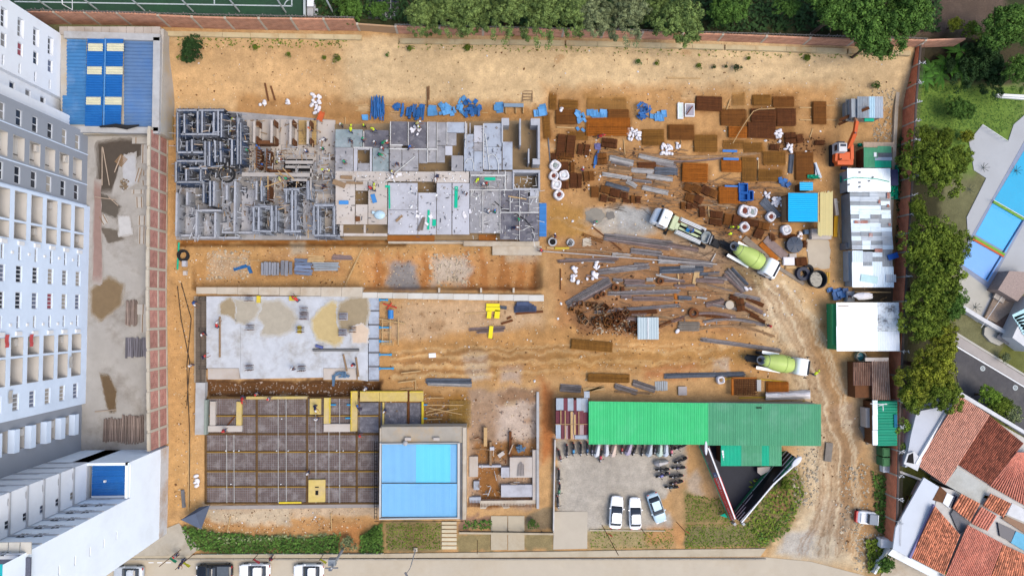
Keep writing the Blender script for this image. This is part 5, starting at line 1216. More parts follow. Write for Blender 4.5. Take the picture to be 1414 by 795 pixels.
for k in range(34):
 x,y=R.uniform(800,1040),R.uniform(350,448)
 if y>330+(x-700)*.42+40 or(x<850 and y>390)or y<338+(x-830)*.2:continue
 l=R.uniform(12,38);a=R.gauss(.05,.08);bundle(x-l/2,y-l/2*a,x+l/2,y+l/2*a,R.uniform(2,5),*R.choice((GRY,PUR,TAN,PAL,RST,TAN)))
q=MB()
for k in range(1000):
 x,y=R.choice(((R.uniform(800,1040),R.uniform(330,452)),(R.uniform(825,940),R.uniform(205,290)),(R.uniform(940,1070),R.uniform(245,330))));l=R.uniform(4,22);a=R.gauss(.06,.12 if k%4 else .5);q.beam(G(x,y,.12),G(x+l,y+l*a,R.uniform(.12,.2)),.045,.045)
q.build("loose_bars",mat("loose_bar",(124,102,82),island=.6))["kind"]="stuff"
strew("rust_scraps",[(765,180,835,265),(820,205,940,285),(940,250,1065,330),(785,420,885,462),(770,330,1060,450),(1060,190,1140,215)],800,.05,.16,mat("scrap_rust",(96,60,32),island=.4));strew("litter",[(765,180,1150,450)],260,.07,.18,m_white)
# planks, beams and boards of timber in the yard
def board(x0,y0,x1,y1,w,m,label,z=.05,th=.12,name="plank",cat="plank",group=None):
 a,b_=G(x0,y0,z),G(x1,y1,z);q=MB();q.beam((a-(a+b_)/2),(b_-(a+b_)/2),w,th);o=q.build(name,m,loc=(a+b_)/2+Vector((0,0,th/2)))
 return tag(o,label,cat,group)
for x0,y0,x1,y1,w,m,ds in((1027,329,1060,357,.9,mat("grey_plank",(150,136,120),var=.2),"wide grey plank"),(1050,336,1072,359,.8,m_rusto,"orange brown beam"),(1056,330,1085,355,1.2,m_purp,"purple grey beam"),(1046,331,1052,327,.2,m_wood,"short pale batten"),(1060,360,1110,392,.5,mat("grey_plank",(0,0,0)),"long kerb plank"),(818,313,858,345,.15,m_rustd,"thin rusty angle"),(805,538,835,536,.5,m_wood,"cream board"),(807,541,834,533,.25,m_wood,"second cream board"),(855,541,900,545,.2,m_wood,"thin cream batten"),(642,433,680,431,.15,m_wood,"thin batten"),(700,440,706,437,.3,m_rustd,"short dark offcut"),(692,447,708,442,.3,m_rustd,"long dark offcut"),(712,433,750,430,.3,m_rustd,"brown batten"),(935,217,955,219,.2,m_woodd,"short grey batten"),(1000,160,1008,138,.12,m_wood,"pale cane"),(757,190,760,230,.14,m_steelb,"thin grey rail"),(941,133,952,133,.1,m_wood,"thin lath"),(769,176,793,177,.15,m_wood,"pale lath"),(1104,149,1120,149,.15,m_wood,"pale lath"),(1141,146,1152,146,.15,m_wood,"pale lath"),(1104,166,1120,166,.15,m_wood,"lower pale lath"),(1141,166,1154,166,.15,m_wood,"lower pale lath"),(1047,220,1046,248,.12,m_wood,"upright pale lath"),(978,284,979,300,.15,m_wood,"pale lath"),(985,282,1014,287,.25,m_woodd,"tan batten"),(965,283,990,284,.25,m_woodd,"tan batten"),(774,371,774,400,.12,m_rustd,"rusty rod"),(860,250,920,232,.06,m_rustd,"thin rod"),(940,204,940,190,.06,m_wood,"thin cane"),(861,192,863,214,.1,m_wood,"pale lath"),(1122,178,1118,190,.12,m_wood,"pale lath"),(936,378,938,396,.2,m_wood,"pale lath"),(961,374,958,392,.5,m_wood,"pale board"),(965,373,963,390,.3,m_wood,"pale batten"),(932,405,934,420,.35,m_rusto,"orange offcut"),(1000,398,1008,401,.3,m_wood,"pale offcut")):
 board(x0,y0,x1,y1,w,m,lbl(ds,(x0+x1)/2,(y0+y1)/2))
planks("plank_stack","stack of grey planks with gaps at the lower edge of the bar yard","plank stack",936,444,966,457,.05,9,mat("plank_grey",(126,116,104),objvar=.3,var=.25,scale=2),True,.5,.12)
planks("sheet_rack","row of pale grey corrugated offcuts above the bright green roof","sheets",904,526,922,539,.05,6,m_zincd,False,.3,.05)
planks("timber_stack","stack of grey beams beside the brown bank under the building shell","timber stack",361,362,386,380,-.3,7,mat("stack_grey",(140,142,150),objvar=.25,var=.2),False,.6,.15)
planks("panel_stack","stack of steel grey panels on the bank below the middle rooms","panel stack",388,360,404,380,-.4,3,mat("stack_grey",(0,0,0)),False,.6,.1)
planks("panel_stack","scattered steel blue panels on the bank right of the grey panel stack","panel stack",408,357,432,380,-.4,5,mat("stack_blue",(120,134,160),objvar=.3,var=.2),True,3.0,.08)
planks("tube_stack","row of silver tubes lying on the brown bank","tube stack",433,362,468,374,-.4,5,m_zincd,True,.8,.1)
planks("tube_stack","row of purplish tubes lying on the bank, above the silver tubes","tube stack",458,351,487,359,-.3,6,mat("tube_purple",(142,122,120),objvar=.2),True,.8,.1)
planks("tube_stack","yellowish battens lying at the left of the purplish tubes","tube stack",425,348,448,362,-.3,6,m_wood,True,1.2,.08)
for x0,y0,x1,y1,lb in((323,372,341,367,"long blue strip lying on the stony soil below the building shell"),(343,367,347,377,"short blue panel beside the long blue strip on the soil")):board(x0,y0,x1,y1,.45,mat("strip_blue",(40,105,165)),lb,name="panel",cat="panel")
board(298,357,360,360,.08,m_wood,"thin batten across the stony soil below the building shell");board(500,344,475,398,.16,m_wood,"long pale pole slanting down the brown bank")
board(543,332,745,334,.12,m_pale,"long thin pipe along the foot of the grey decks",z=.6);board(750,347,990,365,.12,m_pale,"long pale hose pipe laid from the bank corner to the pump truck",z=.15);board(982,361,988,350,.14,m_pale,"short bent end of the pale hose pipe by the pump truck",z=.15)
for x0,y0,x1,y1,lb in((671.5,419,690,423.5,"upper flat yellow beam by the retaining wall"),(671,424,690.5,429.5,"lower flat yellow beam by the retaining wall"),(672.5,429,678.5,439.5,"left yellow leg board under the flat yellow beams"),(683,428,690,439.5,"right yellow leg board under the flat yellow beams"),(675,450,680.5,467,"single yellow board lying on the purplish tubes")):
 q=MB();bx(q,x0,y0,x1,y1,.1,.32,0,-.1 if y1-y0>9 else-.02);tag(q.build("yellow_beam",mat("bright_yellow",(250,228,10),rough=.6,var=.04),off=P(x0,y0,.1)),lb,"beam")
q=MB()
for k in range(4):bx(q,710+k*1.2,423-k*2.2,741-k*3.4,431-k*2.2,.05+.12*k,.16+.12*k,0,.03)
for k in range(22):q.beam(P(711+k*1.35,422,.62),P(711.4+k*1.35,431,.3),.05,.05)
tag(q.build("crate_stack",mat("slate_blue",(72,84,112),var=.25,scale=3,island=.2),off=P(725,426,0)),"stack of slate blue ribbed panels under the end of the retaining wall","panel stack")
# -- rebar mats
def rebar_mat(x0,y0,x1,y1,m,label,layers=5,rz=0.0,sp=.16,fill=False,bow=0.0):
 z=zt((x0+x1)/2,(y0+y1)/2);cx,cy,w,h=wrect(x0,y0,x1,y1,z);c=Vector((cx,cy,z+.05));q=MB()
 for L_ in range(layers):
  ox,oy=R.uniform(-.1,.1),R.uniform(-.1,.1);zz=.05+L_*.06
  for k in range(int(w/sp)+1):x=-w/2+k*sp+R.uniform(-.02,.02);q.beam((x+ox,-h/2+oy,zz),(x+ox+R.uniform(-.03,.03),h/2+oy,zz),.05,.04)
  for k in range(int(h/sp)+1):y=-h/2+k*sp+R.uniform(-.02,.02);q.beam((-w/2+ox,y+oy,zz+.04),(w/2+ox,y+oy+R.uniform(-.03,.03),zz+.04),.05,.04)
 o=q.build("rebar_mat",m,loc=c,rz=rz);return tag(o,label,"rebar mat","rusty rebar mats stacked in the yard")
m_rm=mat("rust_mid",(132,82,32),rough=.9,var=.22,scale=1.5,island=.22);m_ro=mat("rust_olive",(146,100,40),rough=.9,var=.22,scale=1.5,island=.25)
for x0,y0,x1,y1,m,L_,rz,ds in((768,153,796,171,m_rm,5,.02,"brown rebar mat"),(772,139,798,149,m_ro,2,-.03,"thin olive rebar mat"),(840,152,868,163.5,m_rm,4,0,"brown rebar mat"),(810,164,868.5,187,m_rusto,6,.01,"wide orange rusty rebar mat"),(887,180,916,200.5,m_ro,4,.02,"olive brown rebar mat"),(923,174,957,193,m_rm,5,0,"brown rebar mat"),(961,135,995,153,m_rustd,6,-.03,"dark brown rebar mat"),(995,152,1029,173,m_rm,5,.01,"brown rebar mat"),(1006,176,1030,190.5,m_rusto,6,-.02,"orange rebar mat"),(1039,132,1063,145,m_ro,4,.02,"olive brown rebar mat"),(1067,135,1095,148,m_rm,4,.02,"brown rebar mat"),(1037,152.5,1069,168.5,m_rustd,6,-.02,"dark brown rebar mat"),(1072,151,1097,173.5,m_rustd,6,.02,"dark brown rebar mat"),(1032,170.5,1069,191,m_rustd,6,-.03,"large dark rebar mat"),(959,187,990,209,m_ro,4,.01,"olive brown rebar mat"),(998,194,1026,205,m_ro,1,0,"single thin rebar mat"),(1054,210.5,1083,228,m_ro,4,.02,"olive brown rebar mat"),(1047,235,1079,250,m_ro,4,-.01,"olive brown rebar mat"),(1025,218.5,1044,250,m_ro,3,0,"tall olive rebar mat"),(996,222,1022,237,m_rusto,7,0,"orange rebar mat"),(942,227,975,251,m_rusto,8,-.03,"orange rust rebar mat"),(1098,211,1121,249,m_rm,5,0,"tall brown rebar mat"),(1122,141,1139,171,m_rm,5,0,"narrow tall brown rebar mat"),(992,259,1019.5,281,m_rusto,7,0,"orange rebar mat"),(789,471,845,484,m_ro,6,-.09,"long olive rebar mat"),(812,516,868,527,m_ro,6,-.03,"long olive rebar mat"),(1058,527,1087,541,m_rusto,6,0,"orange rebar mat"),(785,181,812,193,m_ro,1,0,"single thin rebar mat"),(759,126,769,151,m_ro,2,0,"narrow upright rebar mat"),(810,134,864,150,mat("pale_rust",(176,128,66),island=.2),1,0,"wide pale rebar mat"),(751,156,759,192,m_ro,2,.05,"narrow brown rebar mat"),(1028,198,1053,209,m_ro,2,.03,"thin olive rebar mat"),(1012,124,1030,146,mat("pale_rust",(0,0,0)),1,.05,"pale single rebar mat")):
 rebar_mat(x0,y0,x1,y1,m,lbl(ds,(x0+x1)/2,(y0+y1)/2),L_,rz)
board(1039,158,1064,165,.22,mat("pole_blue_grey",(150,160,185)),"pale blue pole lying on a dark rebar mat");hose("hose","curved pale cane arching over the rebar mats",[(1012,198),(1020,184),(1030,168),(1040,154),(1048,151),(1070,150)],.06,m_wood,.9,"cane")
# orange lattice cage
rt=thing("rebar_cage","large rusty orange lattice cage near the white draped cover","rebar cage",P(1028,534,0))
q=MB()
for z in(.15,.9):
 for k in range(11):q.beam(P(1012+k*3.1,522.5,z),P(1011+k*3.1,545,z),.08,.08)
 for k in range(8):q.beam(P(1011,523+k*3.1,z),P(1045,524.5+k*3.0,z),.08,.08)
for k in range(20):x,y=R.uniform(1012,1044),R.uniform(523,545);q.beam(P(x,y,.1),P(x+.5,y,.95),.06,.06);q.beam(P(x,y,.2),P(x+R.uniform(-4,4),y+R.uniform(-3,3),.9),.05,.05)
part(q,"lattice",m_rustd,rt)["kind"]="stuff"
for e in((1010.5,521.5,1013,545.5),(1010.5,520.8,1045,522.6)):pbox(rt,"edge_angle",*e,.8,1.0,m_rusto)
# stacks of stirrups (rows of small bent frames)
def stirrup_stack(x0,y0,x1,y1,label,rows=1,along='x',m=None,rz=0.0):
 z=zt((x0+x1)/2,(y0+y1)/2);cx,cy,w,h=wrect(x0,y0,x1,y1,z);m=m or m_rustd;q=MB()
 for r_ in range(rows):
  if along=='x':yc,hh,l=-h/2+h*(r_+.5)/rows,h/rows*.86,w
  else:yc,hh,l=-w/2+w*(r_+.5)/rows,w/rows*.86,h
  k=int(l/.11)
  for i in range(k):
   x=-l/2+.11*i+R.uniform(-.03,.03);t=R.uniform(-.06,.06);H=.5+R.uniform(-.05,.08)
   for(a,b_)in(((x+t,-hh/2,.05),(x,-hh/2,H)),((x,-hh/2,H),(x,hh/2,H)),((x,hh/2,H),(x-t,hh/2,.05))):
    a,b_=Vector(a)+Vector((0,yc,0)),Vector(b_)+Vector((0,yc,0))
    if along=='y':a,b_=Vector((a.y,a.x,a.z)),Vector((b_.y,b_.x,b_.z))
    q.beam(a,b_,.045,.045)
  if along=='x':q.box(0,yc,.1,l,hh,.12)
  else:q.box(yc,0,.1,hh,l,.12)
 o=q.build("stirrup_stack",m,loc=(cx,cy,z+.03),rz=rz);return tag(o,label,"stirrup stack","stacks of rusty stirrups in the yard")
for x0,y0,x1,y1,rows,al,rz in((768,187,794,217,2,'y',-.1),(761,212,770,222,1,'x',0),(772,212,790,221,1,'x',-.1),(797,199,805,214,1,'y',-.15),(806,200,814,215,1,'y',-.15),(773,224,785,238,1,'y',.05),(787,224,793,238,1,'y',0),(786,239,797,260,1,'y',0),(797,240,803,260,1,'y',0),(775,250,785,262,1,'x',0),(805,237,820,250,2,'y',.1),(824,212,838,228,2,'x',.1),(831,192,852,205,2,'x',-.1),(815,258,827,273,1,'y',0),(829,257,842,268,1,'x',-.2),(828,269,838,279,1,'y',-.2),(842,261,856,273,1,'x',-.2),(857,266,867,275,1,'x',-.2),(859,275,869,280,1,'y',-.1),(870,270,876,281,1,'y',0),(877,271,884,281,1,'y',0),(840,274,850,279,1,'x',-.1),(944,254,956,266,1,'x',-.4),(955,256,968,268,1,'x',-.5),(967,257,980,270,1,'x',-.5),(978,262,990,274,1,'x',-.4),(945,268,958,280,1,'x',-.3),(958,270,970,282,1,'x',-.5),(939,279,946,289,1,'y',0),(947,279,954,289,1,'y',0),(954,281,963,288,1,'y',-.1),(964,285,973,300,1,'y',.1),(980,292,997,302,1,'x',-.1),(979,303,996,312,1,'x',-.15),(998,295,1009,311,1,'y',-.2),(1010,297,1021,312,1,'y',-.2),(1034,304,1047,314,1,'x',-.1),(1046,307,1061,318,1,'x',-.2),(1040,316,1053,329,1,'y',-.4),(1024,302,1035,309,1,'x',-.2),(1064,324,1069,333,1,'y',0),(1108,332,1113,342,1,'y',0),(1075,323,1100,330,1,'x',-.1),(1098,355,1113,368,1,'x',.1),(1083,184,1098,200,2,'x',.1),(1098,186,1108,198,1,'y',.2),(1062,200,1075,208,1,'x',0),(1124,195,1137,201,1,'x',0),(1016,412,1027,430,2,'x',.1),(1007,408,1017,415,1,'x',-.4),(857,396,862,402,1,'x',0)):
 stirrup_stack(x0,y0,x1,y1,lbl(R.choice(("rusty stirrup stack","dark stirrup stack","brown stirrup stack")),(x0+x1)/2,(y0+y1)/2),rows,al,R.choice((m_rustd,m_rustd,m_rm)),rz)
# tangle of small cages at the lower left of the bar yard
for i in range(46):
 t=R.random();x,y=790+t*92+R.uniform(-6,6),424+t*14+R.uniform(-8,20)
 if y>432+(x-790)*.33+8:y-=12
 c=G(x,y,.05);q=MB();s=R.uniform(.45,.9)
 for k in range(R.randint(3,6)):
  z=k*.12
  for a in range(4):q.beam((s*(-.5,.5,.5,-.5)[a],s*(-.5,-.5,.5,.5)[a],z),(s*(.5,.5,-.5,-.5)[a],s*(-.5,.5,.5,-.5)[a],z),.06,.06)
 for a in range(4):q.beam((s*(-.5,.5,.5,-.5)[a],s*(-.5,-.5,.5,.5)[a],0),(s*(-.5,.5,.5,-.5)[a],s*(-.5,-.5,.5,.5)[a],.6),.05,.05)
 o=q.build("rebar_cage",R.choice((m_rustd,m_rm,m_rustd,m_woodd)),loc=c,rz=R.uniform(0,1.6));o.rotation_euler.x=R.uniform(-.5,.5)
 tag(o,"small rusty square cage in the tangled heap left of the silver folded sheet","rebar cage","small rusty cages in the tangled heap")
for x,y,r in((911,388,.45),(849,397,.5),(824,410,.42),(832,406,.4),(957,432,.7)):
 q=MB()
 for k in range(5):q.ring((0,0,k*.09),r*.55,r,.07,14)
 tag(q.build("wire_coil",m_rustd,loc=G(x,y,.05)),lbl("coil of rusty wire",x,y),"wire coil")
q=MB();q.tube([(0,0,0),(0,0,.5)],.6,14);tag(q.build("concrete_ring",m_conc_b,loc=G(1006,421,0)),"pale round drum between the purplish bars in the bar yard","drum")
# silver folded sheet
rt=thing("folded_sheet","silver folded roofing sheet over the edge of the tangled heap","roofing sheet",P(895,453,.3))
for x0,x1,d_ in((880.5,894.6,1),(895,909.5,-1)):q=MB();a,b_=P(x0,468.5,.8),P(x1,438,.8);corr(q,a.x,b_.x,a.y,b_.y,.8,.35,.02,'y',.05*d_);part(q,"sheet",mat("silver_sheet",(186,202,206),rough=.4,var=.06),rt)
q=MB();q.beam(P(894.8,468,.86),P(894.8,438,.9),.12,.1);part(q,"ridge",m_white,rt)
q=MB();q.box(0,0,.35,1.2,1.2,.1);q.box(0,0,.17,1.0,1.0,.3);tag(q.build("lidded_box",mat("lid_grey",(186,178,176)),loc=G(941.5,539,0)),"square grey lidded box above the bright green roof","box")
# -- white sacks, bags, tanks
def sack_heap(px,py,n_,rx,ry,label,s=.5):
 c=G(px,py,0)
 q=MB();q.ell((0,0,.14),s*.62,s*.42,.15,9,5,0,0,.12);me=q.mesh("sack",m_wsack,smooth=True)
 for k in range(n_):
  x,y=R.uniform(-1,1)*rx*.1,R.uniform(-1,1)*ry*.1
  o=put("sack",me,None,c+Vector((x,y,.02+.1*(k%3))),R.uniform(0,3.14));o.scale=(R.uniform(.7,1.3),R.uniform(.7,1.3),1);tag(o,label,"sack",label.replace("sack in","sacks in"))
for a in((875,187,22,9,9,"white sack in the slanted heap beside the wide orange rebar mat"),(921,206,22,8,8,"white sack in the round heap below the olive rebar mats"),(936,201,4,2,4,"white sack in the small heap right of the round heap of sacks"),(792,373,6,3,3,"white sack in the upper heap near the bar yard corner"),(793,385,11,5,5,"white sack in the middle heap near the bar yard corner"),(818,381,14,9,5,"white sack in the wide heap on the end of the thick slanted bars"),(823,366,5,4,4,"white sack in the small heap above the thick slanted bars"),(774,152,3,2,2,"white sack in the tiny heap beside the brown rebar mats"),(1073,279,16,7,8,"white sack in the heap left of the bright blue shed roof"),(1058,270,7,5,3,"white sack in the row right of the blue crates"),(1032,399,4,3,2,"white sack in the small heap at the end of the slanted bars"),(1074,188,16,5,11,"white sack in the tall heap left of the rusty stirrups"),(1087,205,8,5,5,"white sack in the heap below the tall white heap"),(1103,326,6,4,4,"white sack in the heap above the covered round tank"),(437,139,12,6,8,"white sack in the heap on the bank above the orange chute"),(436,151,7,6,6,"white sack in the scattered heap nearer the orange chute"),(364,144,4,4,3,"white sack in the small left heap on the sandy bank"),(397,141,4,3,4,"white sack in the small right heap on the sandy bank"),(273,664,8,2,9,"white sack in the row along the left edge of the foundation grid"),(932,459,3,3,3,"white sack in the pair beside the silver folded sheet")):
 sack_heap(*a)
def big_bag(px,py,r,label,fill):
 rt=thing("bulk_bag",label,"bulk bag",G(px,py,0),R.uniform(0,1.5),"white bulk bags")
 R_=r*.1;q=MB();secs=[]
 for z,s in((0,.9),(.3,1.05),(.6,1.0),(.85,.9),(.9,.72),(.7,.62)):
  secs.append([(R_*s*(abs(math.cos(t))**.7)*math.copysign(1,math.cos(t))*R.uniform(.95,1.05),R_*s*(abs(math.sin(t))**.7)*math.copysign(1,math.sin(t))*R.uniform(.95,1.05),z)for t in[2*math.pi*k/14 for k in range(14)]])
 q.loft(secs);put("bag",q.mesh("bag",m_wsack,smooth=True),rt)
 q=MB();q.ell((0,0,.72),R_*.5,R_*.45,.12,9,5,0,0,.2);put("fill",q.mesh("fill",fill),rt)
 q=MB()
 for a in range(4):t=a*1.57+.7;q=MB();q.tube([(R_*.8*math.cos(t-.2),R_*.8*math.sin(t-.2),.86),(R_*.5*math.cos(t),R_*.5*math.sin(t),1.0),(R_*.8*math.cos(t+.2),R_*.8*math.sin(t+.2),.86)],.03,4);put("lifting_loop",q.mesh("lifting_loop",m_conc),rt)
m_fr=mat("fill_rust",(120,60,45),island=.3);m_fg=mat("fill_grey",(150,160,155),var=.3);m_fw=mat("fill_white",(226,230,232),var=.2,scale=4)
for px,py,r,lb,f in((766,230,7.6,"white bulk bag with green scraps inside, topmost of the cluster",m_fg),(764,244,6.6,"white bulk bag with red scraps inside, left in the cluster",m_fr),(778,243,7,"wide white bulk bag, right in the cluster of round white bags",m_fw),(767.5,256,7,"white bulk bag with grey lines, fourth down in the cluster",m_fw),(771,270,7,"round white bulk bag with dark scraps, lowest of the cluster",m_fr),(1026,292,8.6,"large white bulk bag with violet scraps near the blue crates",m_fr),(1036,293,7.5,"large pale bulk bag touching the bag with violet scraps",m_fg),(1025.5,314,7,"round white bulk bag with dark scraps beside the yellow vests",m_fr),(1062,300,6.6,"round white bulk bag standing at the foot of the slanted pipes",m_fr),(1083,318,7,"crumpled white bulk bag left of the covered round tank",m_fw),(993,524,5.5,"white bulk bag beside the orange lattice cage",mat("fill_tan",(165,130,90))),(938,317,0.1,"",m_fw)):
 if r>1:big_bag(px,py,r,lb,f)
m_tank=mat("tank_slate",(66,76,92),rough=.5,var=.1)
rt=thing("water_tank","round slate blue covered water tank in the yard","water tank",G(1093,339,0))
q=MB();q.loft([[(r*math.cos(2*math.pi*k/24),r*math.sin(2*math.pi*k/24),z)for k in range(24)]for r,z in((1.0,0),(1.1,.9))]);put("body",q.mesh("body",m_tank),rt)
q=MB();q.loft([[(r*math.cos(2*math.pi*k/24),r*math.sin(2*math.pi*k/24),z)for k in range(24)]for r,z in((1.14,.9),(1.14,1.02),(.9,1.05),(.2,1.16))]);put("lid",q.mesh("lid",m_tank),rt)
q=MB();[q.box(.55*math.cos(a),.55*math.sin(a),1.12,1.0,.07,.06,a)for a in[k*math.pi/3 for k in range(6)]];put("lid_rib",q.mesh("lid_rib",mat("rib_slate",(96,108,124))),rt)
rt=thing("water_tank","open black round tank full of dark water beside the tyre rings","water tank",G(1124.5,386,0))
q=MB();q.loft([[(r*math.cos(2*math.pi*k/26),r*math.sin(2*math.pi*k/26),z)for k in range(26)]for r,z in((1.05,0),(1.25,1.1),(1.3,1.15),(1.15,1.15),(1.0,.3))],caps=False);put("wall",q.mesh("wall",m_black),rt)
q=MB();q.prism([(1.08*math.cos(2*math.pi*k/22),1.08*math.sin(2*math.pi*k/22))for k in range(22)],.0,.55);put("water",q.mesh("water",water_mat("black_water",(24,26,30))),rt)
q=MB()
for k in range(4):q.ring((R.uniform(-.06,.06),R.uniform(-.06,.06),k*.18),.5,.95,.17,20)
tag(q.build("cable_drum",mat("navy_rubber",(52,56,72),rough=.6),loc=G(1106,378,0)),"dark navy coil of thick hose left of the open black tank","hose coil")
q=MB()
for k in range(2):q.ring((.3,-.05,k*.18),.35,.75,.17,20)
tag(q.build("cable_coil",m_black,loc=G(1112,372,0)),"smaller black coil behind the dark navy coil of hose","hose coil")
# blue crates and cement pad
for x0,y0,x1,y1,lb in((1020.5,253,1033,266,"upper deep blue open crate beside the orange rebar mat"),(1021,266.5,1033.5,277,"lower deep blue open crate beside the orange rebar mat"),(1034,263,1040.5,276.5,"narrow lighter blue crate right of the two deep blue crates")):
 q=MB();z=zt(1030,265);m=mat("crate_blue",(36,102,182)if "deep" in lb else(40,110,190),var=.1);bx(q,x0,y0,x1,y1,z,z+.25)
 for e in((x0,y0,x1,y0+1.1),(x0,y1-1.1,x1,y1),(x0,y0+1.2,x0+1.1,y1-1.2),(x1-1.1,y0+1.2,x1,y1-1.2)):bx(q,*e,z,z+.8)
 tag(q.build("crate",m,off=P(x0,y0,z)),lb,"crate")
for x0,y0,x1,y1,lb in((1001,256,1020,258,"thin blue rail along the top of the orange rebar mat"),(999,218,1020,221,"blue strip above the orange rebar mat, lower one"),(998,207,1018,210,"violet blue strip above the orange rebar mat, upper one"),(886,200,886.5,201,"")):
 if lb:q=MB();bx(q,x0,y0,x1,y1,.5,.62,0,-.02);tag(q.build("strip",mat("strip_blue2",(70,130,200)),off=P(x0,y0,.5)),lb,"strip")
slab("cement_pad",blob([(1114,330),(1144,331),(1147,345),(1146,371),(1116,370)],1.2,5,9),.1,.15,mat("cement_pad",(204,190,168),var=.08,scale=.7))
for pts,c in(([(808,292),(820,287),(832,290),(836,300),(828,307),(816,308),(810,303)],(150,142,128)),([(838,292),(846,292),(850,300),(842,304),(837,299)],(128,122,114))):
 slab("cement_heap",blob(pts,1,4,5),.12,.2,mat("wet_cement%d"%c[0],c,var=.15,scale=1.5,bump=.2),'stuff')
q=MB();q.tube([P(763,334,-.1),P(763,334,.5)],.55,18);q.ring(P(763,334,.45),.42,.62,.12,18,1)
tag(q.build("manhole",[m_dark,m_conc],off=P(763,334,0)),"round open manhole ring below the end of the blue tarp ramp","manhole")
q=MB();q.tube([P(788,335,0),P(788,335,.35)],.55,18);[q.box(*P(786+k*2,335,.37),.1,.9,.06,-.4,1)for k in range(3)]
tag(q.build("manhole_cover",[m_conc,m_dark],off=P(788,335,0)),"round concrete lid with dark bars right of the open manhole","cover")
board(765,343,786,343,.35,mat("yellow_batten",(205,175,60)),"dull yellow batten below the round concrete lid");board(755,342,766,343,.3,m_wood,"pale batten left of the dull yellow batten")
q=MB();q.beam(P(803,325,.1),P(832,336,.1),.08,.1);q.beam(P(805,322,.1),P(834,332,.1),.08,.1)
for k in range(14):q.beam(P(803.5+k*2.1,325+k*.8,.14),P(805.5+k*2.1,322+k*.75,.14),.05,.05)
tag(q.build("ladder_truss",m_rust,off=P(818,330,.1)),"narrow rusty lattice truss left of the big grey bars","truss")
slab("gravel_patch",blob([(805,329),(816,328),(818,339),(805,340)],1,4,8),.1,.15,m_conc_b,'stuff')
# -- blue panels on the sandy bank
m_bp=mat("panel_blue",(38,104,172),rough=.5,var=.15,scale=2,objvar=.3);m_bpl=mat("panel_light_blue",(92,160,216),rough=.5,var=.12,scale=2,objvar=.2)
def panel_heap(x0,y0,x1,y1,n_,label,m,long=(.5,1.0),wid=(.25,.6),al=None,rise=.04,name="panel",cat="panel"):
 z=zt((x0+x1)/2,(y0+y1)/2)
 q=MB();q.box(0,0,0,1,1,.05);[q.box(e,0,.05,.08,1,.06)for e in(-.46,.46)];me=q.mesh(name,m)
 for k in range(n_):
  c=P(R.uniform(x0+2,x1-2),R.uniform(y0+2,y1-2),z)
  o=put(name,me,None,c+Vector((0,0,.06+k*rise)));o.scale=(R.uniform(*long),R.uniform(*wid),1);o.rotation_euler=(R.uniform(-.12,.12),R.uniform(-.12,.12),(al+R.uniform(-.12,.12))if al is not None else R.uniform(0,3.14));tag(o,label,cat,label.replace("panel in","panels in").replace("prop in","props in"))
panel_heap(511,141,533,161,40,"deep blue prop in the tidy upright stack above the decks",m_bp,(1.8,2.2),(.1,.16),1.57,.012,"prop","prop")
panel_heap(542,142,553,153,7,"blue panel in the small pile right of the tidy upright stack",m_bp)
panel_heap(552,148,587,163,26,"blue panel in the long row on the bank above the purple decks",m_bp,(1.0,1.6),(.2,.35),1.4,.02)
panel_heap(592,148,602,160,4,"light blue panel in the square pile on the bank above the decks",m_bpl,(.8,1.1),(.7,.9),0)
panel_heap(606,144,622,161,9,"blue panel in the pile with a pale sheet left of the jumbled heap",m_bpl,(.7,1.2),(.4,.7))
panel_heap(622,142,642,161,12,"blue panel in the jumbled heap, its left half",m_bpl)
panel_heap(641,138,664,162,22,"blue panel in the jumbled heap, its right half",m_bp)
panel_heap(632,131,643,142,4,"blue panel in the pile just above the jumbled heap",m_bpl)
panel_heap(681,142,694,155,5,"blue panel in the square pile left of the grey bench",m_bpl,(.9,1.2),(.7,1.0),0)
panel_heap(738,141,754,159,8,"blue panel in the pile right of the grey bench",m_bpl,(.8,1.2),(.6,1.0),.1)
panel_heap(500,153,507,166,3,"small blue panel in the pair left of the tidy upright stack",m_bpl,(.6,.8),(.5,.7),0)
panel_heap(792,153,812,183,14,"light blue panel in the crooked row at the end of the flattened blue sheets",m_bpl)
panel_heap(812,152,836,163,8,"light blue panel in the flattened blue sheets above the wide rebar mat",m_bpl,(.9,1.4),(.6,.9),0,.02)
panel_heap(878,143,897,168,34,"deep blue panel in the spiky heap of the blue rack",m_bp,(.4,1.0),(.15,.35))
panel_heap(896,152,919,167,10,"blue panel in the square rows right of the spiky blue heap",m_bpl,(.7,.9),(.6,.8),0,.02)
panel_heap(819,212,829,228,6,"deep blue panel in the leaning pair beside the stirrups",m_bp,(1.0,1.4),(.2,.3),1.4)
panel_heap(1140,394,1170,414,16,"deep blue panel in the heap beside the big white shed",m_bp,(.6,1.0),(.5,.8),.2)
panel_heap(1074,246,1092,262,10,"steel blue panel in the heap left of the tall brown rebar mat",m_bp)
panel_heap(817,178,818.5,191,1,"thin blue panel in the wide orange rebar mat, upright",m_bp,(1.0,1.1),(.2,.3),1.5)
panel_heap(820,199,832,207,5,"violet panel in the little heap on the dirt by the blue props",mat("panel_violet",(120,118,165),objvar=.2))
rt=thing("work_bench","long grey blue plank bench on timber legs on the sandy bank","bench",G(710,148,0))
z=zt(710,148)
pbox(rt,"bench_top",696,143,723,147.6,z+.6,z+.75,mat("bench_grey",(140,160,178)))
for x in(698,712,722):pbox(rt,"leg",x,142,x+1.2,156,z-.1,z+.4,m_wood)
q=MB();z=zt(727,130)
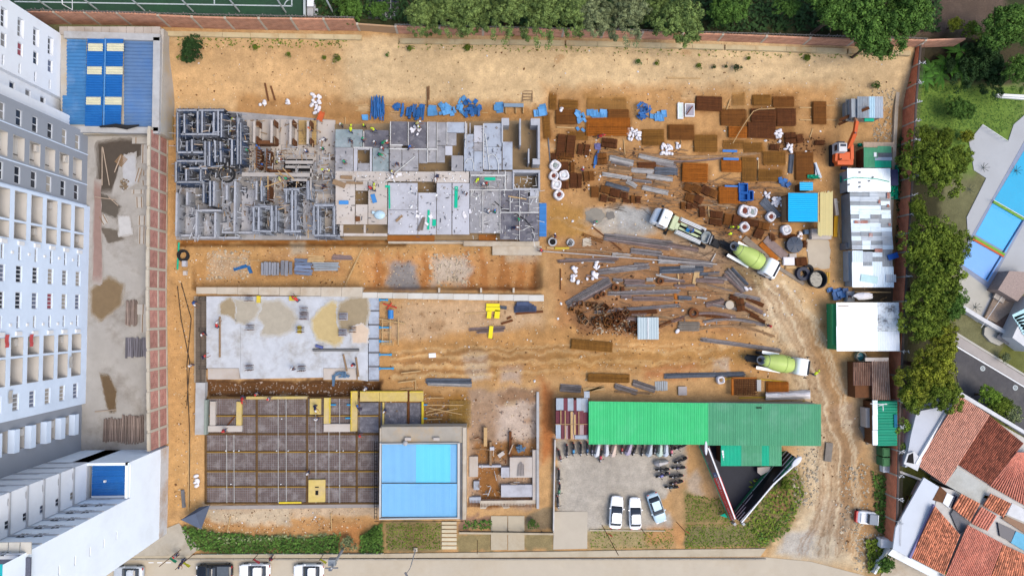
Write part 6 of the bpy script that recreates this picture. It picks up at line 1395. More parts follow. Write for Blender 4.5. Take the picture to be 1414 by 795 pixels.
for a,b_ in(((722,126),(735,126)),((722,138),(735,138)),((722,126),(722,141)),((735,126),(735,141)),((722,130),(735,130)),((722,134),(735,134))):q.beam(P(*a,z+.1),P(*b_,z+.1),.12,.1)
tag(q.build("timber_lattice",m_woodd,off=P(728,132,z)),"light timber frame lying on the sand above the grey bench","frame")
for x0,y0,x1,y1,lb,m in((936,142,943.5,164,"white and pale green door panel lying on the bank",mat("door_mint",(222,236,226))),(946,143,959,161,"grey framed panel lying next to the pale green door panel",mat("framed_grey",(176,168,176)))):
 z=zt(940,150);rt=thing("door_panel",lb,"panel",P((x0+x1)/2,(y0+y1)/2,z));pbox(rt,"leaf",x0,y0,x1,y1,z+.1,z+.3,m)
 for e in((x0,y0,x1,y0+1),(x0,y1-1,x1,y1),(x0,y0+1.1,x0+1,y1-1.1),(x1-1,y0+1.1,x1,y1-1.1)):pbox(rt,"rim",*e,z+.1,z+.36,m_white)
board(948,158,956,147,.15,m_rustd,"thin rusty bar across the grey framed panel",z=.6)
q=MB();a,b_=P(441,166,1.2),P(445,155,1.9);q.beam(a,b_,.75,.2);q.beam(a+Vector((.3,0,.12)),b_+Vector((.3,0,.12)),.08,.2);q.beam(a-Vector((.3,0,-.12)),b_-Vector((.3,0,-.12)),.08,.2)
tag(q.build("chute",mat("chute_orange",(226,110,60)),off=a),"bright orange chute leaning from the bank to the beige bays","chute")
for x0,y0,x1,y1,lb in((366,115,371,140,"left brown plank lying on the sandy bank"),(374,119,380,139,"right brown plank lying on the sandy bank"),(590,120,591,152,"left thin rusty post on the bank above the decks"),(592.5,119,592.5,138,"right thin rusty post on the bank above the decks"),(532,145,542,146,"upper cream lath right of the blue upright stack"),(491,146,511,146,"upper pale lath left of the blue upright stack"),(491,153,511,153,"lower pale lath left of the blue upright stack"),(477,162,477,172,"pale stake at the bank edge above the decks"),(540,155,552,155,"pale lath below the small blue pile"),(921,108,967,109,"long thin stick lying on the sandy bank"),(665,156,674,156,"pale slatted lath left of the grey bench")):
 board(x0,y0,x1,y1,.22 if "plank" in lb else .12,m_brown if "plank" in lb or "rusty" in lb else m_wood,lb)
# == sheds and roofs of the yard
m_grn=mat("roof_green_bright",(72,208,128),rough=.45,var=.06,scale=.6,objvar=.03,stain=(104,214,150),stain_amt=.4,stain_scale=.5)
m_grn2=mat("roof_green_dull",(88,168,122),rough=.5,var=.08,scale=.7,objvar=.05,stain=(120,180,146),stain_amt=.6,stain_scale=.4)
m_teal2=mat("roof_teal",(22,186,142),rough=.45,var=.04,scale=.4,objvar=.03,stain=(60,190,150),stain_amt=.4)
office=thing("site_office","long site office under a two tone green metal roof","building",P(970,585,0))
ZO=3.2
for k in range(21):x=813+k*7.85;rsheet(office,"roof_sheet",x,553.5+k*.12,x+8.1,613.2+k*.02,ZO+.008*(k%2),m_grn,'y',.2,.03,.15)
for k in range(20):x=977+k*7.8;rsheet(office,"roof_sheet",x,555.5+k*.1,x+8.0,614.5+k*.05,ZO+.008*(k%2),m_grn2,'y',.2,.03,.15)
q=MB();bx(q,816,558,1130,611,0,ZO-.12);part(q,"wall",mat("office_wall",(180,170,150)),office)
for k in range(2):pbox(office,"roof_vent",1045+k*3.8,562,1048+k*3.8,563.6,ZO+.1,ZO+.3,m_dark)
for(x0,x1,m)in((995.5,1023.5,m_teal2),(1023.8,1051.8,m_grn2),(1052.1,1061.8,m_teal2),(1062.1,1079,m_grn2)):
 k=max(1,round((x1-x0)/9))
 for i in range(k):rsheet(office,"awning_sheet",x0+(x1-x0)*i/k,614,x0+(x1-x0)*(i+1)/k-.1,643,2.75,m,'y',.2,.025,.1)
q=MB();bx(q,998,614,1076,640,0,2.6);part(q,"porch_wall",mat("porch_wall",(130,90,66)),office)
def text(root,s,p,size,m,rz=0.0,ext=.01,name="lettering",flat=True,mtx=None):
 cu=bpy.data.curves.new(name,'FONT');cu.body=s;cu.size=size;cu.extrude=ext;cu.align_x='CENTER';cu.align_y='CENTER';cu.materials.append(m)
 o=bpy.data.objects.new(name,cu);col.objects.link(o)
 bpy.context.view_layer.update()
 me=bpy.data.meshes.new_from_object(o.evaluated_get(bpy.context.evaluated_depsgraph_get()));bpy.data.objects.remove(o)
 if not me.materials:me.materials.append(m)
 o=put(name,me);o.matrix_world=mtx if mtx is not None else Matrix.Translation(p)@Matrix.Rotation(rz,4,'Z')
 if root is not None:o.parent=root;o.matrix_parent_inverse=root.matrix_basis.inverted()
 o["kind"]="stuff" if len(s)>2 else "thing"
 return o
for k in range(4):pbox(office,"white_print",996.6+k*.6+R.random(),621.5+k*3.6,999+R.random(),624.6+k*3.6,2.86,2.875,m_white)
# patched roof of red and zinc sheets at the left end
pr=thing("patched_roof","patchwork lean-to roof of maroon and zinc sheets at the left end of the green roof","shed",P(790,578,0))
m_mar=mat("maroon_sheet",(124,62,72),rough=.6,var=.1,scale=1,objvar=.08,stain=(160,110,110),stain_amt=.4)
for(x0,y0,x1,y1,c)in((768,549.5,778,566,0),(778.2,549.5,783.6,568,1),(783.8,549.5,791.8,567,0),(792,552,796,567,1),(796.2,549.5,803,567,0),(803.2,549.5,812,569,0),(806.5,540,814,549,0),(767.5,567,774,585,1),(774.4,567,780.8,585,1),(781.4,567,787,585,1),(787.4,569,792.4,585,2),(793,567,800,585,1),(800.2,567,806,585,1),(806.4,569,812,590,1),(767.5,585.3,774.4,605,0),(774.8,585.3,779,606,1),(779.4,587,784,606,2),(784.4,586,788,606,1),(788.4,586,792.6,606,2),(793,585.5,800,600,1),(800.4,586,806,600,2),(793.6,600.4,812,606,0),(806.4,590.4,812,600,1)):
 rsheet(pr,"roof_sheet",x0,y0,x1,y1,2.7+R.uniform(-.05,.08),(m_zinc,m_mar,mat("faded_pink_sheet",(196,168,168),objvar=.1))[c],'y',.17,.025)
for x0,y0,x1,y1 in((767,585,812,586),(780,567,781,606),(788,568,791,606),(792.5,572,795,600),(799,568,799.8,600),(774,566,775,586)):pbox(pr,"batten",x0,y0,x1,y1,2.84,2.92,m_wood)
q=MB();bx(q,769,552,811,604,0,2.5);part(q,"wall",m_brown,pr)
# the V shaped entrance: black tarpaulin ground and two sign boards
slab("tarpaulin",[(966,612),(996,612),(996,643),(1050,643),(1058,655),(1046,668),(1013,718),(1006,700)],.1,.12,mat("tarp_black",(38,42,54),rough=.7,var=.18,scale=1.2,bump=.15))
def upright_board(root,name,a,b_,z0,z1,th,m):
 a,b_=Vector(a),Vector(b_);q=MB();d=b_-a;q.beam(Vector((a.x,a.y,(z0+z1)/2)),Vector((b_.x,b_.y,(z0+z1)/2)),th,z1-z0);return part(q,name,m,root)
sg=thing("sign_board","tall red sign wall with white lettering at the left of the black forecourt","sign",P(990,665,0))
# leans: top edge nearer the photo's edge, faces the forecourt and the sky
def leaning(root,name,t0,t1,b0,b1,zt_,zb_,m,u0=0.0,u1=1.0,v0=0.0,v1=1.0,th=.06,lift=0.0):
 """board spanned by a top edge t0-t1 at height zt_ and a foot b0-b1 at height zb_ (photo points); u along, v from foot to top"""
 T0,T1,B0,B1=P(*t0,zt_),P(*t1,zt_),P(*b0,zb_),P(*b1,zb_)
 def pt(u,v):return(B0.lerp(B1,u)).lerp(T0.lerp(T1,u),v)
 nn=(pt(1,0)-pt(0,0)).cross(pt(0,1)-pt(0,0)).normalized();nn=nn if nn.dot(Vector((0,0,CAM_H))-pt(.5,.5))>0 else-nn
 qd=[pt(u0,v0),pt(u1,v0),pt(u1,v1),pt(u0,v1)];q=MB()
 q.add([p+nn*(lift)for p in qd]+[p+nn*(lift+th)for p in qd],MB.BF);return part(q,name,m,root),pt,nn
m_red=mat("sign_red",(255,88,82),rough=.5,var=.06,scale=1);m_sgrey=mat("sign_picture",(120,100,98),rough=.5,var=.35,scale=1.2,stain=(200,200,205),stain_amt=.5,stain_scale=.9)
SL=((978,612),(1016.5,716),(966,615),(1009,718))
_,pt,nn=leaning(sg,"red_panel",*SL[:2],*SL[2:],3.0,.2,m_red,.44,1.0)
leaning(sg,"picture_panel",*SL[:2],*SL[2:],3.0,.2,m_sgrey,0.0,.435)
leaning(sg,"logo_panel",*SL[:2],*SL[2:],3.0,.2,mat("logo_blue",(110,130,175)),.37,.43,.3,.7,.03,.07)
leaning(sg,"side_strip",(966,614),(1008.5,716),(964.8,614),(1007.5,717),.35,.12,mat("side_teal",(90,190,140)))
u=(pt(1,.5)-pt(0,.5)).normalized();v=nn.cross(u)
text(sg,"CONSTRUCTORES",None,.8,m_white,mtx=Matrix.Translation(pt(.70,.5)+nn*.09)@Matrix((u,v,nn)).transposed().to_4x4())
q=MB();q.beam(P(978,618,3.1),P(1015,716,3.1),.16,.16);part(q,"white_tube",m_white,sg)
q=MB();q.box(*P(1013.5,722,.4),.35,.35,.8,.6);part(q,"foot_block",m_conc,sg)
q=MB();q.loft([[(c.x+r*(.5*math.cos(t)*.45+0),c.y+r*math.sin(t)*1.1,c.z)for t in[2*math.pi*k/14 for k in range(14)]]for c,r in((P(975,618,3.15),.9),(P(975,618,3.3),.8),(P(975,618,3.36),.2))])
part(q,"white_canopy",mat("dish_white",(232,232,238)),sg)
tag(leaning(bpy.data.objects["sign_board"],"pennant",(1001,708),(1004,713),(994,711),(1004,714),.9,.5,m_teal)[0],None,None)
sg2=thing("sign_board","tall dark striped sign wall with green edge at the right of the black forecourt","sign",P(1050,665,0))
SR=((1103,634),(1023,720),(1086,622),(1010,712))
leaning(sg2,"dark_panel",*SR[:2],*SR[2:],3.0,.3,mat("sign_dark",(34,40,42),rough=.4))
for v0 in(.02,.25,.48,.72,.95):leaning(sg2,"white_stripe",*SR[:2],*SR[2:],3.0,.3,m_white,0,1,v0,v0+.05,.03,.08)
for u0 in(.18,.42,.62,.8):leaning(sg2,"cross_bar",*SR[:2],*SR[2:],3.0,.3,mat("bar_grey",(70,66,66)),u0,u0+.008,0,1,.05,.09)
leaning(sg2,"green_panel",*SR[:2],*SR[2:],3.0,.3,mat("sign_green",(36,128,84)),.02,.28,.55,.95,.02,.065)
leaning(sg2,"green_edge",(1085,622),(1009,713),(1078,624),(1007,712),.6,.1,mat("sign_green",(0,0,0)))
q=MB();q.beam(P(1104,636,3.05),P(1068,668,3.05),.16,.14);q.beam(P(1068,668,3.05),P(1024,721,3.05),.16,.14);part(q,"white_tube",m_white,sg2)
q=MB();q.box(*P(1025.5,722,.4),.35,.35,.8,.6);part(q,"foot_block",m_conc,sg2)
c=P(1100,637,3.1);q=MB();q.loft([[(c.x+r*(math.cos(t)*.9*.8-math.sin(t)*.42*.6),c.y+r*(math.cos(t)*.9*.75+math.sin(t)*.42*.8),c.z+h)for t in[2*math.pi*k/14 for k in range(14)]]for h,r in((0,.95),(.14,.85),(.2,.2))]);part(q,"white_canopy",MATS["dish_white"],sg2)
rt=thing("site_bench","grey worn table with a red rim between the awning and the striped sign wall","table",P(1050,650,0))
q=MB();q.prism(ppoly([(1046,645),(1064,644),(1062,650),(1051,656),(1046,652)],.9),.8,.9);part(q,"table_top",m_dk['w'],rt)
for x,y in((1048,647),(1060,646),(1052,653)):q=MB();q.beam(P(x,y,.1),P(x,y,.8),.08,.08);part(q,"leg",m_red,rt)
# bright blue shed and yellow tubes
bs=thing("blue_shed","small shed with a bright cyan blue sheet roof in the yard","shed",P(1108,286,0))
for k in range(5):rsheet(bs,"roof_sheet",1088.5,266.5+k*7.9,1129,266.5+(k+1)*7.9-.15,2.5,mat("cyan_roof",(0,186,240),rough=.4,var=.04,objvar=.03),'x',.3,.04)
q=MB();bx(q,1090,268,1128,304,0,2.4);part(q,"wall",m_brown,bs)
pbox(bs,"side_board",1085,271,1088,305,.2,1.6,m_woodd)
b2=thing("blue_cabin","small cyan blue roofed cabin above the bright blue shed","shed",P(1113,257,0))
rsheet(b2,"roof_sheet",1104.5,251.5,1122.5,263,1.9,MATS["cyan_roof"],'x',.3,.03);q=MB();bx(q,1106,253,1121,262,0,1.8);part(q,"wall",m_brown,b2)
ys2=thing("tube_roof","rack of pale yellow plastic tubes lying beside the bright blue shed","tubes",P(1139,295,0))
m_ytube=mat("pale_yellow",(246,228,160),rough=.5,var=.04,objvar=.05)
for k in range(15):
 x=1130+k*1.38;y1=325+R.uniform(-.5,1.5);y0=(266 if k>1 else 308-0)+R.uniform(-2.5,1)if k>0 else 266
 q=MB();q.tube([P(x,y0,2.2),P(x-.3,y1,2.2)],.068,6);part(q,"tube",m_ytube,ys2)
for y in(275,295,315):pbox(ys2,"crossbar",1129,y,1150,y+1.5,1.95,2.1,m_woodd)
for x in(1131,1149):
 for y in(270,322):q=MB();q.beam(P(x,y,0),P(x,y,2.0),.14,.14);part(q,"post",m_woodd,ys2)
pbox(ys2,"base_box",1121,316,1148,330,0,.9,m_dk['w'])
q=MB();bx(q,1152,298,1156.5,327,.1,.3,0,-.06);tag(q.build("yellow_beam",mat("amber_beam",(228,168,30)),off=P(1154,312,0)),"amber yellow beam lying right of the pale yellow tubes","beam")
for k in range(4):board(1137+k*2.6,376,1136+k*2.6,391,.2,mat("amber_wood",(206,160,70),objvar=.2,var=.15),("first second third fourth".split()[k])+" amber batten from the left beside the open black tank")
board(1150,272,1159,331,.3,m_wood,"long pale plank between the yellow tubes and the zinc roofs");board(1151,275,1154,298,.45,m_dk['w'],"pale block wall strip right of the yellow tubes",th=.5)
for x0,y0,x1,y1,z,m,lb in((1082,355,1097,366,.4,m_wsack,"stack of pale cardboard sheets below the covered round tank"),(1063,322,1068,330,.3,m_brown,"small brown box left of the white crumpled bag"),(1090,350,1100,356,.3,m_dk['w'],"pale slab beside the covered round tank"),(1111,317,1117,323,.5,mat("grey_blue_box",(100,125,150)),"small blue grey box under the bright blue shed"),(1085,367,1100,371,.2,m_wood,"pale timber offcuts below the cardboard sheets"),(1170,402,1180,416,.9,m_dk['l'],"pale grey cabinet between the blue heap and the white shed"),(1168,335,1175,344,1.6,m_conc_d,"dark grey water cabinet at the left of the zinc roofs")):
 q=MB();bx(q,x0,y0,x1,y1,0,z);bx(q,x0+.8,y0+.8,x1-.8,y1-.8,z,z+.05);tag(q.build("box",m,off=P(x0,y0,0)),lb,"box")
# north-east ridged shed
ns=thing("ridged_shed","grey ridged shed with zinc sheets and one clear strip, top right of the yard","shed",P(1193,150,0))
zn=zt(1193,150)+2.6
for x0,x1,m in((1184,1192.5,m_zincd),(1192.7,1200,m_zincd),(1200.2,1208,mat("clear_strip",(190,224,240),rough=.3)),(1208.2,1219.5,m_zinc)):
 for y0,y1 in((133.5,147),(147.2,163)):rsheet(ns,"roof_sheet",x0,y0,x1,y1,zn,m,'y',.25,.03)
for x0,x1,s in((1175,1183.6,-.3),(1168,1174.8,-.8)):
 rsheet(ns,"side_sheet",x0,137,x1,167,zn-.4+s,mat("mossy_sheet",(150,146,136),var=.2,stain=(120,110,90),stain_amt=.6),'x',.3,.03)
q=MB();bx(q,1176,137,1217,162,zn-3.5,zn-.3);part(q,"wall",m_zincd,ns);pbox(ns,"green_strip",1194,163.5,1207,167.5,zn-.6,zn-.4,m_teal)
# excavator
def mover(x,y,tx,ty):return ang(x,y,tx,ty)
ex=thing("excavator","orange crawler excavator with a white cab, arm stretched towards the grey shed","excavator",G(1157,216,0),math.radians(90))
m_or=mat("excavator_orange",(232,104,46),rough=.45,var=.08,scale=1.2,objvar=.04,stain=(196,92,46),stain_amt=.5)
def pb(root,name,m,*boxes,rz=0.0,bev=0.0):
 q=MB()
 for b_ in boxes:q.box(*b_)
 return put(name,q.mesh(name,m),root)
for s in(-1,1):
 q=MB();q.loft([[(x,s*1.05+w,z)for w in(-.28,.28)for x,z in(((-1.5,.2),(-1.35,.75),(1.35,.75),(1.5,.2),(1.3,0),(-1.3,0))if w<0 else((-1.3,0),(1.3,0),(1.5,.2),(1.35,.75),(-1.35,.75),(-1.5,.2)))]],caps=False)
 q=MB();q.prism([(-1.5,.1),(-1.3,0),(1.3,0),(1.5,.1),(1.5,.6),(1.35,.75),(-1.35,.75),(-1.5,.6)],-.28,.28);q.v=[(v[0],s*1.05+v[2],v[1])for v in q.v];put("track",q.mesh("track",m_black),ex)
pb(ex,"turntable",m_black,(0,0,.85,1.2,1.2,.3))
q=MB();q.prism([(-1.5,-1.0),(-1.2,-1.25),(.2,-1.25),(.2,1.25),(-1.0,1.35),(-1.5,.9)],.95,1.75);put("engine_deck",q.mesh("engine_deck",m_or),ex)
pb(ex,"counterweight",m_or,(-1.35,0,1.5,.55,2.2,.9));pb(ex,"engine_hood",m_or,(-.55,.2,1.85,.9,1.3,.3));pb(ex,"side_box",m_or,(.2,-1.05,1.4,2.0,.45,.9));pb(ex,"engine_bay",m_dark,(.45,-.35,1.2,1.1,.8,.6));pb(ex,"exhaust",m_black,(-.9,.75,2.1,.14,.14,.4));pb(ex,"tool_bag",mat("navy_cloth",(40,44,70)),(-1.9,-.3,1.0,.4,.8,.5))
q=MB();q.loft([[(1.4,.1,1.0),(1.4,1.35,1.0),(.0,1.35,1.0),(.0,.1,1.0)],[(1.5,.12,1.9),(1.5,1.33,1.9),(.0,1.33,1.9),(.0,.12,1.9)],[(1.2,.18,2.75),(1.2,1.28,2.75),(.05,1.28,2.75),(.05,.18,2.75)]]);put("cab",q.mesh("cab",mat("cab_white",(226,224,222),rough=.4)),ex)
pb(ex,"windshield",m_glass,(1.5,.72,1.9,.08,1.0,.9));pb(ex,"roof_window",m_glass,(.9,.72,2.77,.35,.8,.04));pb(ex,"side_window",m_glass,(.7,1.36,2.0,.8,.04,.7))
q=MB();q.beam((.9,-.75,1.4),(2.6,-.85,2.9),.5,.6);q.beam((2.6,-.85,2.9),(4.2,-1.25,2.7),.42,.5);put("boom",q.mesh("boom",m_or),ex)
q=MB();q.tube([(1.2,-.75,1.7),(2.6,-.83,3.2)],.09,6);put("ram",q.mesh("ram",m_steel),ex)
q=MB();q.beam((4.1,-1.25,2.75),(5.6,-1.6,1.2),.32,.38);put("stick",q.mesh("stick",mat("faded_boom",(206,150,112))),ex)
q=MB();q.beam((4.9,0.2,.85),(6.1,-2.9,3.0),.4,.35);put("attachment",q.mesh("attachment",m_rustd),ex)
q=MB();q.beam((4.4,.1,.5),(5.3,-1.9,1.6),.35,.3);put("attachment",q.mesh("attachment",m_rustd),ex)
# sheds along the east wall
es=thing("green_patch_shed","shed with a green sheet roof patched with grey below the excavator","shed",P(1212,215,0))
for x0,y0,x1,y1,m in((1193,204,1212,218,m_grn2),(1212.2,202,1231,211,m_grn2),(1193,218.2,1208,231.5,m_grn2),(1208.2,211.2,1232,217,m_conc_d),(1208.2,217.2,1232,221.6,m_zinc),(1208.2,221.8,1231,231.5,MATS["roof_teal"]),(1192.5,196.6,1234.5,203.4,mat("tan_sheet",(196,172,148)))):rsheet(es,"roof_sheet",x0,y0,x1,y1,2.4+R.uniform(-.04,.05),m,'y',.2,.025)
q=MB();bx(q,1195,204,1230,230,0,2.3);part(q,"wall",m_brown,es);pbox(es,"skylight",1207,210.5,1210.5,216.5,2.45,2.55,m_white)
e2=thing("white_roof_shed","shed with a flat white sheet roof and a green cord across it","shed",P(1200,249,0))
for x0,x1 in((1170.5,1190),(1190.2,1210),(1210.2,1229.5)):rsheet(e2,"roof_sheet",x0,232.5,x1,265,2.6,mat("white_sheet",(272,280,282),rough=.5,var=.04,objvar=.04,stain=(206,214,216),stain_amt=.4),'y',.3,.015)
q=MB();bx(q,1173,235,1228,263,0,2.5);part(q,"wall",m_zincd,e2)
q=MB();q.tube([P(1165,249,2.7),P(1180,245,2.72),P(1210,247,2.72),P(1228,251,2.72)],.05,5);part(q,"green_cord",m_teal,e2)
for x,y in((1187,238),(1187,252),(1187,258),(1200,250),(1172,255),(1205,245)):q=MB();q.box(*P(x,y,2.65),.3,.2,.06,R.uniform(0,1));part(q,"patch",m_conc_d,e2)
pbox(e2,"blue_tarp",1229,234,1240,256,1.2,1.5,mat("navy_tarp",(70,74,112),var=.3,scale=3))
for e,lb in(((1228,257,1240,275),"rumpled teal net between the white roofed shed and the brick wall"),((1236,228,1241,256),"strip of teal net along the brick wall"),((1184,198,1191,203),"small teal net scrap at the corner of the green patch shed"),((1160,243,1170,252),"teal net heap left of the white roofed shed"),((1115,241,1132,247),"teal net beside the tall brown rebar mat")):
 q=MB();x0,y0,x1,y1=e;g_=7;pts_=[[P(x0+(x1-x0)*i/g_+R.uniform(-.5,.5),y0+(y1-y0)*j/g_+R.uniform(-.5,.5),R.uniform(.25,.85))for i in range(g_+1)]for j in range(g_+1)]
 for j in range(g_):
  for i in range(g_):q.quad(pts_[j][i],pts_[j+1][i],pts_[j+1][i+1],pts_[j][i+1])
 q.prism([tuple(P(*c_,0)[:2])for c_ in((x0+1,y0+1),(x1-1,y0+1),(x1-1,y1-1),(x0+1,y1-1))],0,.2);tag(q.build("net",m_teal,off=P(x0,y0,0)),lb,"net")
q=MB();q.beam(P(1125,225,.3),P(1133,246,.3),.35,.3);q.beam(P(1127,228,.4),P(1127,246,.4),.3,.2);q.beam(P(1126,226,.5),P(1131,245,.6),.2,.2)
tag(q.build("pipe_heap",m_zinc,off=P(1128,236,0)),"small silver pile of gutters left of the orange excavator","gutters")
bundle(1093,213,1091,240,6,m_steelb,"blue grey bar bundle")
e3=thing("zinc_shed","long shed roofed with many patched zinc sheets and a few rusty ones","shed",P(1203,306,0))
m_zrow=(m_zinc,m_zincd,mat("zinc_pale",(240,256,266),rough=.4,var=.06,objvar=.08),mat("zinc_rusty",(186,128,112),var=.25,scale=2,stain=(210,220,228),stain_amt=.8,stain_scale=1))
for j in range(13):
 y0=265.5+j*6.05;x=1173.5+j*.25;xe=1228+j*.45;cuts=[x,x+13+R.uniform(-2,2),x+27+R.uniform(-2,2),x+41+R.uniform(-2,2),xe]
 if j%3==1:cuts.pop(2)
 for a,b_ in zip(cuts[:-1],cuts[1:]):rsheet(e3,"roof_sheet",a,y0,b_-.15,y0+6.3,2.7+R.uniform(-.03,.06),R.choice((m_zrow[0],m_zrow[1],m_zrow[2],m_zrow[2],m_zrow[1])),'x',.2,.02)
for x0,y0,x1,y1 in((1180,304.5,1199,308.5),(1213,276,1216,281),(1225,266,1228.5,274),(1225,282,1228,286),(1200,322,1205,327),(1227,308,1230,312),(1208,343.4,1218.5,348)):rsheet(e3,"rusty_sheet",x0,y0,x1,y1,2.85,m_zrow[3],'x',.2,.015)
q=MB();bx(q,1176,267,1230,342,0,2.5);part(q,"wall",m_zincd,e3);pbox(e3,"side_wall",1172,267,1175,344,0,1.5,m_conc_d)
e4=thing("white_patch_shed","shed with pale and white sheets and one blue panel beyond the zinc roofs","shed",P(1207,372,0))
for x0,y0,x1,y1,m in((1177,346,1191.6,361.6,m_zrow[2]),(1191.8,347.5,1204.8,361.6,m_zrow[0]),(1205,348.5,1218.4,354.6,m_zrow[2]),(1205,354.8,1218.4,361,m_zincd),(1218.6,343,1232.5,368,m_zincd),(1191.8,361.8,1204.8,367,m_zincd),(1177,361.8,1191.6,396.6,MATS["white_sheet"]),(1191.8,367.2,1206,396.6,MATS["white_sheet"]),(1205,361.2,1218.4,396.6,m_zrow[2]),(1218.6,368.2,1234,396.6,m_zrow[2]),(1223.5,379,1237.5,389.5,m_zinc)):rsheet(e4,"roof_sheet",x0,y0,x1,y1,2.6+R.uniform(-.03,.05)+(.15 if x1>1236 else 0),m,'y',.25,.018)
q=MB();bx(q,1226.5,350,1240.5,357.5,2.85,2.95,0,.32);part(q,"blue_panel",mat("royal_blue",(30,92,180)),e4);q=MB();bx(q,1180,348,1232,395,0,2.45);part(q,"wall",m_zincd,e4);pbox(e4,"side_wall",1172,346,1176,388,0,1.4,m_zinc)
q=MB();bx(q,1189,380,1212,390,2.72,2.76,0,-.15);part(q,"clear_sheet",mat("clear_mint",(206,240,240)),e4)
e5=thing("white_shed","large shed with a white sheet roof, speckled with moss at its right side","shed",P(1198,450,0))
m_ws=mat("white_shed_roof",(285,290,290),rough=.5,var=.03,objvar=.02,stain=(214,240,238),stain_amt=.5,stain_scale=.2);m_ws2=mat("mossy_white",(240,250,258),rough=.5,var=.05,stain=(90,84,80),stain_amt=.9,stain_scale=1.1);m_ws3=mat("pale_blue_sheet",(236,248,262),rough=.5,var=.05,objvar=.04)
for x0,y0,x1,y1,m in((1155.5,417.5,1183,450,m_ws),(1155.5,450.2,1183,484.5,m_ws),(1183.2,417.5,1211.5,450,m_ws),(1183.2,450.2,1211.5,484.5,m_ws),(1211.7,417.5,1241.5,440,m_ws2),(1211.7,440.2,1241.8,457,m_ws2),(1211.7,457.2,1242,484.5,m_ws3)):rsheet(e5,"roof_sheet",x0,y0,x1,y1,3.0+R.uniform(-.01,.02),m,'y',.35,.012)
q=MB();bx(q,1157,419,1240,483,0,2.85);part(q,"wall",mat("green_wall",(60,160,100)),e5);pbox(e5,"green_lintel",1149.5,420,1155,476,1.9,2.3,mat("green_wall",(0,0,0)));pbox(e5,"roof_slat",1158,421.5,1172,423.5,3.06,3.12,m_dk['w'])
q=MB();q.ell(P(1192,409,2.2),1.4,.55,.3,12,5,0,0,.15);part(q,"white_canvas",m_wsack,e5);q=MB();q.beam(P(1181,403,1.5),P(1230,403.5,1.5),.14,.14);part(q,"lashing_pole",m_wood,e5)
slab("dark_gap",[(1178,398),(1236,398),(1236,416),(1178,416)],.08,.1,mat("litter_soil",(120,100,78),var=.4,scale=3))
# tiled shed
e6=thing("tiled_shed","shed with an old brown clay tile roof beside the brick wall","shed",P(1205,525,0))
def tile_roof(root,quad,m,rows_w=.22,len_=.42,name="tile_course",r=.085,kind=True):
 """courses of barrel tiles over a roof plane; quad = eave-left, eave-right, ridge-right, ridge-left in site points; each column of tiles is built tile by tile"""
 A,B,Cc,D=[Vector(v)for v in quad];W=((B-A).length+(Cc-D).length)/2;Hh=((D-A).length+(Cc-B).length)/2
 nc,nr=max(2,int(W/rows_w)),max(2,int(Hh/len_));up=(B-A).cross(D-A).normalized();up=up if up.z>0 else-up
 q=MB()
 q.add([A-up*.06,B-up*.06,Cc-up*.06,D-up*.06],((0,1,2,3),),1)
 for i in range(nc):
  u=(i+.5)/nc;b0,t0=A.lerp(B,u),D.lerp(Cc,u);dirv=(t0-b0).normalized();side=dirv.cross(up).normalized()
  for j in range(nr):
   p=b0.lerp(t0,j/nr)+side*R.uniform(-.012,.012);p1=b0.lerp(t0,min(1,(j+1.12)/nr));w=W/nc*.36
   jz=R.uniform(-.012,.014)
   secs=[]
   for pp,h in((p,.055+jz),(p1,.03+jz)):
    secs.append([pp+side*(w*c_)+up*(h*1.5*s_)for c_,s_ in((-1,0),(-.6,.75),(0,1),(.6,.75),(1,0))])
   o=len(q.v);q.v.extend(tuple(v)for s_ in secs for v in s_)
   for k in range(4):q.f.append((o+k,o+k+1,o+6+k,o+5+k));q.m.append(0)
 ob=part(q,name,[m,mat("tile_gutter",(150,88,66),var=.25,scale=2)],root);ob["kind"]="stuff";return ob
m_tb=mat("tile_brown",(146,112,92),var=.25,scale=1.5,island=.28);m_tr=mat("tile_terracotta",(242,174,146),var=.12,scale=1.2,island=.16);m_td=mat("tile_dark_red",(164,92,68),var=.3,scale=1.2,island=.4);m_tl=mat("tile_light_red",(238,150,124),var=.16,scale=1.0,island=.2,stain=(190,100,78),stain_amt=.5,stain_scale=.5);m_ts=mat("tile_speckled",(226,142,104),var=.3,scale=2,island=.5)
tile_roof(e6,[P(1204.5,552,2.4),P(1230,552,2.4),P(1227,496,2.6),P(1203.5,497,2.6)],mat("tile_tan",(176,146,126),var=.18,scale=1.5,island=.22),.24,.6)
tile_roof(e6,[P(1178,532,2.0),P(1204,532,2.2),P(1203.5,500,2.4),P(1178,500,2.2)],m_tb,.24,.6)
q=MB();bx(q,1181,500,1228,549,0,1.9);part(q,"wall",m_brown,e6);pbox(e6,"ridge_sheet",1195,493.5,1227,498.5,2.5,2.65,m_dk['w']);pbox(e6,"awning",1190,533,1206,549,1.4,1.6,mat("striped_blue",(150,166,196),var=.3,scale=4));
q=MB();q.ring(P(1186.5,492,0),.6,.75,.6,16);q.ell(P(1186.5,492,.3),.62,.62,.2,12,5,0,1);tag(q.build("plunge_tub",[m_conc_b,water_mat("green_blue_water",(70,150,165))],off=P(1186.5,492,0)),"small round tub of blue water between the white shed and the tiled shed","tub")
for k,x in enumerate((1182.5,1189)):q=MB();q.ring((0,0,.5),.18,.3,.08,12);q.tube([(0,0,0),(0,0,.52)],.25,12);tag(q.build("basin",m_dk['w'],loc=P(x,542.5,0)),("left","right")[k]+" of the two pale basins below the tiled shed","basin")
e7=thing("teal_shed","shed with a teal green metal roof and a white gutter at the brick wall","shed",P(1222,584,0))
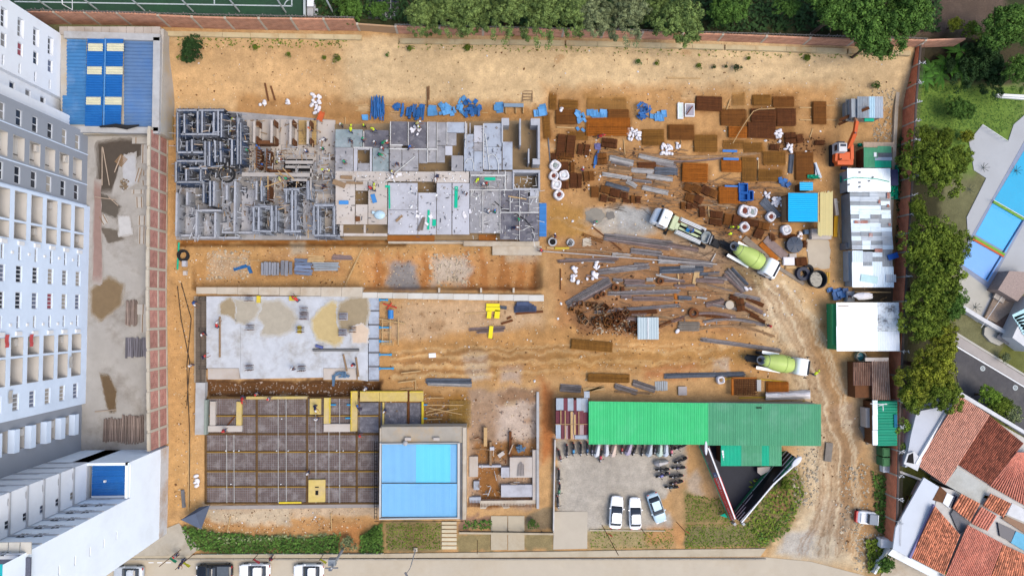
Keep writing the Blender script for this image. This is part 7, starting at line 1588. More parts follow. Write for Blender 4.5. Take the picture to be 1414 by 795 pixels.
for k in range(8):y=553.5+k*7.75;rsheet(e7,"roof_sheet",1212,y,1239,y+7.65,2.7,mat("teal_shed_roof",(20,152,116),rough=.45,var=.08,objvar=.05),'x',.3,.04)
for y in(552.5,573,594):pbox(e7,"white_gutter",1205.5,y,1211.8,y+20.3,2.55,2.7,MATS["white_sheet"])
q=MB();bx(q,1207,555,1238,614,0,2.5);part(q,"wall",m_brown,e7);pbox(e7,"blue_patch",1235,572,1239,590,2.78,2.84,mat("patch_blue",(20,110,140)))
q=MB()
for a,b_ in(((1202,557),(1225,558)),((1219,557),(1219.5,567)),((1213,560),(1224,557))):q.tube([P(*a,3.4),P(*b_,3.4)],.05,5)
q.tube([P(1219,558,2.6),P(1219,558,3.45)],.05,5);part(q,"antenna",m_white,e7)
pbox(e7,"gate_board",1196,563,1203.5,590,.2,1.6,m_dk['w'])
q=MB();bx(q,1192,586,1201,613,.1,.22,0,.4);tag(q.build("steel_ramp",mat("ramp_grey",(134,126,116),var=.2,scale=2),off=P(1196,600,.1)),"grey steel plate lying slanted left of the teal shed","plate")
q=MB();bx(q,1140,611,1149,637,.1,.3,0,-.12);tag(q.build("steel_plate",mat("ramp_grey",(0,0,0)),off=P(1145,624,.1)),"grey steel plate on the road right of the dull green roof","plate")
tk=thing("green_tank","row of two green water cisterns below the teal shed","cistern",P(1224,630,0))
for y in(618,631.5):q=MB();bx(q,1219,y,1229,y+12,0,1.5);bx(q,1220.5,y+1.5,1227.5,y+10.5,1.5,1.58);part(q,"cistern",mat("cistern_green",(78,130,84),objvar=.08,var=.1),tk)
q=MB();bx(q,1220,641,1232,652,0,.9);bx(q,1222.5,643,1229,650,.9,1.0,1);tag(q.build("pump_box",[m_white,m_conc],off=P(1226,646,0)),"white pump box under the two green cisterns","box")
# white draped cover
q=MB();pts_=[[None]*9 for _ in range(5)]
for j in range(5):
 for i in range(9):
  x=1058+i*7.6;y0,y1=541-i*.35,552-i*.25;y=y0+(y1-y0)*j/4;pts_[j][i]=P(x+R.uniform(-.6,.6),y+R.uniform(-.6,.6),(.2 if j in(0,4)else .9+.25*(j==2))+R.uniform(-.08,.08))
for j in range(4):
 for i in range(8):q.quad(pts_[j][i],pts_[j+1][i],pts_[j+1][i+1],pts_[j][i+1])
q.prism(ppoly([(1058,541),(1119,538.5),(1119,550),(1058,552)],.2),0,.2)
tag(q.build("draped_cover",m_wsack,off=P(1088,546,0)),"long white draped cover just above the dull green roof","cover")
board(1020,549,1057,548,.14,mat("yellow_rail",(214,176,40)),"yellow rail left of the white draped cover");board(991,527,1010,521,.12,MATS["yellow_rail"],"short yellow rail at the orange lattice cage");board(1045,523,1087,527,.12,MATS["yellow_rail"],"yellow rail above the orange rebar mat")
q=MB();bx(q,1045.5,524,1051,540,0,.6);tag(q.build("concrete_post",m_conc,off=P(1048,532,0)),"grey concrete block between the lattice cage and the orange mat","block")
q=MB();q.box(*P(1109,556,.3),.5,.4,.5,.3);tag(q.build("yellow_can",mat("can_yellow",(220,200,60)),off=P(1109,556,0)),"small yellow can under the end of the white draped cover","can")
# == vehicles
m_tyre=mat("tyre",(34,34,36),rough=.9);m_rim=mat("rim",(150,152,158),rough=.3,metal=.6);m_lampw=mat("lamp_clear",(230,232,236),rough=.15);m_lampr=mat("lamp_red",(190,30,34),rough=.2)
def rsec(x,hw,z0,z1,k=4,rr=.2):
 """rounded cross-section (a closed loop in the plane x)"""
 pts=[]
 for cx,cz,a0 in((hw-rr,z1-rr*.6,0),(-hw+rr,z1-rr*.6,90),(-hw+rr*.5,z0+rr*.3,180),(hw-rr*.5,z0+rr*.3,270)):
  for i in range(k+1):
   t=math.radians(a0+90*i/k);r1=rr if a0<180 else rr*.5;pts.append((x,cx+r1*math.cos(t),cz+(rr*.6 if a0<180 else rr*.3)*math.sin(t)))
 return pts
def wheel(root,x,y,r,w):
 q=MB();q.tube([(0,-w/2,0),(0,w/2,0)],r,14);o=put("wheel",q.mesh("tyre",m_tyre),root,(x,y,r));q=MB();q.tube([(0,-w/2-.01,0),(0,w/2+.01,0)],r*.6,10);put("rim",q.mesh("rim",m_rim),o);return o
def car(px,py,a,paint,label,L_=4.2,W=1.74,glassroof=False,pick=False,group="parked cars"):
 z=.07 if py>771 else zt(px,py)+.02
 r=thing("parked_car",label,"car",P(px,py,z),a,group);h=L_/2;w=W/2
 q=MB();q.loft([rsec(x,hw,zz0,zz1,4,rr)for x,hw,zz0,zz1,rr in((-h,w*.56,.35,.74,.16),(-h+.07,w*.78,.28,.84,.22),(-h+.24,w*.92,.24,.93,.26),(-h+.6,w,.2,.98,.28),(-.3,w,.2,.98,.28),(h-1.3,w,.2,.96,.28),(h-.6,w*.98,.2,.85,.3),(h-.28,w*.88,.24,.77,.28),(h-.09,w*.7,.28,.68,.22),(h,w*.46,.36,.58,.12))]);put("body",q.mesh("body",paint,smooth=True),r)
 x0,x1=(-h+.45,h-1.35)if not pick else(-.4,h-1.3)
 q=MB();q.loft([rsec(x0,w*.8,.85,.95,3,.12),rsec(x0+.45,w*.82,.85,1.40,3,.22),rsec((x0+x1)/2,w*.86,.85,1.45,3,.24),rsec(x1-.65,w*.84,.85,1.42,3,.22),rsec(x1+.1,w*.86,.85,.95,3,.12)]);put("glazing",q.mesh("glazing",m_glass,smooth=True),r)
 q=MB();q.loft([[(x,y*1,zz)for y,zz in((-hw,z0_),(-hw*.6,z0_+.07),(hw*.6,z0_+.07),(hw,z0_))][::-1]+[(x,hw*.95,z0_-.05),(x,-hw*.95,z0_-.05)][::1]for x,hw,z0_ in((x0+.5,w*.72,1.38),((x0+x1)/2,w*.77,1.43),(x1-.72,w*.74,1.39))]);put("roof",q.mesh("roof",m_glass if glassroof else paint),r)
 if glassroof:q=MB();q.box((x0+x1)/2-.1,0,1.52,1.2,W*.62,.02);put("sunroof",q.mesh("sunroof",mat("pale_roof_glass",(190,226,238),rough=.15)),r)
 for sx in(x0+.55,x1-.9,(x0+x1)/2-.1):
  for s in(-1,1):q=MB();q.beam((sx,s*w*.86,.95),(sx-.04,s*w*.74,1.42),.07,.06);put("pillar",q.mesh("pillar",paint),r)
 for x in(-h+.75,h-.8):
  for s in(-1,1):wheel(r,x,s*(w-.1),.31,.22)
 for s in(-1,1):
  q=MB();q.box(0,0,0,.16,.36,.14);put("headlight",q.mesh("headlight",m_lampw),r,(h-.14,s*w*.62,.68));put("tail_light",MB.mesh(_b(.08,.3,.2),"tail_light",m_lampr),r,(-h+.05,s*w*.66,.78));put("mirror",MB.mesh(_b(.14,.18,.12),"mirror",paint),r,(x1-.25,s*(w+.07),1.0))
 if pick:q=MB();q.box(-1.25,0,.99,1.5,W*.82,.06);put("truck_bed",q.mesh("truck_bed",mat("bed_grey",(92,100,108),var=.2,scale=3)),r);
 return r
def _b(sx,sy,sz):q=MB();q.box(0,0,0,sx,sy,sz);return q
m_carw=mat("car_white",(282,284,284),rough=.25,var=.01,spec=.5);m_carb=mat("car_black",(26,27,32),rough=.2,var=.01,spec=.5);m_cars=mat("car_ice",(200,226,240),rough=.25,var=.01,spec=.5);m_carg=mat("car_grey",(206,212,218),rough=.25,spec=.5)
car(849.5,705,math.radians(85),m_carw,"white hatchback, leftmost of the three cars on the gravel",4.4)
car(875.5,706.5,math.radians(90),m_carw,"white saloon in the middle of the three cars on the gravel",4.3,1.65)
car(905,699,math.radians(-71),m_cars,"pale blue car with a big glass roof at the right of the gravel",4.2,1.75,True)
car(181,788,math.radians(180),m_carg,"silver car half hidden by the white wing at the left of the street",3.9,1.7)
car(298.5,786,math.radians(180),m_carb,"black pickup parked on the street kerb",4.8,1.85,pick=True)
car(354,784.5,math.radians(180),m_carw,"white saloon behind the black pickup on the street",4.1,1.7)
car(428,785,math.radians(180),m_carw,"white hatchback with a red tail light, rightmost car on the street",4.0,1.7)
# concrete mixers
m_lime=mat("drum_lime",(196,218,116),rough=.45,var=.05,scale=.8,stain=(186,200,120),stain_amt=.5);m_trw=mat("truck_white",(280,282,280),rough=.35,var=.03)
def truck_cab(r,x,L_=2.3,w=1.15):
 q=MB();q.loft([rsec(x,w*.96,.6,2.3,3,.15),rsec(x+.3,w,.5,2.75,3,.22),rsec(x+L_*.5,w,.5,2.8,3,.25),rsec(x+L_*.62,w,.5,2.7,3,.25)]);o=put("cab",q.mesh("cab",m_trw,smooth=True),r)
 q=MB();q.loft([rsec(x+L_*.62,w*.98,.5,2.45,3,.2),rsec(x+L_*.9,w*.94,.5,1.75,3,.25),rsec(x+L_,w*.8,.5,1.5,3,.25)]);put("bonnet",q.mesh("bonnet",m_trw,smooth=True),r)
 q=MB();q.beam((x+L_*.66,-w*.85,2.47),(x+L_*.66,w*.85,2.47),.26,.5,up=(.6,0,1));put("windscreen",q.mesh("windscreen",m_glass),o)
 for s in(-1,1):
  q=MB();q.box(0,0,0,.7,.04,.6);put("side_window",q.mesh("side_window",m_glass),o,(x+.8,s*(w+.0),2.1));q=MB();q.box(0,0,0,.3,.1,.5);q.beam((0,0,0),(-.1,-s*.3,0),.06,.06);put("mirror",q.mesh("mirror",m_black),r,(x+L_*.7,s*(w+.3),2.0));q=MB();q.box(0,0,0,.1,.35,.25);put("headlight",q.mesh("headlight",m_lampw),r,(x+L_-.05,s*w*.65,.9))
 return o
def mixer(px,py,a,label,chute_dir=0):
 r=thing("concrete_mixer",label,"mixer truck",G(px,py,0),a,"concrete mixer trucks")
 q=MB();q.box(-.2,0,.8,8.4,1.0,.35);put("chassis",q.mesh("chassis",m_black),r)
 for x in(-2.6,-1.4,2.9):
  for s in(-1,1):wheel(r,x,s*.98,.5,.4)
 truck_cab(r,1.95)
 q=MB();q.loft([[(x,rr*math.cos(t),1.95+(x+.6)*-.07+rr*math.sin(t))for t in[2*math.pi*k/20 for k in range(20)]]for x,rr in((1.75,.55),(1.6,.95),(1.0,1.18),(0,1.24),(-1.0,1.12),(-2.2,.78),(-2.7,.66))]);dr=put("drum",q.mesh("drum",m_lime,smooth=True),r)
 for x,rr in((-2.05,.86),(.3,1.245)):q=MB();q.tube([(x,0,1.95+(x+.6)*-.07),(x+.06,0,1.95+(x+.66)*-.07)],rr,20);put("drum_band",q.mesh("drum_band",mat("band_grey",(120,126,110))if x<-1 else mat("band_lime",(160,182,96))),dr)
 q=MB();[q.box(0.9,.95,2.95,.3,.12,.06),q.box(0.5,1.0,2.9,.12,.12,.06)];put("drum_mark",q.mesh("drum_mark",mat("mark_green",(40,80,60))),dr)
 q=MB();q.loft([[(-2.75+.25*h,rr*math.cos(t)*.9,2.1+h*.6+0*t)if False else(-3.15+rr*math.cos(t),rr*math.sin(t),2.2+h)for t in[2*math.pi*k/14 for k in range(14)]]for h,rr in((0,.35),(.55,.62),(.58,.56),(.1,.28))],caps=False);put("hopper",q.mesh("hopper",m_steelb),r)
 q=MB();q.tube([(-3.15,0,2.15),(-3.15,0,2.25)],.34,12);put("hopper_mouth",q.mesh("hopper_mouth",m_dark),r)
 q=MB();q.beam((-3.5,0,1.6),(-4.8,chute_dir,1.1),.5,.25);put("chute",q.mesh("chute",m_black),r)
 for s in(-1,1):
  q=MB();q.box(-1.3,s*1.12,1.15,3.4 if s<0 else 2.4,.42,.1);put("fender",q.mesh("fender",m_trw),r);q=MB();q.beam((-2.9,s*.9,1.0),(-3.0,s*.55,2.6),.1,.1);put("hopper_support",q.mesh("hopper_support",m_black),r)
 q=MB();q.tube([(1.65,-.9,1.1),(1.65,.9,1.1)],.32,10);put("water_cylinder",q.mesh("water_cylinder",m_steel),r)
 return r
mixer(1031,357.5,ang(1003,341,1063,374),"lime green concrete mixer backed up behind the pump truck")
mixer(1070,500,ang(1036,494,1112,506.5),"lime green concrete mixer standing alone on the dirt road")
# concrete pump truck
pt_=thing("pump_truck","white concrete pump truck with pale green frame and folded pipes","pump truck",G(945,319,0),ang(985,338,905,303))
q=MB();q.box(-.3,0,.85,9.6,1.1,.35);put("chassis",q.mesh("chassis",m_black),pt_)
for x in(-3.0,-1.9,3.2):
 for s in(-1,1):wheel(pt_,x,s*1.0,.5,.4)
truck_cab(pt_,2.9)
m_pg=mat("pale_green_frame",(204,214,168),rough=.5,var=.08);m_gx=mat("pump_grey",(166,172,170),rough=.5,var=.15,scale=3)
q=MB();q.box(2.2,0,1.7,.7,1.9,1.0);q.box(1.7,.3,1.9,.5,.9,.7);put("gearbox_cover",q.mesh("gearbox_cover",m_pg),pt_)
for s in(-1,1):
 q=MB();q.box(-.4,s*.98,1.45,3.9,.5,.3);put("side_deck",q.mesh("side_deck",m_gx),pt_)
 for k in range(3):q=MB();q.tube([(1.4,s*(.72+.18*k),1.7),(-2.3,s*(.72+.18*k),1.7)],.06,6);put("delivery_pipe",q.mesh("delivery_pipe",m_white),pt_)
for y in(-.32,.32):q=MB();q.tube([(1.3,y,1.75),(-1.9,y,1.65)],.18,10);put("hydraulic_cylinder",q.mesh("hydraulic_cylinder",m_pg),pt_)
q=MB();q.box(-.2,-.1,1.95,.9,.6,.4);put("engine_block",q.mesh("engine_block",m_steelb),pt_);q=MB();q.box(.1,.2,2.1,.45,.45,.3);put("blue_cap",q.mesh("blue_cap",mat("cap_blue",(50,150,210))),pt_)
q=MB();q.loft([[(-2.7+rr*math.cos(t),rr*1.2*math.sin(t),z)for t in[2*math.pi*k/12 for k in range(12)]]for z,rr in((.9,.45),(1.8,.75),(1.9,.65),(1.3,.35))],caps=False);q.tube([(-2.7,0,1.2),(-2.7,0,1.35)],.5,10);put("hopper",q.mesh("hopper",m_gx),pt_)
for x,y,sx,sy in((-1.9,.5,.5,.4),(-1.9,-.6,.4,.5),(-3.5,.4,.35,.8),(-3.6,-.4,.25,.6),(-3.2,0,.2,1.6)):q=MB();q.box(x,y,1.7,sx,sy,.35,R.uniform(-.3,.3));put("valve_block",q.mesh("valve_block",m_black),pt_)
for x in(-3.1,-3.45):q=MB();q.tube([(x,-.7,1.8),(x,.7,1.85)],.07,6);put("grate_bar",q.mesh("grate_bar",m_conc),pt_)
for s in(-1,1):q=MB();q.beam((2.4,s*.9,1.2),(2.4,s*1.35,.1),.2,.2);q.box(2.4,s*1.4,.06,.5,.4,.1);put("outrigger",q.mesh("outrigger",m_black),pt_)
q=MB();q.beam((-3.9,0,1.1),(-5.0,.1,.8),.9,.4);put("rear_walkway",q.mesh("rear_walkway",m_black),pt_)
text(pt_,"2",None,.6,mat("mark_green",(0,0,0)),mtx=pt_.matrix_basis@Matrix.Translation((3.6,0,2.86))@Matrix.Rotation(math.pi/2,4,'Z'))
# small red and white carrier
ml=thing("site_dumper","small white and red site carrier with a dark roof beside the brick wall","dumper",G(1191,711.5,0),math.radians(174))
q=MB();q.loft([rsec(-1.3,.75,.3,1.0,3,.15),rsec(-1.0,.85,.25,1.2,3,.2),rsec(.8,.85,.25,1.15,3,.2),rsec(1.2,.7,.3,.9,3,.2)]);put("body",q.mesh("body",m_trw,smooth=True),ml)
pb(ml,"cab_roof",mat("roof_slate",(104,120,140),rough=.4),(-.55,0,1.75,1.1,1.35,.08));pb(ml,"bonnet_cover",m_white,(.45,.05,1.2,.9,1.2,.1));pb(ml,"red_bumper",mat("bumper_red",(205,40,45),rough=.4),(1.25,0,.65,.3,1.5,.5));pb(ml,"windscreen",m_glass,(.0,0,1.45,.06,1.3,.5));pb(ml,"rear_frame",m_white,(-1.15,0,1.5,.08,1.4,.7));
for x in(-.8,.8):
 for s in(-1,1):wheel(ml,x,s*.78,.34,.24)
# motorcycles
def bike_meshes(paint):
 q=MB();q.loft([[(x,hw*c_,z+hz*s_)for c_,s_ in[(math.cos(t),math.sin(t))for t in[2*math.pi*k/10 for k in range(10)]]]for x,hw,z,hz in((.62,.08,.75,.12),(.4,.17,.8,.17),(.1,.17,.8,.18),(-.2,.12,.72,.14),(-.7,.1,.78,.1))]);body=q.mesh("body",paint,smooth=True)
 return body
_wm=MB();_wm.ring((0,0,-.06),.2,.3,.12,14);_wm.v=[(v[0],v[2],v[1])for v in _wm.v];BW=_wm.mesh("wheel",m_tyre);_wm=MB();_wm.tube([(0,-.02,0),(0,.02,0)],.2,10);BRM=_wm.mesh("rim",m_rim)
_sm=MB();_sm.loft([[(x,hw*c_,z+.06*s_)for c_,s_ in[(math.cos(t),math.sin(t))for t in[2*math.pi*k/8 for k in range(8)]]]for x,hw,z in((.1,.1,.9),(-.15,.15,.9),(-.5,.14,.93),(-.8,.08,.95))]);BS=_sm.mesh("seat",m_black,smooth=True)
_hm=MB();_hm.tube([(.42,-.38,1.02),(.5,-.15,1.0),(.5,.15,1.0),(.42,.38,1.02)],.03,6);_hm.tube([(.5,0,1.0),(.72,0,.32)],.05,6);_hm.tube([(.4,-.3,1.05),(.36,-.4,1.18)],.04,5);_hm.tube([(.4,.3,1.05),(.36,.4,1.18)],.04,5);BH=_hm.mesh("handlebar",m_black)
_em=MB();_em.box(.1,0,.45,.5,.3,.35);_em.tube([(.2,.18,.35),(-.7,.2,.4)],.06,6);BE=_em.mesh("engine",m_steel)
_lm=MB();_lm.ell((.66,0,.86),.09,.1,.09,8,5);BL=_lm.mesh("headlamp",m_lampw);_lm=MB();_lm.box(-.88,0,.85,.08,.16,.08);BT=_lm.mesh("tail_light",m_lampr)
BM={}
def bike(px,py,a,c,label):
 if c not in BM:BM[c]=bike_meshes(mat("bike_paint_%d_%d_%d"%c,c,rough=.3,spec=.5))
 r=thing("motorcycle",label,"motorcycle",P(px,py,.07),a,"parked motorcycles")
 for x in(.72,-.62):o=put("wheel",BW,r,(x,0,.3));put("rim",BRM,o)
 for nm,me in(("body",BM[c]),("seat",BS),("handlebar",BH),("engine",BE),("headlamp",BL),("tail_light",BT)):put(nm,me,r)
 return r
def covered(px,py,a,c,label):
 r=bike(px,py,a,(30,30,34),label);
 q=MB();secs=[]
 for x,hw,z in((1.02,.12,.5),(.85,.28,.8),(.5,.42,1.2),(.1,.3,1.12),(-.4,.26,1.1),(-.85,.2,.95),(-1.0,.08,.6)):
  secs.append([(x,hw*1.15*R.uniform(.9,1.1),.12),(x,hw*R.uniform(.9,1.1),z*.7),(x,hw*.5,z),(x,-hw*.5,z),(x,-hw*R.uniform(.9,1.1),z*.7),(x,-hw*1.15,.12)])
 q.loft(secs);put("dust_cover",q.mesh("dust_cover",mat("cover_%d_%d_%d"%c,c,var=.1,scale=3)),r);return r
D_=(36,36,42)
for i,(x,y,a,c,cov,lb)in enumerate(((772,627,285,(110,40,45),0,"dark red motorcycle, slightly tilted, leftmost in the row under the patched roof"),(782,621,270,(60,58,66),0,"grey black motorcycle, second from the left in the long row"),(791,618.5,270,(60,160,215),0,"light blue motorcycle in the long row"),(801,618.5,270,D_,0,"black motorcycle between the light blue and the darker blue one"),(810,617.5,270,(45,95,140),0,"dark blue motorcycle at the corner of the bright green roof"),(816.5,618.5,270,(90,90,110),0,"grey violet motorcycle left of the first white cover"),(824,620,258,(236,238,242),1,"motorcycle under a wide white cover, left of the red one"),(828.5,627,265,(205,40,70),0,"red motorcycle standing out in front of the long row"),(836.5,619,268,(226,230,236),1,"motorcycle under a narrow white cover right of the red one"),(846.5,620,255,(238,214,196),1,"motorcycle under a cream pink cover"),(857.5,616,268,(170,50,50),0,"red and white motorcycle half under the bright green roof"),(867.5,618,250,(198,186,206),1,"motorcycle under a mauve cover"),(875,618,255,D_,0,"black motorcycle right of the mauve cover"),(885.5,618.5,266,(50,46,44),0,"black motorcycle between the mauve and the silver cover"),(896,619.5,258,(206,214,220),1,"motorcycle under a silver grey cover"),(903,616.5,262,(56,56,72),0,"dark motorcycle squeezed between two pale covers"),(910,619.5,264,(216,236,220),1,"motorcycle under a white and mint cover"),(918,619.5,268,(216,226,238),1,"motorcycle under a pale blue cover near the row's right end"),(925.5,619,268,(226,120,140),0,"pink and black motorcycle at the right end of the long row"),(938,615,205,D_,0,"black motorcycle half under the green roof, beyond the pink one"),(912.5,637.5,190,(206,200,196),1,"motorcycle under a rumpled beige cover in the cluster"),(914,646.5,186,D_,0,"black motorcycle below the rumpled beige cover"),(914,654,200,(120,120,190),0,"violet and white motorcycle in the cluster"),(939,633.5,205,D_,0,"black motorcycle, topmost of the right column in the cluster"),(936,644,186,(60,58,90),0,"dark violet motorcycle, second in the right column of the cluster"),(933,655.5,190,(44,44,44),0,"black motorcycle, third in the right column of the cluster"),(933,664,195,(110,70,66),0,"brownish motorcycle, fourth in the right column of the cluster"),(926.5,670.5,184,(52,70,74),0,"green black motorcycle at the bottom of the cluster"),(771,654,274,D_,0,"black motorcycle at the white fence, upper of three"),(771.5,673.5,268,(70,140,100),0,"green motorcycle at the white fence, middle of three"),(769.5,691,276,(70,72,78),0,"grey motorcycle at the white fence, lowest of three"))):
 (covered if cov else bike)(x,y,math.radians(a),c,lb)
# == trees and plants
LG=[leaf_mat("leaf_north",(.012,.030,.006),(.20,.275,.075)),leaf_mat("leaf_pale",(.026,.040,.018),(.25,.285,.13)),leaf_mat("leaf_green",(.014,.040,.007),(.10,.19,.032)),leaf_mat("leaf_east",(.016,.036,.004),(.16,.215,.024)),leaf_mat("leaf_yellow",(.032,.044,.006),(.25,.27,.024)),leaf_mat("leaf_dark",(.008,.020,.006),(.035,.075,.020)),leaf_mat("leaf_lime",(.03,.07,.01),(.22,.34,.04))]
m_bark=mat("bark",(96,78,62),var=.3,scale=2)
def crown_mesh(seed,ncl,leaves,flat=.62,ls=.055,big=.30,name="crown"):
 """leaf clumps of many small blades through a unit crown"""
 r=np.random.RandomState(seed);V_,T_=[],[]
 lob=[(r.normal(0,.32),r.normal(0,.32),r.uniform(.55,.9))for _ in range(5)]+[(0,0,.85)]
 for c in range(ncl):
  lx,ly,lr=lob[r.randint(len(lob))];t=r.uniform(0,2*math.pi);ph=r.uniform(-.25,1.0);ph=math.asin(max(-1,min(1,ph)));rad=lr*r.uniform(.62,1.0)
  cx,cy,cz=lx+rad*math.cos(ph)*math.cos(t)*.8,ly+rad*math.cos(ph)*math.sin(t)*.8,rad*math.sin(ph)*flat
  cr=big*r.uniform(.45,1.0)*.62;tone=r.uniform(0,1)**1.3
  k=leaves;d=r.normal(size=(k,3));d/=np.linalg.norm(d,axis=1)[:,None];d[:,2]=np.abs(d[:,2])*np.where(r.rand(k)<.8,1,-1)
  ctr=np.array([cx,cy,cz])+d*cr*(r.rand(k,1)**.35)
  nrm=d+r.normal(0,.45,(k,3));nrm/=np.linalg.norm(nrm,axis=1)[:,None]
  a=np.cross(nrm,r.normal(size=(k,3)));a/=np.linalg.norm(a,axis=1)[:,None];b_=np.cross(nrm,a)
  s=ls*r.uniform(.6,1.3,(k,1))
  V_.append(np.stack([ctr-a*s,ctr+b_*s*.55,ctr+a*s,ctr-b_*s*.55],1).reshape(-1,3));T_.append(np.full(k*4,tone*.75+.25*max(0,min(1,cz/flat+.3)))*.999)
 Vv=np.concatenate(V_);me=bpy.data.meshes.new(name);nq=len(Vv)//4
 me.vertices.add(len(Vv));me.vertices.foreach_set("co",Vv.astype(np.float32).ravel());me.loops.add(nq*4);me.loops.foreach_set("vertex_index",np.arange(nq*4,dtype=np.int32))
 me.polygons.add(nq);me.polygons.foreach_set("loop_start",np.arange(0,nq*4,4,dtype=np.int32));me.polygons.foreach_set("loop_total",np.full(nq,4,np.int32));me.update()
 at_=me.attributes.new("tone",'FLOAT','POINT');at_.data.foreach_set("value",np.concatenate(T_).astype(np.float32));return me
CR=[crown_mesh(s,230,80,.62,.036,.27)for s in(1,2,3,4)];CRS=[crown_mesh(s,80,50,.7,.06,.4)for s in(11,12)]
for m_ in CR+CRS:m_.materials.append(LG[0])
TRK={}
def tree(px,py,rpx,h,li,label,group=None,small=False,z0=None,squash=1.0,cat="tree"):
 """px, py, rpx: where the crown shows and how wide; the stem stands below it"""
 z0=zt(px,py)if z0 is None else z0;r=rpx*(CAM_H-z0-h)/FPX;c=P(px,py,z0+h);base=Vector((c.x,c.y,z0-.1))
 t=thing("tree" if cat=="tree" else "shrub",label,cat,base,R.uniform(0,6.28),group)
 key=(round(h),round(r));
 if key not in TRK:
  q=MB();q.tube([(0,0,0),(.03*r,.02*r,h*.45),(0,0,h*.95)],[.07*r+.03,.05*r+.02,.015*r+.01],7)
  for k in range(6):a=k*1.05+R.uniform(-.3,.3);q.tube([(0,0,h*(.35+.06*k)),(r*.3*math.cos(a),r*.3*math.sin(a),h*(.6+.05*k)),(r*.68*math.cos(a),r*.68*math.sin(a),h*(.85+.02*k))],[.03*r+.01,.022*r+.01,.006*r+.004],5)
  TRK[key]=q.mesh("trunk",m_bark)
 put("trunk",TRK[key],t)
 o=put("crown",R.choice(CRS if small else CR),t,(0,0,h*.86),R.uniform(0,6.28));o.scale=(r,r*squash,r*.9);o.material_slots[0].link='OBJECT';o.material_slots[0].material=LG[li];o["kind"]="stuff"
 return t
for px,py,rp,h,li,lb in((577,10,26,6.5,0,"leafy tree beside the numbered lanes at the left end of the north row"),(612,2,30,7,0,"second leafy tree from the left behind the north wall"),(652,6,34,7,0,"tree with mixed green crown, third from the left behind the north wall"),(700,2,34,7.5,0,"broad dark leaved tree, fourth from the left behind the north wall"),(748,10,34,7,0,"tree overhanging the north wall in the middle of the row"),(790,2,32,7,0,"tree right of the middle of the row behind the north wall"),(822,10,33,7,1,"greyish blossoming tree, left one of the pale pair behind the north wall"),(866,8,34,7,1,"greyish blossoming tree, right one of the pale pair behind the north wall"),(908,2,22,5,0,"smaller tree in the gap right of the pale pair"),(950,16,36,7,0,"big round tree overhanging the wall right of the pale pair"),(1018,10,32,4,2,"low dense green tree right of the big round tree"),(1092,6,16,4,2,"small green tree left of the great tree at the top right"),(1160,14,42,7.5,2,"great bright green tree at the top right, left lobe"),(1208,22,48,8,2,"great bright green tree at the top right, middle lobe"),(1256,10,44,7.5,2,"great bright green tree at the top right, right lobe"),(1212,55,24,6,2,"dark lobe of tree hanging over the wall corner at the top right"),(1400,30,40,6.5,2,"dark tree in the top right corner"),(1408,90,26,6,2,"dark tree under the top right corner tree")):
 tree(px,py,rp*1.12,h,li,lb,"trees behind the north wall")
for px,py,rp,h,li,lb in((1290,228,46,6,3,"round dark green garden tree behind the brick wall, topmost of the column"),(1318,222,24,5,3,"smaller tree at the right side of the topmost garden tree"),(1288,318,42,6,3,"garden tree second from the top of the column behind the wall"),(1310,344,34,6,3,"bushy tree next to the kids pool"),(1272,350,26,6,3,"tree close to the wall left of the kids pool tree"),(1290,398,48,6.5,3,"largest garden tree of the column, below the kids pool"),(1314,408,32,6,2,"bright edge tree right of the largest garden tree"),(1276,448,34,6,3,"tree below the largest garden tree, against the white shed"),(1300,462,28,5.5,4,"blossoming tree at the head of the asphalt lane"),(1284,505,42,6,4,"yellow green tree beside the asphalt lane"),(1294,545,32,5.5,3,"tree with a grey tuft above the terracotta roofs"),(1262,545,26,5.5,3,"tree at the wall above the teal shed"),(1264,285,16,4,3,"small tree squeezed at the wall between two garden trees")):
 tree(px+6,py,rp*1.06,h,li,lb,"garden trees behind the east wall")
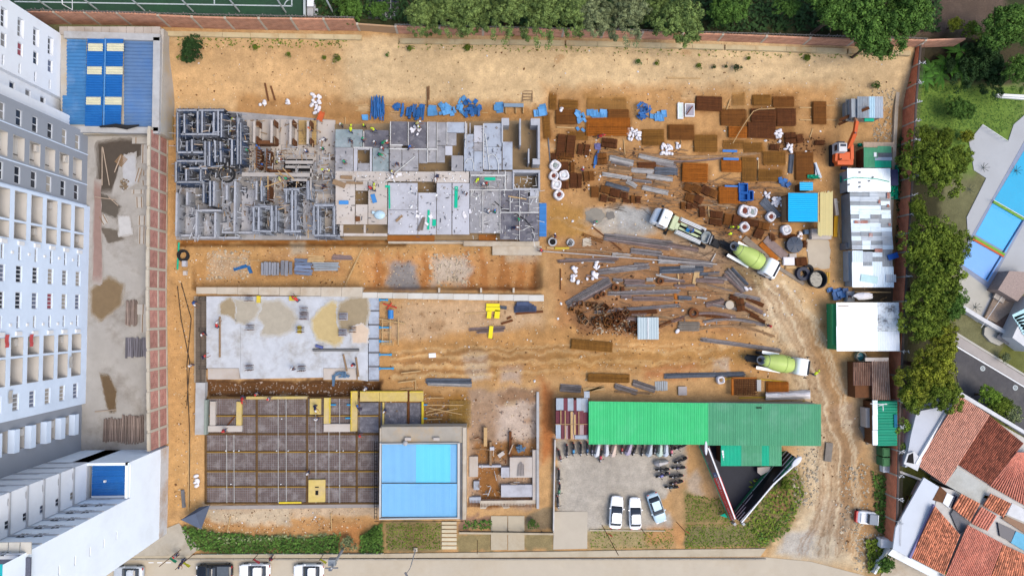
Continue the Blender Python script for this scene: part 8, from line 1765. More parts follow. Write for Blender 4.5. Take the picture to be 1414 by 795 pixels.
for px,py,rp,h,li,lb in((1327,150,19,2.6,2,"small round bright green tree on the lawn"),(1352,82,34,2.2,5,"wide dark clipped hedge bush at the top right garden"),(1375,100,24,2.0,5,"dark clipped bush right of the wide hedge bush"),(1322,32,13,2.0,4,"yellowish shrub beyond the wall at the top right"),(1345,38,14,2.0,3,"olive shrub beside the yellowish shrub at the top right"),(1277,186,18,2.5,3,"dark shrub against the wall above the topmost garden tree"),(1305,190,16,2.0,3,"dark shrub row piece on the lawn edge"),(1336,188,12,1.6,4,"reddish yellow shrub by the white terrace"),(1370,548,16,3.2,6,"bright shrub at the lane, left of the pale one"),(1385,560,18,3.2,3,"green shrub over the white parapet"),(1404,572,17,3.0,1,"pale green shrub at the right end of the lane"),(1391,494,8,1.4,1,"round shrub with cream flowers on the strip of lawn"),(1252,590,11,3.0,6,"lime green shrub between the teal shed and the white roof"),(1250,618,9,2.6,6,"small lime green shrub below the teal shed"),(1263,690,10,1.8,4,"yellow green plant in the wedge of lawn"),(264,68,17,2.2,5,"dark green bush on the sandy bank at the hall corner"),(252,80,10,1.2,3,"low bush under the dark bush at the hall corner"),(1225,780,14,2.2,2,"bushy shrub at the bottom right corner by the wall"),(1212,118,9,.8,2,"small green tuft on the bank near the grey ridged shed"),(1018,92,9,.8,5,"dark low bush on the bank, right end of the dark row"),(1003,91,5,.6,5,"dark low bush on the bank, middle of the dark row"),(987,92,5,.6,5,"dark low bush on the bank, left end of the dark row"),(882,84,7,.6,2,"bright low tuft on the bank below the blossoming trees"),(907,87,6,.5,3,"olive low tuft on the bank right of the bright tuft"),(1034,80,6,.6,3,"grey green tuft on the bank above the rebar mats"),(966,90,7,.5,3,"dry tuft on the bank left of the dark row"),(466,80,9,.7,3,"olive scrub on the bank near the left end"),(447,79,6,.5,3,"small scrub left of the olive scrub on the bank"),(398,74,6,.6,3,"tiny scrub on the bank below the north wall"),(352,65,8,.6,3,"pale scrub on the bank, left part"),(534,75,5,.8,2,"narrow green weed hanging down the bank"),(566,66,8,.5,3,"low weeds at the top of the bank by the wall gap"),(645,66,10,.4,3,"low weeds along the wall foot in the middle"),(1115,80,10,.4,3,"low weeds along the wall foot above the tall mat"),(520,12,15,2.0,2,"bush left of the numbered lanes"),(480,4,22,2.4,2,"bush behind the wall right of the sports field"),(595,46,5,1.0,2,"small plant growing at the foot of the north wall, left one"),(708,48,4,.8,2,"small plant growing at the foot of the north wall, right one"),(480,748,10,1.0,1,"grey white shrub beside the street transformer"),(1086,668,10,1.0,3,"shrub at the top of the ivy bed"),(516,742,9,1.2,2,"leafy plant at the pool house end of the hedge"),(735,722,7,.9,2,"shrub behind the low metal fence")):
 tree(px,py,rp*(1.15 if rp>15 else .62 if py<125 and px<1230 and rp<11 else 1),h,li,lb,small=rp<15,cat="shrub")
def banana(px,py,label,k=11,L_=2.2):
 t=thing("banana_plant",label,"plant",G(px,py,0));q=MB();q.tube([(0,0,0),(0,0,1.3)],[.14,.08],7);put("stem",q.mesh("stem",mat("banana_stem",(120,130,60))),t)
 for i in range(k):
  a=i*2.4+R.uniform(-.2,.2);l=L_*R.uniform(.7,1.1);q=MB();pts=[]
  for j in range(6):
   u=j/5;x=l*u;z=1.3+.8*u-1.3*u*u;w=.28*math.sin(math.pi*(.12+.86*u));pts.append([(x,-w,z-.06),(x,0,z+.03),(x,w,z-.06)])
  q.add([p for s_ in pts for p in s_],[(j*3+e,j*3+3+e,j*3+4+e,j*3+1+e)for j in range(5)for e in(0,1)]);put("leaf",q.mesh("leaf",mat("banana_leaf",(66,112,28),objvar=.4,var=.12)),t,(0,0,0),a)
for x,y,lb in((1276,100,"banana plant nearest the corner of the brick wall"),(1290,108,"banana plant right of the corner one"),(1268,112,"banana plant touching the brick wall fence"),(1297,92,"banana plant highest of the left group"),(1316,75,"banana plant at the top beside the dark hedge"),(1338,88,"banana plant in front of the dark hedge"),(1318,103,"lowest banana plant of the right group")):banana(x,y,lb)
def scatter(name,poly,n_,size,h,li,z=None):
 x0,x1=min(p[0]for p in poly),max(p[0]for p in poly);y0,y1=min(p[1]for p in poly),max(p[1]for p in poly);q=MB();k=0
 while k<n_:
  x,y=R.uniform(x0,x1),R.uniform(y0,y1);ins=False
  for i in range(len(poly)):
   (ax,ay),(bx_,by)=poly[i],poly[(i+1)%len(poly)]
   if(ay>y)!=(by>y)and x<(bx_-ax)*(y-ay)/(by-ay)+ax:ins=not ins
  k+=1
  if not ins:continue
  c=G(x,y,R.uniform(.02,h));a=R.uniform(0,6.28);s=size*R.uniform(.5,1.3);tl=R.uniform(-.6,.6)
  u=Vector((math.cos(a),math.sin(a),tl))*s;v=Vector((-math.sin(a),math.cos(a),R.uniform(-.5,.5)))*s*.5;q.quad(c-u,c+v,c+u,c-v)
 me=q.mesh(name,LG[li]);at_=me.attributes.new("tone",'FLOAT','POINT');vals=np.repeat(np.random.RandomState(n_).rand(len(q.v)//4),4);at_.data.foreach_set("value",vals.astype(np.float32));o=put(name,me);o["kind"]="stuff"
scatter("hedge_leaves",[(250,726),(300,735),(420,743),(470,738),(466,763),(300,763),(262,757)],2600,.2,.5,2)
scatter("hedge_leaves",[(498,738),(528,722),(529,763),(496,763)],420,.22,.5,2)
scatter("ivy_leaves",[(1036,655),(1060,668),(1098,645),(1112,680),(1090,733),(1050,752),(1030,722)],1300,.22,.3,3)
scatter("ivy_leaves",[(1060,735),(1030,722),(1050,752),(1080,745),(1104,690)],350,.22,.3,2)
scatter("dry_grass",[(946,724),(1080,720),(1060,755),(946,757)],1600,.13,.08,3);scatter("dry_grass",[(945,682),(1010,690),(1012,720),(948,720)],700,.13,.08,3);scatter("dry_grass",[(534,722),(608,722),(608,758),(534,758)],900,.12,.06,3);scatter("dry_grass",[(815,730),(930,730),(930,756),(815,756)],500,.12,.06,3)
scatter("lawn_grass",[(1264,115),(1412,122),(1412,170),(1345,200),(1264,235)],5000,.12,.06,2);scatter("undergrowth",[(1240,190),(1264,180),(1250,420),(1240,640),(1234,640)],1500,.3,.6,5);scatter("undergrowth",[(430,-20),(1300,-20),(1300,44),(1000,42),(560,30),(430,22)],6500,.35,1.0,5)
scatter("weeds",[(1205,650),(1226,660),(1224,740),(1210,730)],500,.25,.4,2);scatter("weeds",[(1196,745),(1226,742),(1226,790),(1200,790)],600,.25,.5,3);scatter("weeds",[(640,718),(680,718),(680,730),(640,730)],120,.2,.3,2);scatter("weeds",[(300,742),(470,735),(460,742),(310,750)],400,.2,.5,1);scatter("weeds",[(245,52),(480,55),(480,66),(245,66)],260,.16,.2,3);scatter("weeds",[(550,56),(1240,74),(1240,84),(550,68)],700,.16,.2,3)
# == sports field and lanes north of the wall
slab("turf_field",[(-200,-200),(422,-200),(422,24),(60,19),(-200,12)],2.12,.2,mat("turf",(46,76,54),var=.2,scale=2,bump=.3,bscale=14,stain=(38,92,46),stain_amt=.4,stain_scale=.12));m_line=mat("field_line",(196,204,204))
def line(x0,y0,x1,y1,w=.16,z=2.13):q=MB();q.beam(P(x0,y0,z),P(x1,y1,z),w,.02);struct(q.build("field_line",m_line,off=P(x0,y0,z)))
line(20,2.5,403.5,8.6);line(403,8.4,402.5,-30);line(85.5,3,85.5,-6);line(296,6,296,-8)
for k in range(5):a=[math.pi*(1+.5*(j/5))for j in(k,k+1)];line(403+10*math.cos(a[0]),8+10*math.sin(a[0])*.9,403+10*math.cos(a[1]),8+10*math.sin(a[1])*.9,.14)
nf=thing("net_fence","row of tall white net poles along the edge of the sports field","fence",P(267,17,2))
for x,y in((72,14),(136,15),(200,15.5),(267,16.5),(331,17),(395,18),(461,20)):b0=P(x,y,2);q=MB();q.tube([b0,(b0.x,b0.y,6.6)],.11,6);part(q,"pole",m_line,nf)
q=MB();q.beam(P(421,-30,2.4),P(421,23,2.4),.3,.5);tag(q.build("field_kerb",m_line,off=P(421,0,2)),"white kerb wall at the right end of the sports field","kerb")
q=MB();bx(q,424,-10,433,9,2,3.2);tag(q.build("utility_block",m_white,off=P(428,0,2)),"white block house top behind the wall beside the field","block");q=MB();bx(q,424,9.5,433,22,2,2.6);tag(q.build("utility_block",m_conc,off=P(428,15,2)),"grey concrete block between the white block and the north wall","block");q=MB();bx(q,434,12,439,21,2,2.7);bx(q,435,15,438,18,2.7,2.75,1);tag(q.build("meter_box",[m_conc,m_dark],off=P(436,16,2)),"small grey meter box right of the grey concrete block","box")
goal=thing("goal_frame","white goal frame on the sports field near the tower","goal",P(94,8,2.1))
for a,b_ in(((100,14,2.1),(100,1,2.1)),((86,6,3.6),(100,14,2.1)),((86,6,3.6),(86,-2,3.6)),((100,14,2.1),(100,14,4))):q=MB();q.tube([P(*a),P(*b_)],.06,5);part(q,"bar",m_white,goal)
slab("lanes",[(508,-60),(552,-60),(550,27),(508,26)],2.1,.2,mat("lane_grey",(92,94,90),var=.2,scale=1.5,bump=.2));slab("court",[(508,-60),(548,-60),(548,3.2),(508,3.2)],2.11,.1,mat("court_blue",(50,52,84),var=.15))
for x in(515.5,527.5,539.5):line(x,-10,x,25,.07,2.13)
for x,s in((511,"1"),(521.5,"2"),(533.5,"3"),(546,"4")):o=text(None,s,P(x,19.5,2.12),1.15,mat("lane_number",(178,178,172)),math.pi,.005,"lane_number");o["kind"]="structure"
# == the club pool and the houses on the right
m_deck=mat("pool_deck",(188,190,192),var=.08,scale=.6,bump=.1,stain=(168,168,168),stain_amt=.5);m_deck2=mat("terrace_beige",(198,194,182),var=.08,scale=.5,bump=.1)
slab("pool_deck",[(1425,150),(1400,172),(1392,196),(1357,172),(1338,195),(1345,235),(1362,246),(1335,300),(1338,345),(1325,366),(1345,395),(1337,428),(1372,452),(1425,360)],.1,.2,m_deck);slab("pool_terrace",[(1326,372),(1370,402),(1350,445),(1322,425)],.115,.05,m_deck2)
slab("pool_rim",[(1425,176),(1356,300),(1320,364),(1365,398),(1390,352),(1425,290)],.13,.05,mat("pool_rim",(150,160,182)))
slab("swimming_pool",[(1425,190),(1373,276),(1417,302),(1425,290)],.15,.05,water_mat("pool_water_deep",(30,178,222)));slab("kids_pool",[(1371,280),(1347,324),(1389,348),(1413,304)],.15,.05,water_mat("pool_water_mid",(76,190,250)));slab("kids_pool",[(1343,331),(1325.5,363),(1364,389),(1385,354)],.152,.05,water_mat("pool_water_pale",(122,184,255)))
for pts,c in(([(1346,326),(1388.5,350.5),(1387,353),(1344.5,328.5)],(120,182,60)),([(1344.5,328.7),(1387,353.2),(1385.7,355),(1343,331)],(220,110,60)),([(1373,277),(1414,301),(1413,304),(1371.5,280)],(130,180,70))):slab("pool_divider",pts,.3,.3,mat("divider_%d"%c[0],c))
q=MB();q.beam(P(1362,386,.2),P(1414,302,.2),.18,.1);struct(q.build("pool_edge",mat("edge_blue",(40,80,130)),off=P(1390,340)))
rl=thing("railing","glass and white railing on the step of the pool deck terrace","railing",P(1372,185,.2))
for a,b_ in(((1357,172),(1392,195)),((1372,276),(1414,300)),((1385,408),(1355,452))):
 q=MB();q.tube([P(*a,1.0),P(*b_,1.0)],.04,5)
 for k in range(6):t=k/5;x,y=a[0]+(b_[0]-a[0])*t,a[1]+(b_[1]-a[1])*t;q.tube([P(x,y,.1),P(x,y,1.0)],.03,5)
 part(q,"rail",m_white,rl)
q=MB();q.beam(P(1376,131.5,.5),P(1414,133.5,.5),.35,.4);q.beam(P(1376,134,.2),P(1414,137,.2),.2,.3);tag(q.build("garden_wall",m_white,off=P(1395,133,0)),"low white garden wall at the top right of the lawn","wall")
for x,y in((1357,232),(1346,424),(1338,262),(1402,236)):
 t=thing("potted_palm",lbl("small dark spiky plant on the pool deck",x,y)if x!=1402 else "dark spiky plant on the rim of the swimming pool","plant",P(x,y,.12));q=MB();[q.beam((0,0,.1),(.7*math.cos(a),.7*math.sin(a),.5),.05,.02)for a in[k*.9 for k in range(7)]];put("frond",q.mesh("frond",mat("frond_dark",(60,70,60))),t)["kind"]="stuff"
cl=thing("club_house","pale club house with a ribbed white roof and a stair court at the right edge","building",P(1400,440,0))
q=MB();q.prism(ppoly([(1425,408),(1398,466),(1425,486)],3),0,3);part(q,"wall",MATS["parapet_white"],cl)
for k in range(7):a,b_,c,d=(1425,422+k*8),(1400-k*.0,440+k*3.5),0,0;q=MB();q.beam(P(1425,425+k*7,3.1),P(1399+k*2.4,452+k*3.2-14,3.1),.75,.06);part(q,"roof_sheet",mat("ice_roof",(196,236,240),objvar=.05),cl)
q=MB();q.prism(ppoly([(1394,374),(1425,376),(1425,392),(1405,416),(1378,400)],2.2),0,2.2);part(q,"upper_terrace",mat("terrace_pink",(172,152,142),var=.3,scale=5),cl);q=MB();q.prism(ppoly([(1377,402),(1404,418),(1388,452),(1360,438)],.5),0,.5);part(q,"court",mat("court_stone",(178,156,136),var=.25,scale=4),cl);q=MB();q.prism(ppoly([(1393,432),(1399,436),(1386,454),(1374,447)],.53),.4,.53);part(q,"court",mat("court_dark",(120,96,84),var=.25,scale=3),cl)
for k in range(6):q=MB();q.beam(P(1376+k*2.2,404+k*1.4,.7),P(1372+k*2.2,411+k*1.4,.7),.25,.3);part(q,"step",m_dk['w'],cl)
for e in(((1352,440),(1392,463)),((1392,463),(1425,482)),((1326,424),(1352,440))):q=MB();q.beam(P(*e[0],.6),P(*e[1],.6),.55,1.1);part(q,"parapet",MATS["parapet_white"],cl)
q=MB();q.prism(ppoly([(1360,452),(1366,450),(1384,460),(1388,472),(1380,477),(1368,472),(1359,462)],.4),0,.4);part(q,"porch",m_deck2,cl);q=MB();q.prism(ppoly([(1383,457),(1400,467),(1393,476),(1376,466)],1.0),.9,1.0);part(q,"grille",m_conc_d,cl)
slab("lane_pavement",[(1320,461),(1425,526),(1425,539),(1316,473)],.15,.25,mat("lane_pavement",(182,174,168),var=.12,scale=.8,bump=.15));slab("lane_asphalt",[(1313,475),(1425,541),(1425,610),(1325,542),(1318,500)],.08,.2,m_asph);slab("lane_kerb",[(1315,473.3),(1425,539.3),(1425,541),(1314,475)],.2,.2,m_white);slab("lawn_kerb",[(1322,459),(1425,522),(1425,525),(1320,461)],.25,.3,m_deck2)
for x,y in((1357,508.5),(1402,535)):q=MB();q.ring(P(x,y,.085),.2,.38,.012,20);q.box(*P(x,y,.09),.3,.16,.01,.4);struct(q.build("manhole_cover",m_line,off=P(x,y,.085)))
hz=3.3
def house_roof(root,pts,m,z=hz,dz=.9,rw=.24,ln=.42):
 A,B,Cc,D=pts;tile_roof(root,[P(*A,z),P(*B,z),P(*Cc,z+dz),P(*D,z+dz)],m,rw,ln)
h1=thing("tiled_house","house with a smooth terracotta roof and a dark red roof beside the lane","house",P(1330,610,0))
house_roof(h1,((1265,641),(1305.5,669),(1367,573),(1325.5,546)),m_tr);house_roof(h1,((1321,640),(1366,669),(1414,612),(1366.5,573.5)),m_td);house_roof(h1,((1366,670),(1430,706),(1430,625),(1404,624)),m_tl)
q=MB();q.prism(ppoly([(1270,640),(1305,664),(1425,705),(1425,610),(1368,578),(1326,550)],3.0),0,3.0);part(q,"wall",mat("house_wall",(214,210,204)),h1)
for pts,z,m in(([(1325,539.5),(1425,600),(1425,605),(1324,545.5)],3.8,MATS["parapet_white"]),([(1311,559.5),(1322,548),(1266,640),(1250,645),(1258,600),(1266,568)],3.2,mat("grey_white_roof",(206,210,218),var=.05,scale=.4)),([(1313,558),(1324,546),(1325,548),(1267,641),(1264,640)],3.6,m_white),([(1322,645),(1366,672),(1353,696),(1305,668)],3.2,mat("flat_grey",(196,196,188),stain=(176,172,158),stain_amt=.7,stain_scale=.2))):q=MB();q.prism(ppoly(pts,z),z-.5 if z>3.3 else 0,z);part(q,"flat_roof",m,h1)
for pts,z,m in(([(1253,626),(1262,623),(1273,634),(1267,650),(1248,640)],3.5,MATS["parapet_white"]),([(1255,628),(1261,625),(1262,640),(1252,638)],3.55,m_dark)):q=MB();q.prism(ppoly(pts,z),z-.2,z);part(q,"skylight_box",m,h1)
h2=thing("tiled_house","house with speckled and pale red tile roofs beside a long white roof","house",P(1310,730,0))
house_roof(h2,((1258,769),(1304,793),(1326,738),(1291,698)),m_ts,hz,.7,.26,.34);house_roof(h2,((1303,800),(1366,800),(1385,750),(1336,724)),m_tl,hz,.7);house_roof(h2,((1366,802),(1430,802),(1430,772),(1385,751)),m_ts,hz,.4,.3,.36);house_roof(h2,((1315,701),(1340,720),(1354,695),(1327,681)),m_ts,hz+.2,.3,.36,.4);house_roof(h2,((1341,722),(1364,733),(1377,712),(1355,699)),m_tl,hz+.1,.3,.36,.4);house_roof(h2,((1357,698),(1386,714),(1397,695),(1368,681)),m_ts,hz+.3,.4,.3,.3)
q=MB();q.prism(ppoly([(1262,765),(1304,788),(1425,800),(1425,705),(1300,672),(1290,700)],2.9),0,2.9);part(q,"wall",MATS["house_wall"],h2)
for pts,z,m in(([(1276,659),(1297,672),(1290,698),(1256,770),(1233,757),(1237,728)],3.1,mat("long_white_roof",(216,222,230),var=.05,scale=.4)),([(1292,697),(1258,771),(1255.5,770),(1290,696)],3.4,mat("lilac_edge",(140,130,170))),([(1313,709),(1318,702),(1340,722),(1328,736),(1322,730)],3.2,m_conc_d),([(1288,690),(1298,671),(1308,680),(1302,694)],3.15,m_brown),([(1302,694),(1308,680),(1321,687),(1312,702)],3.2,m_white),([(1319,683),(1322,685),(1315,702),(1311,700)],3.3,mat("solar_navy",(36,44,70),rough=.3)),([(1378,721),(1402,732),(1396,748),(1381,740)],3.2,mat("solar_navy",(0,0,0))),([(1403,733),(1425,742),(1425,766),(1396,749)],3.2,mat("light_blue_sheet",(116,190,220))),([(1390,712),(1425,728),(1425,742),(1384,716)],3.25,mat("brown_sheet",(158,124,98))),([(1398,694),(1430,710),(1430,727),(1390,710)],3.1,MATS["parapet_white"])):q=MB();q.prism(ppoly(pts,z),z-.25,z);part(q,"flat_roof",m,h2)
slab("garden_lawn",[(1238,652),(1271,663),(1241,724)],.06,.1,mat("garden_grass",(106,108,50),var=.2,scale=2,bump=.3));q=MB();q.beam(P(1240,650,.5),P(1272,662,.5),.3,1.0);q.beam(P(1272,662,.5),P(1241,725,.5),.3,1.0);tag(q.build("garden_wall",MATS["parapet_white"],off=P(1260,690,0)),"low white wall round the wedge of lawn by the brick wall","wall")
slab("paved_yard",[(1232,756),(1310,795),(1300,830),(1210,810)],.1,.2,m_conc_b);q=MB();q.beam(P(1223,742,.6),P(1223,754,.6),2.0,1.2);q.beam(P(1226,755,.5),P(1205,790,.5),.3,1.0);tag(q.build("garden_wall",m_white,off=P(1222,756,0)),"white wall end at the foot of the brick wall","wall");q=MB();q.prism(ppoly([(1233,757),(1310,797),(1305,806),(1226,765)],2.6),2.4,2.6);tag(q.build("awning",m_zinc,off=P(1270,780,2)),"pale sheet canopy along the front of the long white roof","awning")
for x,y in((1300,470),(1345,490)):pass
# == street furniture
def pole_at(x0,y0,h,r=.06):b0=P(x0,y0,.05);return b0,Vector((b0.x,b0.y,h))
for x,y,lb in((574,758,"thin street lamp before the dry lawn left of the garden steps"),):
 b0,t0=pole_at(x,y,6.5);rt=thing("street_lamp",lb,"lamp",b0);q=MB();q.tube([b0,t0],[.09,.05],7);part(q,"pole",m_conc,rt);q=MB();q.tube([t0,t0+Vector((-.4,-.6,.1))],.04,5);q.box(t0.x-.5,t0.y-.8,t0.z+.1,.25,.6,.12,.5);part(q,"lamp_head",m_conc_d,rt);q=MB();q.box(b0.x,b0.y,.15,.5,.5,.3);part(q,"base",m_conc_b,rt)
for i,(x,y,h,c,lb)in enumerate(((831,724,11.5,(226,66,60),"tall flag pole with a red flag, left of the parked cars"),(883,726,4.0,(238,206,60),"flag pole with a yellow flag below the white saloon"),(934,720,4.0,(236,84,66),"flag pole with a red flag right of the cars"),(659.5,746,5.0,None,"thin bare pole in the dry lawn right of the garden steps"),(357,764,2.4,(226,90,90),"small red flag at the hedge fence above the street"),(447,764,2.4,(236,226,60),"small yellow flag at the right of the hedge fence"),(250,758,6.0,(40,170,120),"green flag on a pole at the street corner"),(268,764,5.5,(236,226,60),"yellow flag on a pole at the street corner"))):
 b0,t0=pole_at(x,y,h);rt=thing("flag_pole",lb,"flag pole",b0);q=MB();q.tube([b0,t0],.045,6);part(q,"pole",m_brown if h>3 else m_dark,rt)
 if c:
  q=MB();z=min(h,3.6)-.1;c0=Vector((b0.x,b0.y,z));g_=[[c0+Vector((.28*i_,-.18*i_+.05*math.sin(i_*2+j),-.2*j))for i_ in range(4)]for j in range(4)]
  for j in range(3):
   for i_ in range(3):q.quad(g_[j][i_],g_[j+1][i_],g_[j+1][i_+1],g_[j][i_+1])
  part(q,"flag",mat("flag_%d_%d"%c[:2],c),rt)
b0,t0=pole_at(466,772,8.0);b0=P(474,757,.1);t0=Vector((b0.x,b0.y,7));rt=thing("utility_pole","concrete utility pole with a grey transformer box before the hedge","utility pole",b0);q=MB();q.tube([b0,t0],[.2,.13],8);part(q,"pole",m_conc,rt);q=MB();q.box(t0.x-.2,t0.y+.3,5.6,.9,.8,.9);part(q,"transformer",m_zincd,rt);q=MB();q.box(t0.x,t0.y,6.9,1.6,.12,.12);q.box(t0.x-.3,t0.y-.4,6.2,.4,.3,.5);part(q,"cross_arm",m_steelb,rt)
hf=thing("fence","low green mesh fence on white posts along the hedge above the street","fence",P(400,764,0))
for k in range(12):x=278+k*22.6;q=MB();q.beam(P(x,764.5-k*.08,.1),P(x,764.5-k*.08,2.0),.07,.07);part(q,"post",m_line,hf)
for k in range(11):x=278+k*22.6;q=MB();[q.beam(P(x+.5,764.5,z),P(x+22,764.4,z),.04,.05)for z in(.4,.8,1.2,1.6,1.95)];part(q,"mesh_panel",mat("fence_teal",(90,120,116)),hf)
q=MB();q.beam(P(270,766,.2),P(530,764.5,.2),.25,.3);part(q,"kerb",m_walk,hf)
tn=thing("tent","dark grey peaked tarp tent at the corner of the hedge","tent",P(268,712,0));ap=P(270,708,2.5)
for i,(a,b_)in enumerate((((250,717),(275,700)),((275,700),(290,697)),((290,697),(278,730)),((278,730),(250,717)))):q=MB();A,B=P(*a,1.6),P(*b_,1.6);q.add([A,B,ap,A+Vector((0,0,.05)),B+Vector((0,0,.05)),ap+Vector((0,0,.05))],((0,1,2),(5,4,3),(0,3,4,1),(1,4,5,2),(2,5,3,0)));part(q,"tent_side",mat("tent_grey",(92,102,122),objvar=.3),tn)
for p in((250,717),(275,700),(290,697),(278,730)):q=MB();q.beam(P(*p,0),P(*p,1.6),.06,.06);part(q,"leg",m_dark,tn)
for pts,r,m,lb in(([(245,395),(250,440),(262,500),(258,560)],.05,m_black,"left thin cable lying on the soil beside the slab"),([(250,390),(264,440),(258,505),(262,600),(261,700)],.05,m_black,"right thin cable lying on the soil beside the slab"),([(247,335),(245,372)],.12,m_teal,"green pipe at the left below the building shell"),([(252,676),(254,700)],.25,m_conc_d,"dark rolled bar beside the white wing"),([(261,610),(260,705)],.08,m_wood,"long pale lath on the soil left of the foundation grid"),([(457,708),(458,732)],.08,m_wood,"pale lath left of the pool house on the verge"),([(318,712),(314,735)],.08,m_wood,"pale stake on the verge by the tent")):hose("pole",lb,pts,r,m,.15,"cable" if "cable" in lb else "pole")
q=MB();bx(q,251,360,256.5,368,0,.6);bx(q,252,361,255.5,367,.6,.68);tag(q.build("box",m_dk['l'],off=P(254,364,0)),"pale blue grey box under the black hose coil","box");q=MB();bx(q,252.5,374,257.5,380,0,.4);tag(q.build("box",m_dk['w'],off=P(255,377,0)),"pinkish box below the pale blue grey box","box")
# == workers
def skin_mesh(name,verts,edges,radii,m,sub=1):
 me=bpy.data.meshes.new(name);me.from_pydata(verts,edges,[]);o=bpy.data.objects.new(name,me);col.objects.link(o)
 md=o.modifiers.new("s",'SKIN');sv_=me.skin_vertices[0].data
 for i,r in enumerate(radii):sv_[i].radius=(r,r);sv_[i].use_root=i==0
 o.modifiers.new("d",'SUBSURF').levels=sub;bpy.context.view_layer.update()
 out=bpy.data.meshes.new_from_object(o.evaluated_get(bpy.context.evaluated_depsgraph_get()));bpy.data.objects.remove(o);out.name=name
 out.materials.clear();out.materials.append(m);out.polygons.foreach_set("use_smooth",[True]*len(out.polygons));return out
m_skin=mat("skin",(150,108,84));m_trous=mat("work_trousers",(60,72,104),objvar=.3)
def pose(k):
 lean,sw,arm=((0.05,.12,0),(.5,.06,.35),(.12,.34,.2))[k]
 V,E,Rr=[],[],[]
 def av(p,r,pr=None):
  V.append(p);Rr.append(r)
  if pr is not None:E.append((pr,len(V)-1))
  return len(V)-1
 hip=av((0,0,.95),.14);wa=av((lean*.3,0,1.12),.13,hip);ch=av((lean*.75,0,1.34),.16,wa);nk=av((lean,0,1.5),.06,ch);av((lean*1.15+.02,0,1.6),.095,nk);av((lean*1.2+.02,0,1.72),.09,len(V)-1)
 for s in(-1,1):
  f=sw*s;h=av((0,s*.1,.88),.1,hip);kn=av((f*.5+.04,s*.11,.5),.065,h);an=av((f*.9,s*.11,.1),.045,kn);av((f*.9+.16,s*.12,.05),.04,an)
  sh=av((lean*.85,s*.2,1.42),.065,ch);el=av((lean+.1+arm*.3-f*.3,s*.27,1.18+arm*.1),.047,sh);wr=av((lean+.24+arm*.6-f*.3,s*.22,1.04+arm*.1),.033,el);pm=av((lean+.31+arm*.6-f*.3,s*.21,1.0+arm*.1),.036,wr)
  for q_ in range(4):av((lean+.4+arm*.6-f*.3-.008*abs(q_-1.5),s*(.18+.02*q_),.965+arm*.1),.009,pm)
  av((lean+.33+arm*.6-f*.3,s*.15,.985+arm*.1),.01,pm)
 body=skin_mesh("body",V,E,Rr,m_skin)
 sel=lambda ids:[V[i]for i in ids]
 tv=[(-.0,0,.93),(lean*.3,0,1.12),(lean*.75,0,1.35),(lean*.85,-.2,1.43),(lean*.85,.2,1.43),(lean*.95,0,1.46)]
 vest=skin_mesh("vest",tv,[(0,1),(1,2),(2,3),(2,4),(2,5)],[.165,.16,.19,.085,.085,.1],m_skin)
 lv,le,lr=[(0,0,.95)],[],[.155]
 for s in(-1,1):f=sw*s;o_=len(lv);lv+=[(0,s*.1,.87),(f*.5+.04,s*.11,.5),(f*.9,s*.11,.12)];le+=[(0,o_),(o_,o_+1),(o_+1,o_+2)];lr+=[.115,.085,.065]
 tr=skin_mesh("trousers",lv,le,lr,m_trous)
 q=MB();hx=lean*1.2+.02;q.ell((hx,0,1.74),.135,.12,.13,12,6);q.ell((hx+.06,0,1.71),.15,.12,.02,12,4);hel=q.mesh("helmet",m_skin,smooth=True)
 return body,vest,tr,hel
POSE=[pose(k)for k in range(3)]
VC={'y':("yellow",(214,236,40)),'g':("green",(30,160,110)),'b':("blue",(50,110,190)),'r':("red",(214,60,60)),'n':("navy",(50,56,86)),'w':("white",(228,226,224)),'p':("pale yellow",(214,206,130)),'o':("orange",(230,110,60))}
PN=("standing upright","stooping","walking")
def worker(px,py,z,vc,hc,k,a=None):
 nm,c=VC[vc];desc="worker in a %s shirt %s"%(nm,PN[k])
 t=thing("person",lbl(desc,px,py),"person",P(px,py,z),R.uniform(0,6.28)if a is None else a,"workers on the site")
 for me,m in zip(POSE[k],(m_skin,mat("shirt_"+vc,c,var=.1,scale=5),m_trous,mat("helmet_"+hc,VC[hc][1],rough=.35))):
  o=put(me.name.split(".")[0],me,t);o.material_slots[0].link='OBJECT';o.material_slots[0].material=m
  if me.name.startswith("vest"):o.name="shirt"
  if me.name.startswith("body"):t.location.z+=.0
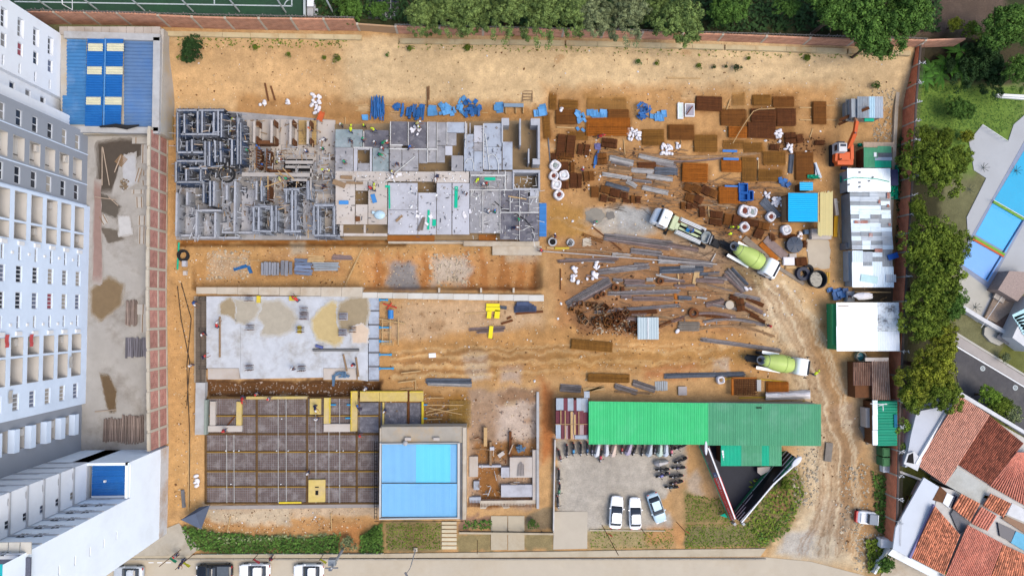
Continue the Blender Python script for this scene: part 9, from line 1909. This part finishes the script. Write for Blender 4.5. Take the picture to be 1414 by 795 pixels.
for px,py,z,vc,hc,k in((323,167,.1,'y','w',1),(320,185,.1,'p','w',1),(318,204,.1,'g','w',0),(300,220,.1,'y','y',1),(341,185,.2,'g','g',0),(346,210,.2,'g','g',0),(338,210,.2,'w','w',0),(363,211,.2,'b','b',1),(361,229,.2,'n','b',1),(389,215,.2,'w','w',0),(391,222,.2,'o','w',0),(384,226,.2,'p','w',1),(313,235,.2,'p','w',0),(310,192,.2,'n','w',0),(431,182,.2,'o','o',0),(425,211,.2,'b','w',0),(398,249,2.7,'g','g',0),(388,246,2.7,'p','p',1),(450,194,.3,'w','w',1),(448,208,.3,'g','w',0),(448,238,2.6,'w','y',0),(457,238,2.6,'p','w',0),(448,260,.3,'n','n',2),(486,184,2.62,'y','y',1),(487,197,2.62,'n','n',0),(503,196,2.62,'n','g',0),(518,182,2.62,'y','y',2),(474,175,.4,'g','w',0),(505,176,.4,'g','y',0),(520,199,2.62,'n','w',0),(528,201,2.62,'g','g',1),(536,200,2.62,'r','w',0),(530,207,2.62,'r','w',0),(524,215,2.62,'g','g',1),(566,206,2.62,'b','b',2),(575,174,2.62,'p','w',1),(579,178,2.62,'y','w',0),(605,244,2.62,'n','w',1),(543,241,2.62,'w','p',0),(518,264,2.62,'p','y',1),(514,262,2.62,'r','r',0),(477,226,2.62,'g','g',0),(550,228,2.62,'n','n',0),(661,248,2.62,'y','y',1),(667,256,2.62,'w','w',0),(673,256,2.62,'g','r',0),(683,294,2.62,'g','b',0),(674,294,2.62,'w','w',0),(716,305,2.62,'g','g',0),(707,316,2.62,'n','w',1),(644,268,2.62,'n','w',0),(766,327,.3,'r','n',0),(747,347,.5,'r','r',2),(1005,315,0,'y','y',0),(1015,316,0,'y','y',2),(1007,323,0,'y','y',1),(820,308,.15,'w','g',0),(952,321,1.9,'b','b',0),(271,417,.4,'b','w',1),(303,451,.62,'r','w',1),(285,460,.35,'r','w',2),(284,493,.35,'n','r',1),(414,415,.62,'r','r',1),(268,503,.1,'w','w',0),(490,502,.62,'n','r',0),(407,509,.62,'n','w',0),(358,542,-.9,'w','r',0),(338,547,.1,'r','r',1),(374,549,.5,'w','r',0),(437,559,.5,'n','w',1),(507,535,.1,'w','w',0),(499,564,.15,'n','b',1),(533,565,.15,'n','w',0),(498,599,.15,'r','r',2),(428,651,.15,'w','w',0),(440,577,.15,'w','w',0),(313,593,.5,'r','r',0),(775,502,0.0,'n','n',0),(803,236,.1,'r','w',0),(825,191,.1,'r','r',1),(1168,409,0,'n','w',0),(1146,440,.1,'r','n',0),(1148,476,.1,'n','r',0),(247,764,.2,'w','r',0),(257,770,.2,'n','n',1),(377,768,.2,'r','n',2),(1058,449,.0,'r','r',0),(1120,516,0,'y','y',1),(770,600,.1,'n','w',0)):
 if(px,py)in((775,502),(770,600)):continue
 zg=max(z,zt(px,py)+.02)if z<.25 else z;worker(px,py,zg,vc,hc,k)
